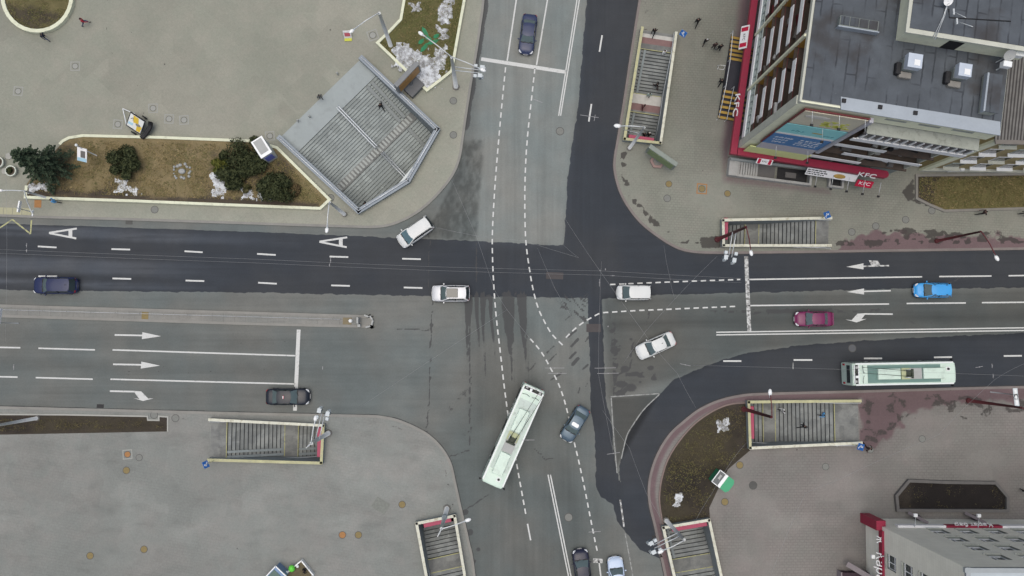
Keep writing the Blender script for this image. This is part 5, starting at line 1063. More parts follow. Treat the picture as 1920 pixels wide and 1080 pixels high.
for lb,a,b in (('thin antenna rod lying across stair house roof, upper one',(1788,22),(1811,33)),('thin antenna rod lying across stair house roof, lower one',(1794,40),(1824,50))):
    u,v = P(*a,HR+3.4),P(*b,HR+2.6); mb = MB(); mb.tube([u,v],.03,M_ARM,5); mb.box(tuple(u),(.12,.5,.12),M_ARM); o = mb.build('antenna'); tag(o,lb,'antenna','antennas on the stair house')
# ground floor, fascia, signs
mb = MB(); mb.box((.4+(WD-.4)/2,.5+(DP-.5)/2,1.75),(WD-.45,DP-.5,3.5),M_GRND); mb.build('ground_floor', bA)
mb = MB(); mb.box((WD/2-.95,-.40,3.55),(WD-1.7,.80,.55),M_REDF); mb.tube([(WD-1.80,-.40,3.27),(WD-1.80,-.40,3.83)],[.41,.41],M_REDF,20,False); mb.build('fascia', bA)
mb = MB(); mb.box((-.52,DP/2-.4,3.55),(.70,DP+.8,.55),M_REDF); mb.build('fascia', bA)
for k in range(5):
    mb = MB(); mb.box((4.8+k*2.3,.48,1.8),(1.9,.08,2.6),M_DGLASS); mb.build('shop_window', bA)
    mb = MB(); mb.box((.38,4+k*5.5,1.9),(.08,4.4,2.6),M_DGLASS); mb.build('shop_window', bA)
M_SW = mat('sign_letters_white',(.78,.78,.78),.5,var=.05); M_SR = mat('sign_red',(.48,.012,.05),.45); M_SK = mat('sign_black',(.02,.02,.025),.5)
def sign_board(name, label, M4, w, h, kind):
    o = thing(name, label, 'sign', MA @ M4.translation, 0, 'red and white restaurant signs'); o.matrix_world = MA @ M4
    mb = MB(); mb.box((0,0,0),(w,h,.10),M_SW); mb.build('board', o)
    if kind == 'logo':
        mb = MB(); mb.box((-w*.34,0,.055),(w*.18,h*.86,.012),M_SR); mb.build('stripe', o); mb = MB(); mb.box((w*.34,0,.055),(w*.18,h*.86,.012),M_SR); mb.build('stripe', o)
        text_mesh('lettering','KFC',h*.42,M_SK,Matrix.Translation((0,0,.058)),o,ext=.004)
    return o
Sout = lambda x,z,y=-1.27: Matrix.Translation((x,y,z)) @ Matrix.Rotation(R(90),4,'X')       # board facing south
Wout = lambda y,z,x=-1.15: Matrix.Translation((x,y,z)) @ Matrix.Rotation(R(-90),4,'Z') @ Matrix.Rotation(R(90),4,'X')
tilt = Matrix.Rotation(R(-38),4,'X')
text_mesh('lettering','KFC',.75,M_SW,Sout(WD-3.7,3.75,-.82) @ tilt,bA,ext=.05,sx=1.5)
text_mesh('lettering','KFC',.85,M_SW,Wout(4.6,3.7,-.92) @ tilt,bA,ext=.05,sx=1.7)
sign_board('restaurant_sign','white logo board with red stripes on red fascia above basement stair',Sout(3.0,3.5,-.98) @ tilt,1.7,.75,'logo')
sign_board('restaurant_sign','white framed logo board on red fascia above the striped entrance steps',Wout(12.2,3.6,-1.05) @ tilt,2.6,1.0,'logo')
o = thing('advert_board','long white menu board with food picture under red fascia','advertisement',MA @ Vector((10.2,-1.75,2.4)),0); o.matrix_world = MA @ Sout(10.8,2.5,-1.0) @ Matrix.Rotation(R(-40),4,'X')
mb = MB(); mb.box((0,0,0),(5.6,.95,.08),M_SW); mb.build('board', o)
rr = random.Random(5); mb = MB()
for r_ in range(3):
    x = -2.7
    while x < -.8: l = rr.uniform(.12,.4); mb.box((x+l/2,.26-.26*r_,.045),(l,.13,.008),M_SK); x += l+.08
mb.build('small_print', o); mb = MB(); mb.ball((.9,-.05,.04),.34,mat('food_picture',(.42,.27,.07),.6,var=.5,sc=3),12,(2.0,.9,.1)); mb.build('food_picture', o)
o2 = thing('restaurant_sign','small red sign with white letters hung on rods at end of fascia','sign',(0,0,0),0,'red and white restaurant signs'); o2.matrix_world = MA @ Sout(14.5,2.5,-1.45) @ Matrix.Rotation(R(-40),4,'X')
mb = MB(); mb.box((0,0,0),(1.8,.85,.10),M_SR); mb.build('board', o2); text_mesh('lettering','KFC',.6,M_SW,Matrix.Translation((0,.05,.06)),o2,ext=.01,sx=1.2)
for k in range(5):
    mb = MB(); x = 9.0+k*1.75; mb.tube([(x,-1.2,3.2),(x,-2.6,3.0)],.03,M_ARM,5); mb.box((x,-2.7,2.95),(.24,.2,.16),M_BLACK); mb.build('sign_lamp', bA)
# billboard on the south wall
bb = thing('billboard','large wall billboard in beige, turquoise and blue on cream apartment block','billboard',(0,0,0)); bb.matrix_world = MA @ Matrix.Translation((0,-.32,0))
def bbp(name, z0, z1, x0, x1, m, y=0): mb = MB(); mb.box(((x0+x1)/2,y,(z0+z1)/2),(x1-x0,.10,z1-z0),m); return mb.build(name, bb)
MBE = mat('poster_beige',(.60,.56,.44),.5,var=.25,sc=.5); MTU = mat('poster_turquoise',(.27,.66,.68),.5,var=.08); MBL = mat('poster_blue',(.06,.20,.44),.5,var=.1); MGR = mat('poster_grey_lilac',(.46,.45,.50),.5,var=.08); MYE = mat('poster_yellow',(.58,.60,.10),.5,var=.2)
mb = MB()
for z0,z1 in ((15.75,19.7),(12.1,15.6),(8.3,12.0)): mb.box((3.8,.08,(z0+z1)/2),(5.9,.12,z1-z0+.25),M_MAROON)
mb.box((6.85,.0,13.9),(.35,.45,11.8),mat('billboard_frame',(.42,.42,.46),.5)); mb.build('frame', bb)
p1 = bbp('poster',15.8,19.6,1.0,6.65,MBE); p2 = bbp('poster',12.15,15.5,.95,6.65,MTU); p3 = bbp('poster',8.4,11.85,1.0,6.65,MBL); bbp('lower_panel',6.3,8.35,1.05,6.7,MGR); bbp('lower_panel',4.0,6.25,.45,6.95,mat('lime_panel',(.70,.74,.34),.6))
mb = MB(); mb.box((3.8,-.056,12.42),(5.6,.012,.50),M_SW); mb.build('poster_strip', p2)
def scrawl(parent, z0, z1, x0, x1, m, rows, seed, hgt=.7):
    rr = random.Random(seed); mb = MB()
    for r_ in range(rows):
        z = z1-(z1-z0)*(r_+.5)/rows; x = x0+rr.uniform(0,.3)
        while x < x1-.3:
            l = rr.uniform(.10,.34); h = (z1-z0)/rows*hgt*rr.uniform(.6,1); mb.bar((x,-.058,z-h/2),(x+l,-.058,z+h/2*rr.uniform(-.6,1)),.012,.09,m); mb.box((x+l*.5,-.059,z),(l,.010,.08),m); x += l+rr.uniform(.05,.2)
    return mb.build('poster_print', parent)
scrawl(p3,9.0,11.4,1.4,3.3,M_SW,3,1); scrawl(p3,9.0,11.3,3.7,6.4,M_SW,4,2); scrawl(p2,13.2,14.4,2.0,3.6,mat('poster_ink',(.10,.33,.38),.6),1,3); scrawl(p2,13.0,14.0,5.2,6.3,mat('poster_ink',(.10,.33,.38),.6),1,8)
mb = MB(); rr = random.Random(9)
for k in range(26): mb.box((3.8+rr.uniform(0,2.6),-.058,16.3+rr.uniform(0,1.5)),(rr.uniform(.2,.7),.012,rr.uniform(.15,.4)),MYE,0)
mb.build('poster_print', p1); mb = MB(); mb.ball((2.6,-.05,18.4),.6,mat('poster_pale',(.62,.60,.55),.6),12,(2.0,.05,.8)); mb.build('poster_print', p1); mb = MB(); mb.ball((4.5,-.05,13.8),.3,mat('poster_ochre',(.40,.30,.10),.6),10,(2.0,.06,.6)); mb.build('poster_print', p2)
for x,z in ((1.5,20.0),(3.9,20.0),(6.2,20.0),(2.6,8.0),(5.9,8.0),(4.2,15.7)): mb = MB(); mb.tube([(x,-.1,z),(x,-1.3,z+.25)],.025,M_ARM,5); mb.box((x,-1.4,z+.2),(.26,.2,.16),M_BLACK); mb.build('floodlight', bb)
# striped entrance steps west of the block
M_STRIPE = mat('yellow_stripe',(.42,.27,.06),.8,var=.3,sc=1.5); M_BLKS = mat('dark_step',(.035,.035,.045),.8,var=.3)
a = P(1347,222,.2); b = P(1372,68,.2); L_ = (b-a).length; es = thing('entrance_steps','dark entrance steps with orange stripes and pipe rails beside the red fascia','steps',(a.x,a.y,ZP),math.atan2((b-a).y,(b-a).x)-R(90))
for s,y0 in ((1,0),(-1,L_)):
    mb = MB()
    for k in range(6):
        h = .15*(k+1); y = y0+s*(.55*k+.27); mb.box((.95,y,h/2),(2.1,.55,h),M_BLKS); mb.box((.95,y-s*.12,h+.006),(2.1,.28,.012),M_STRIPE)
    mb.build('stair_flight', es)
mb = MB(); mb.box((.95,L_/2,.46),(2.1,L_-6.6,.92),M_BLKS); mb.build('landing', es)
for x in (-.15,.75):
    mb = MB(); pts = [(x,-.2,.9),(x,3.3,1.8),(x,L_-3.3,1.8),(x,L_+.3,.9)] if x < 0 else [(x,-.2,.9),(x,3.3,1.8)]
    mb.tube(pts,.04,M_STEEL,6)
    for p in pts: mb.tube([p,(p[0],p[1],max(.0,p[2]-.95))],.03,M_STEEL,6)
    mb.build('handrail', es)
# basement stair in front of the south side
q = [P(1365,328,.9),P(1521,348,.9),P(1526,322,.9),P(1370,295,.9)]; b0 = q[0]; ax = math.atan2((q[1]-b0).y,(q[1]-b0).x); L_ = (q[1]-b0).length; D_ = (q[3]-b0).length
bs = thing('basement_stair','pale concrete basement stair with low walls under the red fascia','stairs',(b0.x,b0.y,ZP),ax)
mb = MB(); mb.box((L_/2+.4,.13,.38),(L_-1.0,.26,.76),M_BASEC); mb.build('parapet', bs); mb = MB(); mb.box((.5,D_/2,.45),(1.0,D_,.9),M_BASEC); mb.build('parapet', bs); mb = MB(); mb.box((L_-.12,D_/2,.40),(.26,D_,.8),M_BASEC); mb.build('parapet', bs)
mb = MB(); mb.box((L_/2,D_-.25,1.05),(L_,.24,.30),mat('grey_beam',(.30,.33,.32),.7)); mb.build('beam', bs)
mb = MB()
for k in range(13): mb.box((1.15+k*.30,D_/2,.70-.05*k),(.22,D_-.5,.10),M_BASEC)
mb.box((1.0+2.1,D_/2,.22),(4.4,D_-.5,.3),M_GREYD); mb.build('stair_flight', bs)
mb = MB(); mb.box((L_-2.0,D_/2,.02),(3.4,D_-.45,.03),M_BLACK); mb.box((L_-2.2,D_/2,.12),(1.2,.6,.16),M_GREYD); mb.build('stair_pit', bs)  # flat black sheet stands in for the shade of the open pit
lw = P(1568,340,.6); t = thing('light_well','small square concrete light well below the menu board','light well',(lw.x,lw.y,ZP),ax); mb = MB()
for dx,dy,sx_,sy_ in ((0,.62,1.7,.22),(0,-.62,1.7,.22),(.74,0,.22,1.02),(-.74,0,.22,1.02)): mb.box((dx,dy,.28),(sx_,sy_,.56),M_BASEC)
mb.build('curb', t); mb = MB(); mb.box((0,0,.12),(1.3,1.0,.04),M_BLACK); mb.build('shade_sheet', t)  # black sheet inside the curb paints the darkness of the well

# ---- ochre building further right
g0 = P(1723,317,0); HB = 14.0; W2, D2 = 26.0, 30.0
bB = thing('apartment_building','ochre building with rows of white window sills and dark ribbed roof at right edge','building',(g0.x,g0.y,0),R(-1))
M_OCH = facade_mat('ochre_render',(.37,.30,.155),var=.25,dirt=((.28,.235,.13),.5))
def ribbed():
    t = NT('ribbed_roof'); pos = t.n('TexCoord').outputs['Object']; w_ = t.n('TexWave', {'Vector':pos,'Scale':1.0,'Distortion':.6,'Detail':2}, bands_direction='X'); mpn = t.step(w_.outputs[1],.3,.7); c = t.mix(mpn,(.045,.04,.038),(.16,.155,.145)); c = t.scale(c, t.math('ADD',.6,t.math('MULTIPLY',t.noise(pos,1.2,4),.8))); return t.out(c,.8)
M_RIB = ribbed()
mb = MB(); mb.box((W2/2,D2/2,HB/2),(W2,D2,HB),M_OCH); mb.build('wall', bB)
mb = MB(); mb.box((.35,-.12,HB/2),(.9,.26,HB-.1),M_FCREAM); mb.build('corner_pier', bB)
mb = MB(); mb.add([(-.3,-.35,HB+.05),(W2,-.35,HB+.05),(W2,D2*.5,HB+3),(-.3,D2*.5,HB+3),(-.3,D2,HB),(W2,D2,HB)],[(0,1,2,3),(3,2,5,4),(0,3,4)],M_RIB); mb.build('roof', bB)
mb = MB(); mb.box((W2/2,-.30,HB+.02),(W2+.4,.5,.14),mat('eaves_dirty',(.17,.155,.14),.9,var=.4,sc=1.5)); mb.build('eaves', bB)
mb = MB(); mb.box((W2/2,-.15,.35),(W2,.3,.7),M_FCREAMD); mb.build('plinth', bB)
for f in range(4):
    for k in range(6):
        x = 2.6+k*3.0; z = 1.9+f*3.25; mb = MB(); mb.box((x,-.03,z+.8),(1.5,.10,1.6),M_PANEL if (f+k)%3 else M_PALEG); w_ = mb.build('window', bB)
        mb = MB(); mb.box((x-.36,-.09,z+.8),(.62,.02,1.4),M_DGLASS); mb.box((x+.36,-.09,z+.8),(.62,.02,1.4),M_DGLASS); mb.build('pane', w_)
        mb = MB(); mb.box((x,-.22,z-.06),(1.8,.42,.07),M_PANEL if (f*2+k)%3 else M_FCREAMD); mb.build('sill', w_)
mb = MB(); p = MAi and P(1891,266,13.2); 
# ---- pale building at the lower right corner
HC = 18.5; g1 = P(1808,1063,HC); angC = R(-.6); W3, D3 = 30.0, 24.0
bC = thing('office_building','pale tiled office building with recessed windows and red corner sign at lower right','building',(g1.x,g1.y,0),angC)
def tiles():
    t = NT('pale_facade_tiles'); pos = t.n('TexCoord').outputs['Object']; x = t.n('SeparateXYZ'); t.set(x.inputs[0],pos); cb = t.n('CombineXYZ'); t.set(cb.inputs[0], t.math('ADD',x.outputs[0],x.outputs[1])); t.set(cb.inputs[1], x.outputs[2])
    br = t.n('TexBrick', {'Scale':1.0,'Mortar Size':.012,'Brick Width':1.2,'Row Height':.4,'Color1':(1,1,1,1),'Color2':(.95,.95,.94,1),'Mortar':(.84,.84,.82,1)}); t.set(br.inputs['Vector'],cb.outputs[0])
    c = t.mix(1.0,(.82,.805,.70),br.outputs[0],'MULTIPLY'); c = t.scale(c,t.math('ADD',.84,t.math('MULTIPLY',t.noise(pos,.5,4),.32))); return t.out(c,.7)
M_TILES = tiles(); M_REVEAL = mat('window_reveal',(.20,.215,.195),.8)
def wall_with_holes(length, z0, z1, holes, th, M4, name, parent):      # grid of quads with openings, outer face plus reveals
    xs_ = sorted({0,length,*[h[0] for h in holes],*[h[1] for h in holes]}); zs_ = sorted({z0,z1,*[h[2] for h in holes],*[h[3] for h in holes]}); mb = MB()
    for i in range(len(xs_)-1):
        for j in range(len(zs_)-1):
            cx_, cz_ = (xs_[i]+xs_[i+1])/2,(zs_[j]+zs_[j+1])/2
            if not any(h[0]<cx_<h[1] and h[2]<cz_<h[3] for h in holes): mb.quad([(xs_[i],0,zs_[j]),(xs_[i+1],0,zs_[j]),(xs_[i+1],0,zs_[j+1]),(xs_[i],0,zs_[j+1])],M_TILES,M4)
    for a_,b_,c_,d_ in holes:
        for pts in ([(a_,0,c_),(b_,0,c_),(b_,th,c_),(a_,th,c_)],[(a_,0,d_),(a_,th,d_),(b_,th,d_),(b_,0,d_)],[(a_,0,c_),(a_,th,c_),(a_,th,d_),(a_,0,d_)],[(b_,0,c_),(b_,0,d_),(b_,th,d_),(b_,th,c_)]): mb.quad(pts,M_REVEAL,M4)
    return mb.build(name, parent)
ZS = [4.9,8.1,11.3,14.5]
# north face runs along +x at y = 0 looking to +y; west face along -y at x = 0 looking to -x
MN = Matrix.Translation((0,0,0)) @ Matrix(((-1,0,0,W3),(0,-1,0,0),(0,0,1,0),(0,0,0,1))); MWt = Matrix(((0,1,0,0),(-1,0,0,0),(0,0,1,0),(0,0,0,1)))
hn = [(W3-(4.2+k*2.95)-1.6, W3-(4.2+k*2.95), z, z+1.7) for k in range(8) for z in ZS]; wall_with_holes(W3,0,HC,hn,.24,MN,'wall',bC)
hw = [(2.5+k*3.6, 4.0+k*3.6, z-.1, z+1.75) for k in range(5) for z in ZS]; wall_with_holes(D3,0,HC,hw,.24,MWt,'wall',bC)
def win(a_,b_,c_,d_,M4):
    mb = MB(); mb.box(((a_+b_)/2,.26,(c_+d_)/2),(b_-a_,.06,d_-c_),M_DGLASS,M4=M4); w_ = mb.build('window', bC)
    mb = MB()
    for xx in (a_+.05,a_+(b_-a_)*.55,b_-.05): mb.box((xx,.21,(c_+d_)/2),(.09,.08,d_-c_),M_PANEL,M4=M4)
    for zz in (c_+.05,c_+(d_-c_)*.68,d_-.05): mb.box(((a_+b_)/2,.202,zz),(b_-a_,.07,.09),M_PANEL,M4=M4)
    mb.build('frame', w_); mb = MB(); mb.box(((a_+b_)/2,-.04,c_-.03),(b_-a_+.1,.2,.05),M_CONC,M4=M4); mb.build('sill', w_)
for h in hn: win(*h,MN)
for h in hw: win(*h,MWt)
mb = MB(); mb.box((W3/2,-D3/2,HC-.15),(W3-.6,D3-.6,.2),mat('pale_roof',(.42,.47,.50),.7,var=.25,sc=.3)); rfc = mb.build('roof', bC)
mb = MB(); mb.box((W3/2,-.24,HC+.05),(W3+.1,.40,.30),mat('parapet_grey',(.33,.36,.37),.7)); mb.box((.24,-D3/2,HC+.052),(.40,D3,.30),mat('parapet_grey',(.33,.36,.37),.7)); mb.build('parapet', rfc)
mb = MB(); mb.box((14,-3.5,HC+.05),(16,4.5,.35),mat('pale_roof_step',(.46,.51,.54),.7)); mb.build('roof_step', rfc)
mb = MB(); mb.box((-.10,-D3/2-.4,3.9),(.26,D3,.75),M_REDF); mb.build('fascia', bC)
for x0_,x1_,m in ((1.5,6.6,M_SW),(6.6,12.6,M_REDF),(12.6,19,M_SW)): mb = MB(); mb.box(((x0_+x1_)/2,.10,3.9),(x1_-x0_,.26,.72),m); mb.build('fascia', bC)
mb = MB(); mb.box((-.10,.10,2.0),(1.0,1.0,3.7),M_REDF,R(0)); mb.build('corner_sign', bC)
# lettering stands proud of the fascia so that it reads from above
LW = Matrix.Translation((-.28,0,4.05)) @ Matrix.Rotation(R(90),4,'Z') @ Matrix.Rotation(R(25),4,'X')
text_mesh('lettering','Карат бар',1.15,M_SW,Matrix.Translation((-.36,-5.6,4.0)) @ Matrix.Rotation(R(-90),4,'Z') @ Matrix.Rotation(R(30),4,'X'),bC,ext=.05,sx=1.1,shear=.2)
text_mesh('lettering','Ж',.9,M_SW,Matrix.Translation((-.36,-1.3,4.0)) @ Matrix.Rotation(R(-90),4,'Z') @ Matrix.Rotation(R(30),4,'X'),bC,ext=.05)
text_mesh('lettering','Карат бар',.75,M_SW,Matrix.Translation((9.6,.30,4.05)) @ Matrix.Rotation(R(180),4,'Z') @ Matrix.Rotation(R(60),4,'X'),bC,ext=.05,sx=1.1)
for x in (3.2,9.9,16.3): mb = MB(); mb.tube([(x,.1,4.4),(x,1.2,4.6)],.04,M_ARM,5); mb.box((x,1.35,4.55),(.36,.34,.22),M_LAMP); mb.build('facade_lamp', bC)
mb = MB(); mb.tube([(-.1,-2.9,4.4),(-1.2,-2.9,4.6)],.04,M_ARM,5); mb.box((-1.35,-2.9,4.55),(.36,.36,.22),M_LAMP); mb.build('facade_lamp', bC)
M_PORCH = mat('porch_brown',(.10,.085,.09),.8,var=.3); M_PORCHL = mat('porch_rail',(.24,.21,.22),.7)
for x in (4.6,10.9):
    mb = MB(); mb.bar((x,.75,.5),(x+.9,.15,2.7),.30,.14,M_PORCHL); mb.box((x+.9,.28,.6),(.25,.5,1.2),M_PORCH); mb.build('porch_wall', bC)
mb = MB(); mb.bar((-2.6,-4.6,1.2),(-.1,-6.0,2.6),.55,.16,M_PORCHL); mb.box((-1.6,-8.2,.5),(3.0,5.2,1.0),mat('porch_dark',(.05,.03,.04),.8)); mb.box((-3.2,-8.2,.6),(.14,5.4,1.2),M_PORCHL); mb.box((-1.6,-11.2,.7),(3.0,.7,1.4),M_PORCHL); mb.build('side_porch', bC)
# ================= shrubs
def leaf_mat(name, a, b):
    t = NT(name); pos = t.n('NewGeometry').outputs['Position']; oi = t.n('TexNoise', {'Vector':pos,'Scale':3.0,'Detail':4}); k = t.step(oi.outputs[0],.36,.64); c = t.mix(k,a,b); return t.out(c,.8,Specular_IOR_Level=.15)
M_BARK = mat('bark',(.07,.055,.04),.95,var=.4)
L_SPRUCE = leaf_mat('spruce_needles',(.028,.048,.030),(.070,.095,.058)); L_DARK = leaf_mat('shrub_dark_leaves',(.018,.026,.012),(.080,.092,.042)); L_LIGHT = leaf_mat('shrub_yellow_green',(.060,.075,.015),(.145,.150,.035)); L_DRY = leaf_mat('shrub_dry_twigs',(.10,.075,.040),(.16,.12,.06)); L_OLIVE = leaf_mat('shrub_olive',(.050,.055,.022),(.11,.10,.045))
def leaves(name, parent, cen, nrm, size, m, seed):
    rs = np.random.RandomState(seed); n = len(cen); d = rs.normal(size=(n,3)); d = d*.55+nrm; d /= np.linalg.norm(d,axis=1)[:,None]
    u = np.cross(d, rs.normal(size=(n,3))); u /= np.linalg.norm(u,axis=1)[:,None]+1e-9; v = np.cross(d,u); s = (size*rs.uniform(.6,1.3,n))[:,None]
    V = np.stack([cen-u*s, cen-v*s*.45, cen+u*s, cen+v*s*.45],1).reshape(-1,3); o = raw_mesh(name, V, np.arange(n*4).reshape(n,4), m); o.parent = parent; return o
def shrub(label, px, r, h, m, n, seed, name='shrub', clumps=9, group='shrubs in the brown flower bed'):
    b = P(px[0],px[1],.45); t = thing(name, label, 'shrub', tuple(b), 0, group); rs = np.random.RandomState(seed); C = []; N = []
    for k in range(clumps):
        a = rs.uniform(0,2*PI); q = r*math.sqrt(rs.uniform(0,.62)); cc = np.array([q*math.cos(a),q*math.sin(a),h*rs.uniform(.35,.85)*(1-.45*(q/r)**2)]); rr = r*rs.uniform(.26,.46)
        m_ = n//clumps; d = rs.normal(size=(m_,3)); d /= np.linalg.norm(d,axis=1)[:,None]; rad = rs.uniform(.2,1.5,m_)[:,None]**.5
        C.append(cc+d*rad*rr*np.array([1,1,.75])); N.append(d)
    C = np.vstack(C); N = np.vstack(N); C[:,2] = np.maximum(C[:,2],.03); leaves('foliage', t, C, N, .125, m, seed)
    mb = MB()
    for k in range(6): a = rs.uniform(0,2*PI); mb.tube([(0,0,-.05),(r*.25*math.cos(a),r*.25*math.sin(a),h*.35),(r*.55*math.cos(a),r*.55*math.sin(a),h*.7)],[.04,.03,.012],M_BARK,5)
    mb.build('stems', t); return t
def conifer(label, px, r, h, seed):
    b = P(px[0],px[1],.4); t = thing('conifer_tree', label, 'tree', tuple(b)); rs = np.random.RandomState(seed); mb = MB(); mb.tube([(0,0,-.1),(0,0,h*.5),(0,0,h*.98)],[.16,.10,.02],M_BARK,8); mb.build('trunk', t); C = []; N = []; bm_ = MB()
    for k in range(118):
        f = (k/118)**.85; z = h*(.06+.92*f); L = r*(1-f)**.75*rs.uniform(.62,1.12)+.12; a = k*2.4+rs.uniform(-.35,.35); d = np.array([math.cos(a),math.sin(a),0]); side = np.array([-d[1],d[0],0])
        m_ = int(30+95*L/r); s = rs.uniform(.08,1,m_)**.75; sp = (.34*(1-s)*L*.8+.05)*rs.uniform(-1,1,m_); droop = -.16*L*s*s+.10*s*L*(f>.6)
        C.append(np.outer(s*L,d)+np.outer(sp,side)+np.column_stack([np.zeros(m_),np.zeros(m_),z+droop+rs.uniform(-.07,.05,m_)])); N.append(np.tile([0,0,1.0],(m_,1))+d*.4)
        e = d*L*.92; bm_.tube([(0,0,z),tuple(e*.5+np.array([0,0,z-.04*L])),tuple(e+np.array([0,0,z-.15*L]))],[.03,.02,.006],M_BARK,4)
    bm_.build('branches', t); leaves('crown', t, np.vstack(C), np.vstack(N), .125, L_SPRUCE, seed); return t
conifer('large dark green spruce at the left end of the brown flower bed',(106,318),2.9,8.2,3)
shrub('dark rounded shrub alone left of the stone ring in the brown bed',(238,309),1.75,1.7,L_DARK,6800,5); shrub('bright yellow green bush beside white snow in the brown bed',(414,317),1.05,1.5,L_LIGHT,3600,6)
shrub('dark evergreen shrub right of the yellow green bush',(440,334),1.7,1.9,L_DARK,7000,7); shrub('dark shadowy shrub beside white box advert at top of the bed',(470,293),2.2,1.8,L_DARK,8600,8,clumps=12)
shrub('olive low bush in the middle of the dark shrubs',(462,322),1.0,1.0,L_OLIVE,3200,9); shrub('big dark evergreen shrub overhanging the cream wall at lower end',(520,352),1.95,2.3,L_DARK,9000,10,clumps=14)
shrub('small dry brown bush beside big evergreen shrub',(504,328),.62,1.0,L_DRY,1800,11,clumps=5); shrub('reddish dry bush at right tip of the brown bed',(550,360),.85,.8,L_DRY,1900,12,clumps=6); shrub('small clipped shrub ringed by snow below dark shrubs',(463,356),.52,.8,L_OLIVE,1500,13,clumps=4)
shrub('dark scruffy shrub at upper middle of dark clump',(427,292),.8,.8,L_DARK,1800,14,clumps=6)
# ring of stones in the bed, loose plants in the mossy bed
rr = random.Random(3)
for k in range(15):
    a = 2*PI*k/15; x, y = 341+17*math.cos(a)+rr.uniform(-2,2), 321+13*math.sin(a)+rr.uniform(-2,2); s = rr.uniform(.10,.22); mb = MB(); mb.ball((0,0,0),s,M_GREYB,7,(1,rr.uniform(.7,1.2),.6)); o = mb.build('stone'); o.location = P(x,y,.47); o.rotation_euler.z = rr.uniform(0,3); tag(o,'pale stone lying in a ring on the brown flower bed','stone','stones laid in a ring')
mb = MB(); mb.ball((0,0,0),.36,M_GREYB,9,(1.2,.9,.5)); o = mb.build('stone'); o.location = P(341,321,.5); tag(o,'largest pale stone at centre of the stone ring','stone')
M_GRN = mat('green_sheet',(.015,.20,.085),.6,var=.3,sc=2)
for x,y,l,a in ((797,60,1.3,-60),(818,68,.8,30),(790,78,.9,40),(812,79,1.5,20),(796,89,1.5,50),(803,72,.9,-30)):
    mb = MB(); pts = [(-l/2,0),(-l*.2,.22),(l*.3,.20),(l/2,.02),(l*.2,-.18),(-l*.25,-.2)]; mb.prism(pts,0,.05,M_GRN); mb.bar((-l/2,0,.03),(l/2,.02,.16),.05,.05,M_GRN); o = mb.build('green_tarp'); o.location = P(x,y,.46); o.rotation_euler = (R(8),R(6),R(a)); tag(o,'torn bright green plastic sheet lying on the mossy bed','plastic sheet','green sheets on the mossy bed')
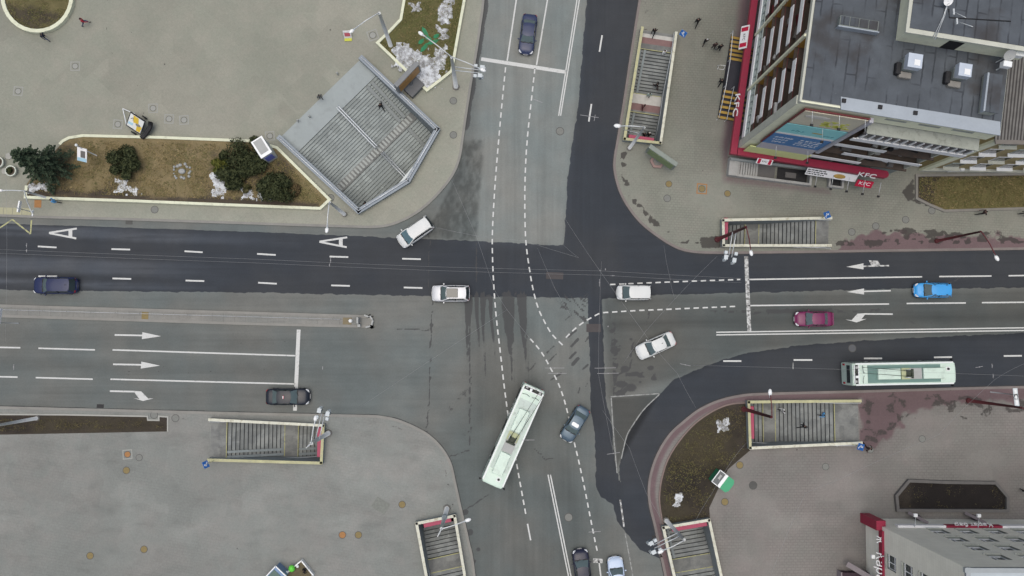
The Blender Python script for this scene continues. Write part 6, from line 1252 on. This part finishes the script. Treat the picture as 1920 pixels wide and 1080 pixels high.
# ================= people
def body_mesh(stride, arm, bend=0, hgt=1.74, coat=.0):
    k = hgt/1.74; J = {}; E = []; Rr = {}; Lb = {}
    def j(n, p, r, par=None, lab='top'):
        J[n] = Vector(p)*k; Rr[n] = r*k; Lb[n] = lab
        if par: E.append((par,n,lab))
    j('pel',(0,0,.95),.145,None,'leg'); j('wst',(.01+bend*.05,0,1.10),.135,'pel'); j('cht',(.03+bend*.12,0,1.30),.165,'wst'); j('nek',(.03+bend*.2,0,1.47),.060,'cht','skin'); j('hd0',(.05+bend*.25,0,1.56),.085,'nek','skin'); j('hd1',(.05+bend*.27,0,1.66),.092,'hd0','hair'); j('crn',(.03+bend*.27,0,1.73),.06,'hd1','hair')
    for s,t in ((1,'l'),(-1,'r')):
        st = stride*s; ar = -arm*s
        j('hip'+t,(0,s*.10,.90),.105,'pel','leg'); j('kne'+t,(.26*st+.05*abs(st),s*.10,.50+.02*abs(st)),.070,'hip'+t,'leg'); j('ank'+t,(.40*st-.05*abs(st)-(.10 if st<0 else 0),s*.10,.09+(.10 if st<0 else 0)),.045,'kne'+t,'leg'); j('toe'+t,(.40*st+.13-(.10 if st<0 else 0),s*.115,.045+(.04 if st<0 else 0)),.042,'ank'+t,'shoe')
        j('sho'+t,(.03+bend*.14,s*.19,1.40),.075,'cht'); j('elb'+t,(.20*ar+.0+bend*.14,s*.26,1.14),.052,'sho'+t); j('wri'+t,(.34*ar+.12+bend*.16,s*.25,.93),.036,'elb'+t); j('plm'+t,(.36*ar+.15+bend*.16,s*.245,.86),.036,'wri'+t,'skin')
    names = list(J); me = bpy.data.meshes.new('person_base'); me.from_pydata([tuple(J[n]) for n in names],[(names.index(a),names.index(b)) for a,b,_ in E],[]); o = bpy.data.objects.new('person_tmp',me); scene.collection.objects.link(o)
    o.modifiers.new('skin','SKIN'); o.modifiers.new('sub','SUBSURF').levels = 1
    for i,n in enumerate(names): me.skin_vertices[0].data[i].radius = (Rr[n],Rr[n]*(1.25 if n in('cht','wst','pel') else 1))
    me.skin_vertices[0].data[0].use_root = True
    dg = bpy.context.evaluated_depsgraph_get(); r = bpy.data.meshes.new_from_object(o.evaluated_get(dg)); bpy.data.objects.remove(o)
    # fingers, thumb, nose and ears grown onto the same mesh
    bm = bmesh.new(); bm.from_mesh(r)
    def peg(a,b,r0,r1):
        d = b-a; q = d.to_track_quat('Z','Y').to_matrix().to_4x4(); q.translation = (a+b)/2; bmesh.ops.create_cone(bm,cap_ends=True,segments=6,radius1=r0,radius2=r1,depth=d.length,matrix=q)
    for s,t in ((1,'l'),(-1,'r')):
        p = J['plm'+t]
        for f in range(4): a = p+Vector((.026-.017*f,0,-.02))*k; peg(a,a+Vector((.018,-s*.006,-.075+.006*abs(f-1.2)))*k,.0085*k,.006*k)
        peg(p+Vector((.03,-s*.01,.02))*k,p+Vector((.065,-s*.02,-.03))*k,.010*k,.007*k)
    h = J['hd0']; peg(h+Vector((.07,0,.02))*k,h+Vector((.115,0,.01))*k,.018*k,.008*k)
    for s in (1,-1): peg(h+Vector((0,s*.075,.02))*k,h+Vector((-.01,s*.10,.03))*k,.028*k,.022*k)
    bm.to_mesh(r); bm.free()
    order = ['skin','hair','top','leg','shoe']; seg = [(J[a],J[b],l) for a,b,l in E]
    for i,n in enumerate(order): r.materials.append(M_GREYC)
    for f in r.polygons:
        c = f.center; best = 1e9; lab = 'top'
        for a,b,l in seg:
            ab = b-a; tt = max(0,min(1,(c-a).dot(ab)/ab.length_squared)); d = (c-a-ab*tt).length-(.03 if l=='top' else 0)
            if d < best: best = d; lab = l
        if lab == 'leg' and coat and c.z > (.95-coat)*k and abs(c.y) < .3*k: lab = 'top'
        if lab == 'skin' and c.z > 1.5*k and c.x < J['hd0'].x-.02: lab = 'hair'
        f.material_index = order.index(lab); f.use_smooth = True
    return r
POSE = [body_mesh(1,1),body_mesh(-.8,.8,.15,1.70,.25),body_mesh(.15,.1,0,1.76,.30),body_mesh(.7,-.6,.3,1.66,.1)]
SKIN = mat('skin',(.42,.27,.20),.6); HAIR = [mat('hair_dark',(.018,.014,.012),.6),mat('hair_brown',(.07,.045,.025),.6),mat('knit_cap_white',(.6,.6,.6),.9)]
CL = {k: mat('cloth_'+k,c,.9,var=.25,sc=4) for k,c in dict(black=(.012,.012,.014),red=(.36,.02,.045),navy=(.018,.024,.045),grey=(.13,.135,.13),jeans=(.06,.08,.15),white=(.62,.64,.64),blue=(.10,.33,.62),brown=(.05,.03,.03),darkred=(.10,.03,.035),mint=(.40,.50,.46)).items()}
def person(label, px, head, top, legs, pose=0, hair=0, z=ZP, bag=None):
    me = POSE[pose].copy(); me.name = 'person'; 
    for i,m in enumerate((SKIN,HAIR[hair],CL[top],CL[legs],CL['black'])): me.materials[i] = m
    o = bpy.data.objects.new('person',me); scene.collection.objects.link(o); o.location = P(px[0],px[1],z); o.rotation_euler.z = R(head); tag(o,label,'person','people on foot')
    if bag:
        a = P(px[0],px[1],z); c = Vector((math.cos(R(head)),math.sin(R(head)),0)); s = Vector((-c.y,c.x,0)); t = thing('bag','%s bag carried by the person in %s beside it' % bag,'bag',tuple(a+s*.33+Vector((0,0,z*0+.55))),R(head)); mb = MB(); mb.box((0,0,0),(.32,.12,.30),CL[bag[0]],bev=.03); mb.build('pouch',t); mb = MB(); mb.tube([(-.1,0,.14),(-.06,0,.30),(.06,0,.30),(.1,0,.14)],.012,CL['black'],5); mb.build('handle',t)
person('person in red coat and jeans walking right of the round flower bed',(163,46),20,'red','jeans',0); person('person in dark jacket and blue jeans beside the round flower bed',(90,73),-35,'navy','jeans',1)
person('person in grey jacket with dark trousers at upper edge of plaza stairs',(603,186),-60,'grey','black',2); person('person in black climbing in the middle of plaza stairs',(716,203),120,'black','black',0,z=-1.4); person('person in black at the dark bottom corner of plaza stairs',(688,386),150,'black','black',1,z=-3.2)
person('person in long black coat alone on pavement at top, nearest the road',(1304,46),70,'black','black',0); person('person in black with pale cap left of a walking pair',(1320,82),-100,'black','black',1,2); person('person in grey brown jacket, left one of a pair near striped steps',(1336,91),90,'brown','black',2); person('person in black with bag, right one of a pair near striped steps',(1346,94),90,'black','black',2,bag=('grey','black'))
person('person in black walking along the striped entrance steps',(1347,158),60,'black','black',3); person('person in black crossing white tiled top landing of narrow stairs',(1224,64),-110,'black','black',0,z=.15); person('person in white jacket on upper flight of narrow stairs',(1242,105),100,'white','black',1,z=-.8); person('person in dark jacket near lower end of upper flight',(1228,164),-60,'black','brown',0,z=-1.7)
person('person in pale mint top on middle landing of narrow stairs',(1214,183),-90,'mint','black',2,z=-1.95); person('person in dark red jacket below the middle landing',(1203,204),-70,'darkred','black',1,z=-2.1); person('person with white cap at dark foot of narrow stairs',(1213,256),60,'black','black',2,2,z=-3.2); person('person in black at dark foot of narrow stairs under lamp post',(1205,257),60,'black','black',2,z=-3.2)
person('person in dark brown coat walking below the grass bed',(1835,401),180,'brown','black',0); person('person in dark coat at right edge below the grass bed',(1914,403),180,'black','black',1); person('person in black in the middle of wide grey stairs',(1500,797),20,'black','black',0,z=-.7); person('person in black and white at the landing of wide grey stairs',(1463,769),180,'white','black',1,z=-2.0); person('person in blue on upper flight of wide grey stairs',(1537,776),180,'blue','black',3,z=-.3)
person('person in black coat standing behind blue sign at wide grey stairs',(1621,838),-80,'brown','black',0); person('person in light blue jacket outside cream wall at left',(110,379),180,'blue','black',1); person('person in black at right edge above pale building',(1914,918),90,'black','black',2); person('person in black beside the advertising box at bottom',(575,1065),30,'black','grey',2)
# ================= stands, adverts, kiosk, planters, covers
def oriented(name, label, cat, px, z, ang, group=None): p = P(px[0],px[1],z); return thing(name, label, cat, (p.x,p.y,z), R(ang), group)
t = oriented('advertising_trailer','two wheeled advertising trailer with yellow poster and black padded end on plaza','trailer',(263,236),ZP,-33)
M4 = Matrix.Translation((0,0,1.1)) @ Matrix.Rotation(R(28),4,'X'); mb = MB(); mb.box((0,0,0),(1.95,1.75,.08),M_BLACK,M4=M4); mb.build('frame',t)
mb = MB(); mb.box((0,0,.05),(1.75,1.5,.02),mat('poster_white',(.66,.68,.66),.5),M4=M4); po = mb.build('poster',t); mb = MB(); mb.prism([(-.5,.72),(.2,.70),(.35,.1),(-.25,-.05)],.062,.07,mat('poster_egg_yellow',(.60,.42,.04),.5),M4=M4); mb.prism([(.25,-.2),(.85,.0),(.8,-.70),(.3,-.72)],.062,.07,mat('poster_egg_yellow',(.60,.42,.04),.5),M4=M4); mb.prism([(-.8,-.2),(-.2,-.15),(-.25,-.45),(-.82,-.5)],.062,.07,mat('poster_pale_blue',(.35,.55,.66),.5),M4=M4); mb.ball((.35,-.05,.06),.25,M_GREYC,8,(1.3,.7,.1),M4); mb.tube([(-.65,.2,.07),(-.4,.45,.07),(-.35,.15,.07)],.05,M_GREYC,6,M4=M4); mb.build('poster_print',po)
mb = MB()
for q in range(2): mb.tube([(1.1+.17*q,-1.0,.55),(1.28+.17*q,-.5,.7),(1.3+.17*q,.5,.8),(1.12+.17*q,1.0,.95)],.20-.03*q,M_BLACK,10)
mb.build('padded_end',t)
for s in (-1,1): mb = MB(); mb.bar((-1.0,s*.8,.45),(-2.5,.55,.35),.07,.07,M_STEEL); mb.build('drawbar',t); mb = MB(); mb.tube([(0,s*.98,.3),(0,s*1.12,.3)],.30,M_TYRE,14,False); mb.build('wheel',t)
t = oriented('advert_stand','small white advert stand with red print and yellow foot on plaza','sign stand',(653,73),ZP,3); mb = MB(); mb.box((0,.08,.55),(.85,.10,1.1),M_SW,M4=Matrix.Rotation(R(-25),4,'X')); mb.box((0,.02,.62),(.62,.02,.5),mat('advert_red_print',(.55,.12,.16),.5),M4=Matrix.Rotation(R(-25),4,'X')@Matrix.Translation((0,0,0))); mb.build('panel',t); mb = MB(); mb.box((0,-.12,.06),(.8,.3,.12),mat('stand_foot_yellow',(.50,.52,.06),.6)); mb.build('foot',t)
def slab(label, a, b, foot, hgt, m, pm, base=None, name='advertising_pillar', th=.42, flip=1):
    A, B = P(*a,hgt), P(*b,hgt); F0 = P(*foot,ZP); d = B-A; ang = math.atan2(d.y,d.x); t = thing(name,label,'advertising sign',(F0.x,F0.y,ZP),ang); L = d.length; c = (A+B)/2-Vector((F0.x,F0.y,0)); c = Matrix.Rotation(-ang,4,'Z') @ Vector((c.x,c.y,0)); lift = hgt*.38
    mb = MB(); mb.box((c.x,c.y,(hgt+lift)/2-ZP),(L,th,hgt-lift),m,bev=.04); mb.build('cabinet',t)
    mb = MB(); mb.box((c.x,c.y+flip*(th/2+.015),(hgt+lift)/2-ZP),(L*.86,.03,(hgt-lift)*.80),pm); mb.build('poster',t); mb = MB(); mb.box((c.x,c.y-flip*(th/2+.015),(hgt+lift)/2-ZP),(L*.86,.03,(hgt-lift)*.80),M_SW); mb.build('poster',t)
    mb = MB(); mb.tube([(0,0,.2),(c.x*.6,c.y*.6,lift+.1)],[.22,.18],m,10); mb.build('leg',t)
    mb = MB()
    if base == 'hex': mb.cyl((0,0),.85,-.02,.28,mat('pink_plinth',(.33,.23,.21),.9),6); mb.cyl((0,0),.55,.28,.42,M_GREYC,6)
    else: mb.box((0,-.2,.35),(2.0,1.5,.7),mat('plinth_grey',(.13,.135,.14),.7,var=.3),bev=.06)
    mb.build('plinth',t); return t
M_POSTO = mat('poster_orange_brown',(.36,.19,.055),.5,var=.5,sc=1.2)
slab('tall grey advertising pillar with orange poster between mossy bed and plaza stairs',(741,161),(783,117),(774,163),3.6,mat('pillar_grey',(.20,.21,.215),.6,var=.25),M_POSTO,th=.55,flip=-1)
slab('long green grey advertising pillar on pink six sided plinth below narrow stairs',(1218,273),(1270,309),(1232,303),3.4,mat('pillar_green_grey',(.22,.25,.225),.6,var=.3,dirt=((.33,.36,.30),.4)),mat('poster_green',(.20,.27,.13),.5,var=.5,sc=2),'hex',th=.5,flip=-1)
t = oriented('light_box','white box shaped advert column with blue poster on bed corner beside plaza stairs','advertising sign',(505,288),ZP,-57); mb = MB(); mb.box((0,0,1.5),(2.0,1.25,2.9),mat('light_box_white',(.50,.53,.50),.6,var=.15,dirt=((.34,.36,.33),.4)),bev=.05); mb.build('cabinet',t); mb = MB(); mb.box((1.02,0,1.7),(.04,.9,1.5),mat('poster_violet_blue',(.13,.16,.50),.5,var=.5,sc=2)); mb.build('poster',t); mb = MB(); mb.box((0,0,2.98),(2.1,1.35,.10),M_LAMP); mb.box((-.1,0,3.05),(1.6,.95,.05),M_GREYB); mb.build('lid',t)
t = oriented('banner_sign','small white banner with blue foot hung from grey post on brown bed','sign',(184,293),ZP,0); tp = P(143,272,4.6)-P(184,293,ZP); mb = MB(); mb.tube([(0,0,0),(tp.x*.1,tp.y*.1,tp.z*.55),(tp.x,tp.y,tp.z)],.06,M_POST,6); mb.ball(tuple(tp),.16,M_LAMP,10); mb.build('post',t)
a = P(154,290,3.2)-P(184,293,ZP); M4 = Matrix.Translation(a) @ Matrix.Rotation(R(-14),4,'Z') @ Matrix.Rotation(R(-62),4,'X'); mb = MB(); mb.box((0,0,0),(1.05,.06,1.5),M_SW,M4=M4); mb.build('banner',t); mb = MB(); mb.box((0,0,-.55),(.98,.10,.38),mat('poster_pale_blue',(.35,.55,.66),.5),M4=M4); mb.box((.1,0,.05),(.5,.10,.75),M_GREYD,M4=M4); mb.build('banner_print',t)
t = oriented('kiosk','small kiosk with glazed white front and green roof beside dark earth bed','kiosk',(1347,897),ZP,-38); mb = MB(); mb.box((0,0,.95),(1.75,1.45,1.8),mat('kiosk_body_green',(.03,.22,.11),.5,var=.15)); mb.build('body',t); mb = MB(); mb.prism([(.06,-.80),(.80,-.80),(1.02,-.45),(1.02,.45),(.80,.80),(.06,.80)],1.85,2.02,mat('kiosk_roof_green',(.045,.33,.16),.5,var=.2,sc=1)); mb.build('roof',t); mb = MB(); mb.box((-.10,0,1.93),(.36,1.62,.14),M_LAMP); mb.build('roof_band',t); mb = MB(); mb.box((-.62,0,1.90),(.72,1.45,.08),M_DGLASS); mb.build('glass_front',t)
mb = MB()
for y in (-.76,.76): mb.box((-.62,y,1.94),(.80,.08,.12),M_LAMP)
mb.box((-1.02,0,1.94),(.08,1.6,.12),M_LAMP); mb.box((-.6,.15,1.96),(.25,.5,.04),M_GREYB); mb.build('frame',t)
# bottom edge: two adverts boxes, bag, planter
t = oriented('advert_box','white framed glass advert box with blue side at bottom edge','advertising sign',(522,1076),ZP,45-88); mb = MB(); mb.box((0,0,.8),(1.5,2.0,1.6),mat('advert_blue_grey',(.16,.25,.40),.5)); mb.build('body',t); mb = MB()
for x,y,w_,d_ in ((0,1.02,1.6,.10),(0,-1.02,1.6,.10),(.78,0,.10,2.1),(-.78,0,.10,2.1)): mb.box((x,y,1.65),(w_,d_,.12),M_LAMP)
mb.build('frame',t); mb = MB(); mb.box((0,-.1,1.62),(1.3,1.5,.05),mat('advert_glass_green',(.03,.085,.075),.2,var=.4)); mb.build('glass',t)
t = oriented('flower_box','white edged box of brown earth at bottom edge','flower box',(562,1076),ZP,40); mb = MB()
for x,y,w_,d_ in ((0,1.0,2.4,.12),(0,-1.0,2.4,.12),(1.2,0,.12,2.1),(-1.2,0,.12,2.1)): mb.box((x,y,.3),(w_,d_,.6),M_LAMP)
mb.build('rim',t); mb = MB(); mb.box((0,0,.22),(2.3,1.9,.4),mat('box_earth',(.12,.10,.06),.95,var=.6,sc=3)); mb.build('soil',t)
mb = MB(); mb.ball((0,0,0),.36,mat('lime_bag',(.13,.62,.06),.5,var=.15),12,(1,1.05,.8)); mb.ball((.18,.1,.2),.12,mat('lime_bag',(.13,.62,.06),.5),8); o = mb.build('bag'); o.location = P(547,1066,.9); tag(o,'bright lime green bag lying on the flower box at bottom edge','bag')
for x,y,l in ((558,1062,'pale round lump on flower box, upper one'),(538,1073,'pale round lump on flower box near advert')): mb = MB(); mb.ball((0,0,0),.17,M_LAMP,8); o = mb.build('ball'); o.location = P(x,y,.8); tag(o,l,'ball')
for lb,x,y,r_ in (('round white planter with green plant, cut by left edge',1,306,.62),('round white planter with green plant beside a spruce at left',25,322,.60)):
    t = oriented('round_planter',lb,'planter',(x,y),ZP,0,'round planters at the left edge'); mb = MB(); n = 20; v = []
    for rad,z in ((r_*.75,0),(r_,.45),(r_,.55),(r_*.82,.55),(r_*.78,.42)): v += [(rad*math.cos(2*PI*k/n),rad*math.sin(2*PI*k/n),z) for k in range(n)]
    mb.add(v,[[i*n+k,i*n+(k+1)%n,(i+1)*n+(k+1)%n,(i+1)*n+k] for i in range(4) for k in range(n)],mat('planter_white',(.60,.64,.56),.7,var=.2),True); mb.build('bowl',t); mb = MB(); mb.cyl((0,0),r_*.8,.40,.43,M_BARK,16); mb.build('soil',t)
    rs = np.random.RandomState(int(x)+2); d = rs.normal(size=(700,3)); d /= np.linalg.norm(d,axis=1)[:,None]; c = d*np.array([r_*.6,r_*.6,.28])*rs.uniform(.5,1,(700,1)); c[:,2] = np.abs(c[:,2])+.45; leaves('plant',t,c+np.array([-.15,.05,0]),d,.09,L_DARK,4)
for x,y in ((17,293),(10,321)): mb = MB(); mb.cyl((0,0),.36,0,.10,mat('concrete_disc',(.33,.33,.30),.8),18); o = mb.build('concrete_disc'); o.location = P(x,y,ZP); tag(o,'round flat concrete disc beside white planters' ,'concrete disc','concrete discs at the left edge')
# covers in the ground
M_MHO = mat('cover_ochre',(.22,.17,.075),.8,var=.35,sc=4); M_MHR = mat('cover_orange',(.34,.17,.065),.8,var=.35,sc=4); M_MHG = mat('cover_grey',(.19,.195,.18),.8,var=.3,sc=4); M_MHD = mat('cover_dark',(.085,.085,.08),.8,var=.3); M_MHP = mat('cover_pale',(.30,.305,.28),.8)
def cover(label, x, y, r_, m, sq=None, z=ZP, group='manhole covers'):
    p = P(x,y,z); t = thing('manhole_cover',label,'manhole cover',(p.x,p.y,z),rr.uniform(-.1,.1)+(0 if sq != 'd' else R(20)),group); mb = MB(); mb.cyl((0,0),r_,-.02,.016,m,22); mb.build('lid',t); mb = MB(); n = 22; ro,ri = r_*1.17,r_*1.0
    v = [(a*math.cos(2*PI*k/n),a*math.sin(2*PI*k/n),z_) for a,z_ in ((ro,.011),(ri,.011)) for k in range(n)]; mb.add(v,[[k,(k+1)%n,n+(k+1)%n,n+k] for k in range(n)],M_MHD); mb.build('ring',t)
    if sq: mb = MB(); s = r_*1.55; 
    if sq:
        for dx,dy,w_,h_ in ((0,s,2*s+.12,.12),(0,-s,2*s+.12,.12),(s,0,.12,2*s-.12),(-s,0,.12,2*s-.12)): mb.box((dx,dy,0),(w_,h_,.02),M_MHP if sq != 'o' else M_MHR)
        mb.build('frame',t)
    return t
def covers(label, m, lst, r_=.33, sq=None, z=ZP):
    for x,y in lst: cover(label,x,y,r_,m,sq,z)
covers('pale round cover in square frame on the sandy plaza',M_MHP,[(34,171),(141,124),(221,233),(287,203),(317,223),(345,225),(110//1+396,255)],.30,'s'); cover('pale cover in large square frame beside mossy bed corner',699,66,.34,M_MHP,'d')
covers('ochre round cover in grey block paving right of upper road',M_MHO,[(1254,345),(1364,363)]); cover('ochre round cover in square rusty plate on grey block paving',1316,354,.34,M_MHO,'o'); covers('grey round cover in block paving near right hand road',M_MHG,[(1251,372),(1642,424),(1597,435),(1698,412),(1747,395)],.36)
covers('ochre round cover in pavement of lower left square',M_MHO,[(237,882),(169,1042),(270,1030),(672,1003),(754,946)],.34); cover('orange round cover in pale square frame on lower left square',239,852,.30,M_MHR,'s'); cover('greenish grey round cover beside orange framed cover',261,858,.32,M_MHG); cover('rusty orange round cover on lower left square next to ochre one',642,1003,.34,M_MHR)
covers('grey round cover in pink block paving',M_MHG,[(1548,875),(1729,823),(1632,843)],.34); covers('ochre round cover beside the dark earth bed and kiosk',M_MHO,[(1387,872),(1359,941)],.36); cover('dark broken cover in pink block paving right of kiosk',1412,910,.40,M_MHD)
covers('round cover set in the light asphalt of a carriageway',M_MHG,[(1050,246),(1066,970)],.40,None,0.0); cover('round cover in dark asphalt above the driving trolleybus',1598,653,.38,mat('cover_asphalt',(.10,.105,.115),.8),None,0.0); covers('worn grey round cover on pavement behind lamp post and stairs',M_MHG,[(850,189),(850,253),(620,371),(289,778),(329,784),(290,393)],.36)
def plate(label, x, y, w_, h_, ang, m, z=ZP, name='ground_plate', cat='ground plate'): mb = MB(); mb.box((0,0,0),(w_,h_,.03),m); o = mb.build(name); o.location = P(x,y,z+.006); o.rotation_euler.z = R(ang); tag(o,label,cat)
plate('square orange rusty plate in pavement at left below spruce',71,382,.75,.85,0,M_MHR); plate('square ochre plate on the concrete median',272,592,.72,.80,-2,M_MHO); plate('brown square plate near rounded end of the median',651,602,.95,.75,-2,mat('cover_brown',(.20,.165,.10),.8)); plate('rectangular cracked cover of grey slabs on lower left square',714,948,1.7,1.25,-32,mat('slab_cover',(.19,.20,.18),.9,var=.5,sc=4)); plate('grey sewer grate at kerb of the left road',242,417,.75,.45,-2,M_MHD,.0); plate('dark three bar sewer grate at lower kerb of left road',188,761.5,.75,.40,-2,M_BLACK,.0); plate('dark square grate at kerb near lower right lamp post',1226,1008,.4,.45,0,M_BLACK,.0); plate('reddish patch plate in middle of the crossing',1040,517,1.9,.75,-2,mat('patch_brown',(.075,.068,.068),.9),-.004); plate('brown patch plate on dark strip in the crossing',1113,615,1.6,.9,0,mat('patch_brown',(.075,.068,.068),.9),-.004)
mb = MB()
for k in range(4): mb.box((-1.5+k*1.0,0,0),(.94,.75,.03),mat('tactile_yellow',(.37,.36,.24),.8,var=.25,sc=3))
o = mb.build('tactile_paving'); o.location = P(24,396,ZP+.006); o.rotation_euler.z = R(-1.5); tag(o,'strip of pale yellow tactile tiles at left edge by bus stop','tactile paving')
# median: low railing, end plates and white sign
a, b = P(-60,572,ZP), P(640,592,ZP); d = (b-a); L_ = d.length; t = thing('railing','low thin grey railing along upper edge of the concrete median','railing',tuple(a),math.atan2(d.y,d.x)); mb = MB(); mb.tube([(0,-.4,.55),(L_,-.4,.55)],.018,M_STEEL,5); mb.build('rail',t); k = 0; x = .5; mb = MB()
while x < L_: mb = MB(); mb.tube([(x,-.4,0),(x,-.4,.58)],.025,M_GREYD,5); mb.build('post',t); x += 2.6
t = oriented('traffic_sign','white keep right sign and marker post at rounded end of the median','road sign',(661,602),ZP,0); mb = MB(); mb.tube([(0,0,0),(0,0,1.3)],.05,M_ARM,6); mb.ball((0,0,1.3),.22,M_LAMP,10); mb.build('post',t); mb = MB(); mb.box((.7,.05,.6),(.22,.7,1.0),M_GREYB,bev=.04); mb.box((.78,-.5,.3),(.3,.3,.5),M_GREYB); mb.build('panel',t)
n = 0
for x,y,a_ in ((687,592.5,-20),(696,596,-55),(698,605,-105),(690,612.5,-165)): mb = MB(); mb.box((0,0,.03),(.55,.20,.20),M_GREYB,bev=.03); o = mb.build('white_kerb_block'); o.location = P(x,y,.05+ZP); o.rotation_euler.z = R(a_); tag(o,'white painted block on the rounded end of the median','kerb block','white blocks on the median end')
t = oriented('sign_gantry','narrow white sign frame across the left end of the median','road sign',(36,594),ZP,84); mb = MB(); mb.box((0,0,3.4),(1.6,.10,.45),M_LAMP); mb.box((-.35,.06,3.4),(.5,.03,.34),M_GREYB); mb.build('panel',t); mb = MB(); mb.tube([(-.7,0,0),(-.7,0,3.3)],.05,M_ARM,6); mb.build('post',t)
t = oriented('bus_stop_sign','white timetable post between orange plate and tactile tiles','sign',(62,398),ZP,82); mb = MB(); mb.tube([(0,0,0),(0,0,3.0)],.05,M_ARM,6); mb.build('post',t); mb = MB(); mb.box((.2,0,2.6),(1.2,.14,.4),M_LAMP); mb.build('panel',t)
t = oriented('sign_gantry','pale frame of flat road sign boards over kerb at right','road sign',(1857,735),ZP,95); mb = MB(); mb.tube([(0,0,0),(0,0,4.2)],.06,M_ARM,6); mb.build('post',t)
for k,(y,w_) in enumerate(((.25,.5),(-.2,.4),(-.75,.5))): mb = MB(); mb.box((y,.0,4.3),(.9 if k != 1 else .6,w_,.05),M_CASE); mb.box((y,0,4.33),(.6,w_*.5,.02),M_LAMP); mb.build('panel',t)
# bollards along the upper edge of the plaza stairs, a parked white car roof and a kiosk rail
for x,y in ((634,140),(582,220),(560,228)): mb = MB(); mb.cyl((0,0),.09,0,.6,M_GREYB,10); mb.ball((0,0,.62),.12,M_GREYB,8); o = mb.build('bollard'); o.location = P(x,y,ZP); tag(o,'small grey bollard at upper edge of the plaza stairs','bollard','bollards of the plaza stairs')
t = oriented('bench','grey white folded bench by wall of ochre building','bench',(1785,319),ZP,3); mb = MB(); mb.box((0,0,.45),(1.7,.6,.12),M_GREYB,bev=.04); mb.build('seat',t); mb = MB(); mb.box((.75,.1,.6),(.5,.7,.5),M_LAMP,bev=.05); mb.build('armrest',t)
t = oriented('folding_stand','thin white A shaped folding stand on pavement beside the striped steps','sign stand',(1351,127),ZP,-5); mb = MB()
for s in (-1,1): mb.tube([(s*.35,-.2,0),(s*.35,.0,.8),(s*.35,.2,0)],.025,M_LAMP,5)
mb.tube([(-.35,0,.8),(.35,0,.8)],.025,M_LAMP,5); mb.tube([(-.35,-.2,.05),(.35,-.2,.05)],.025,M_LAMP,5); mb.build('frame',t)
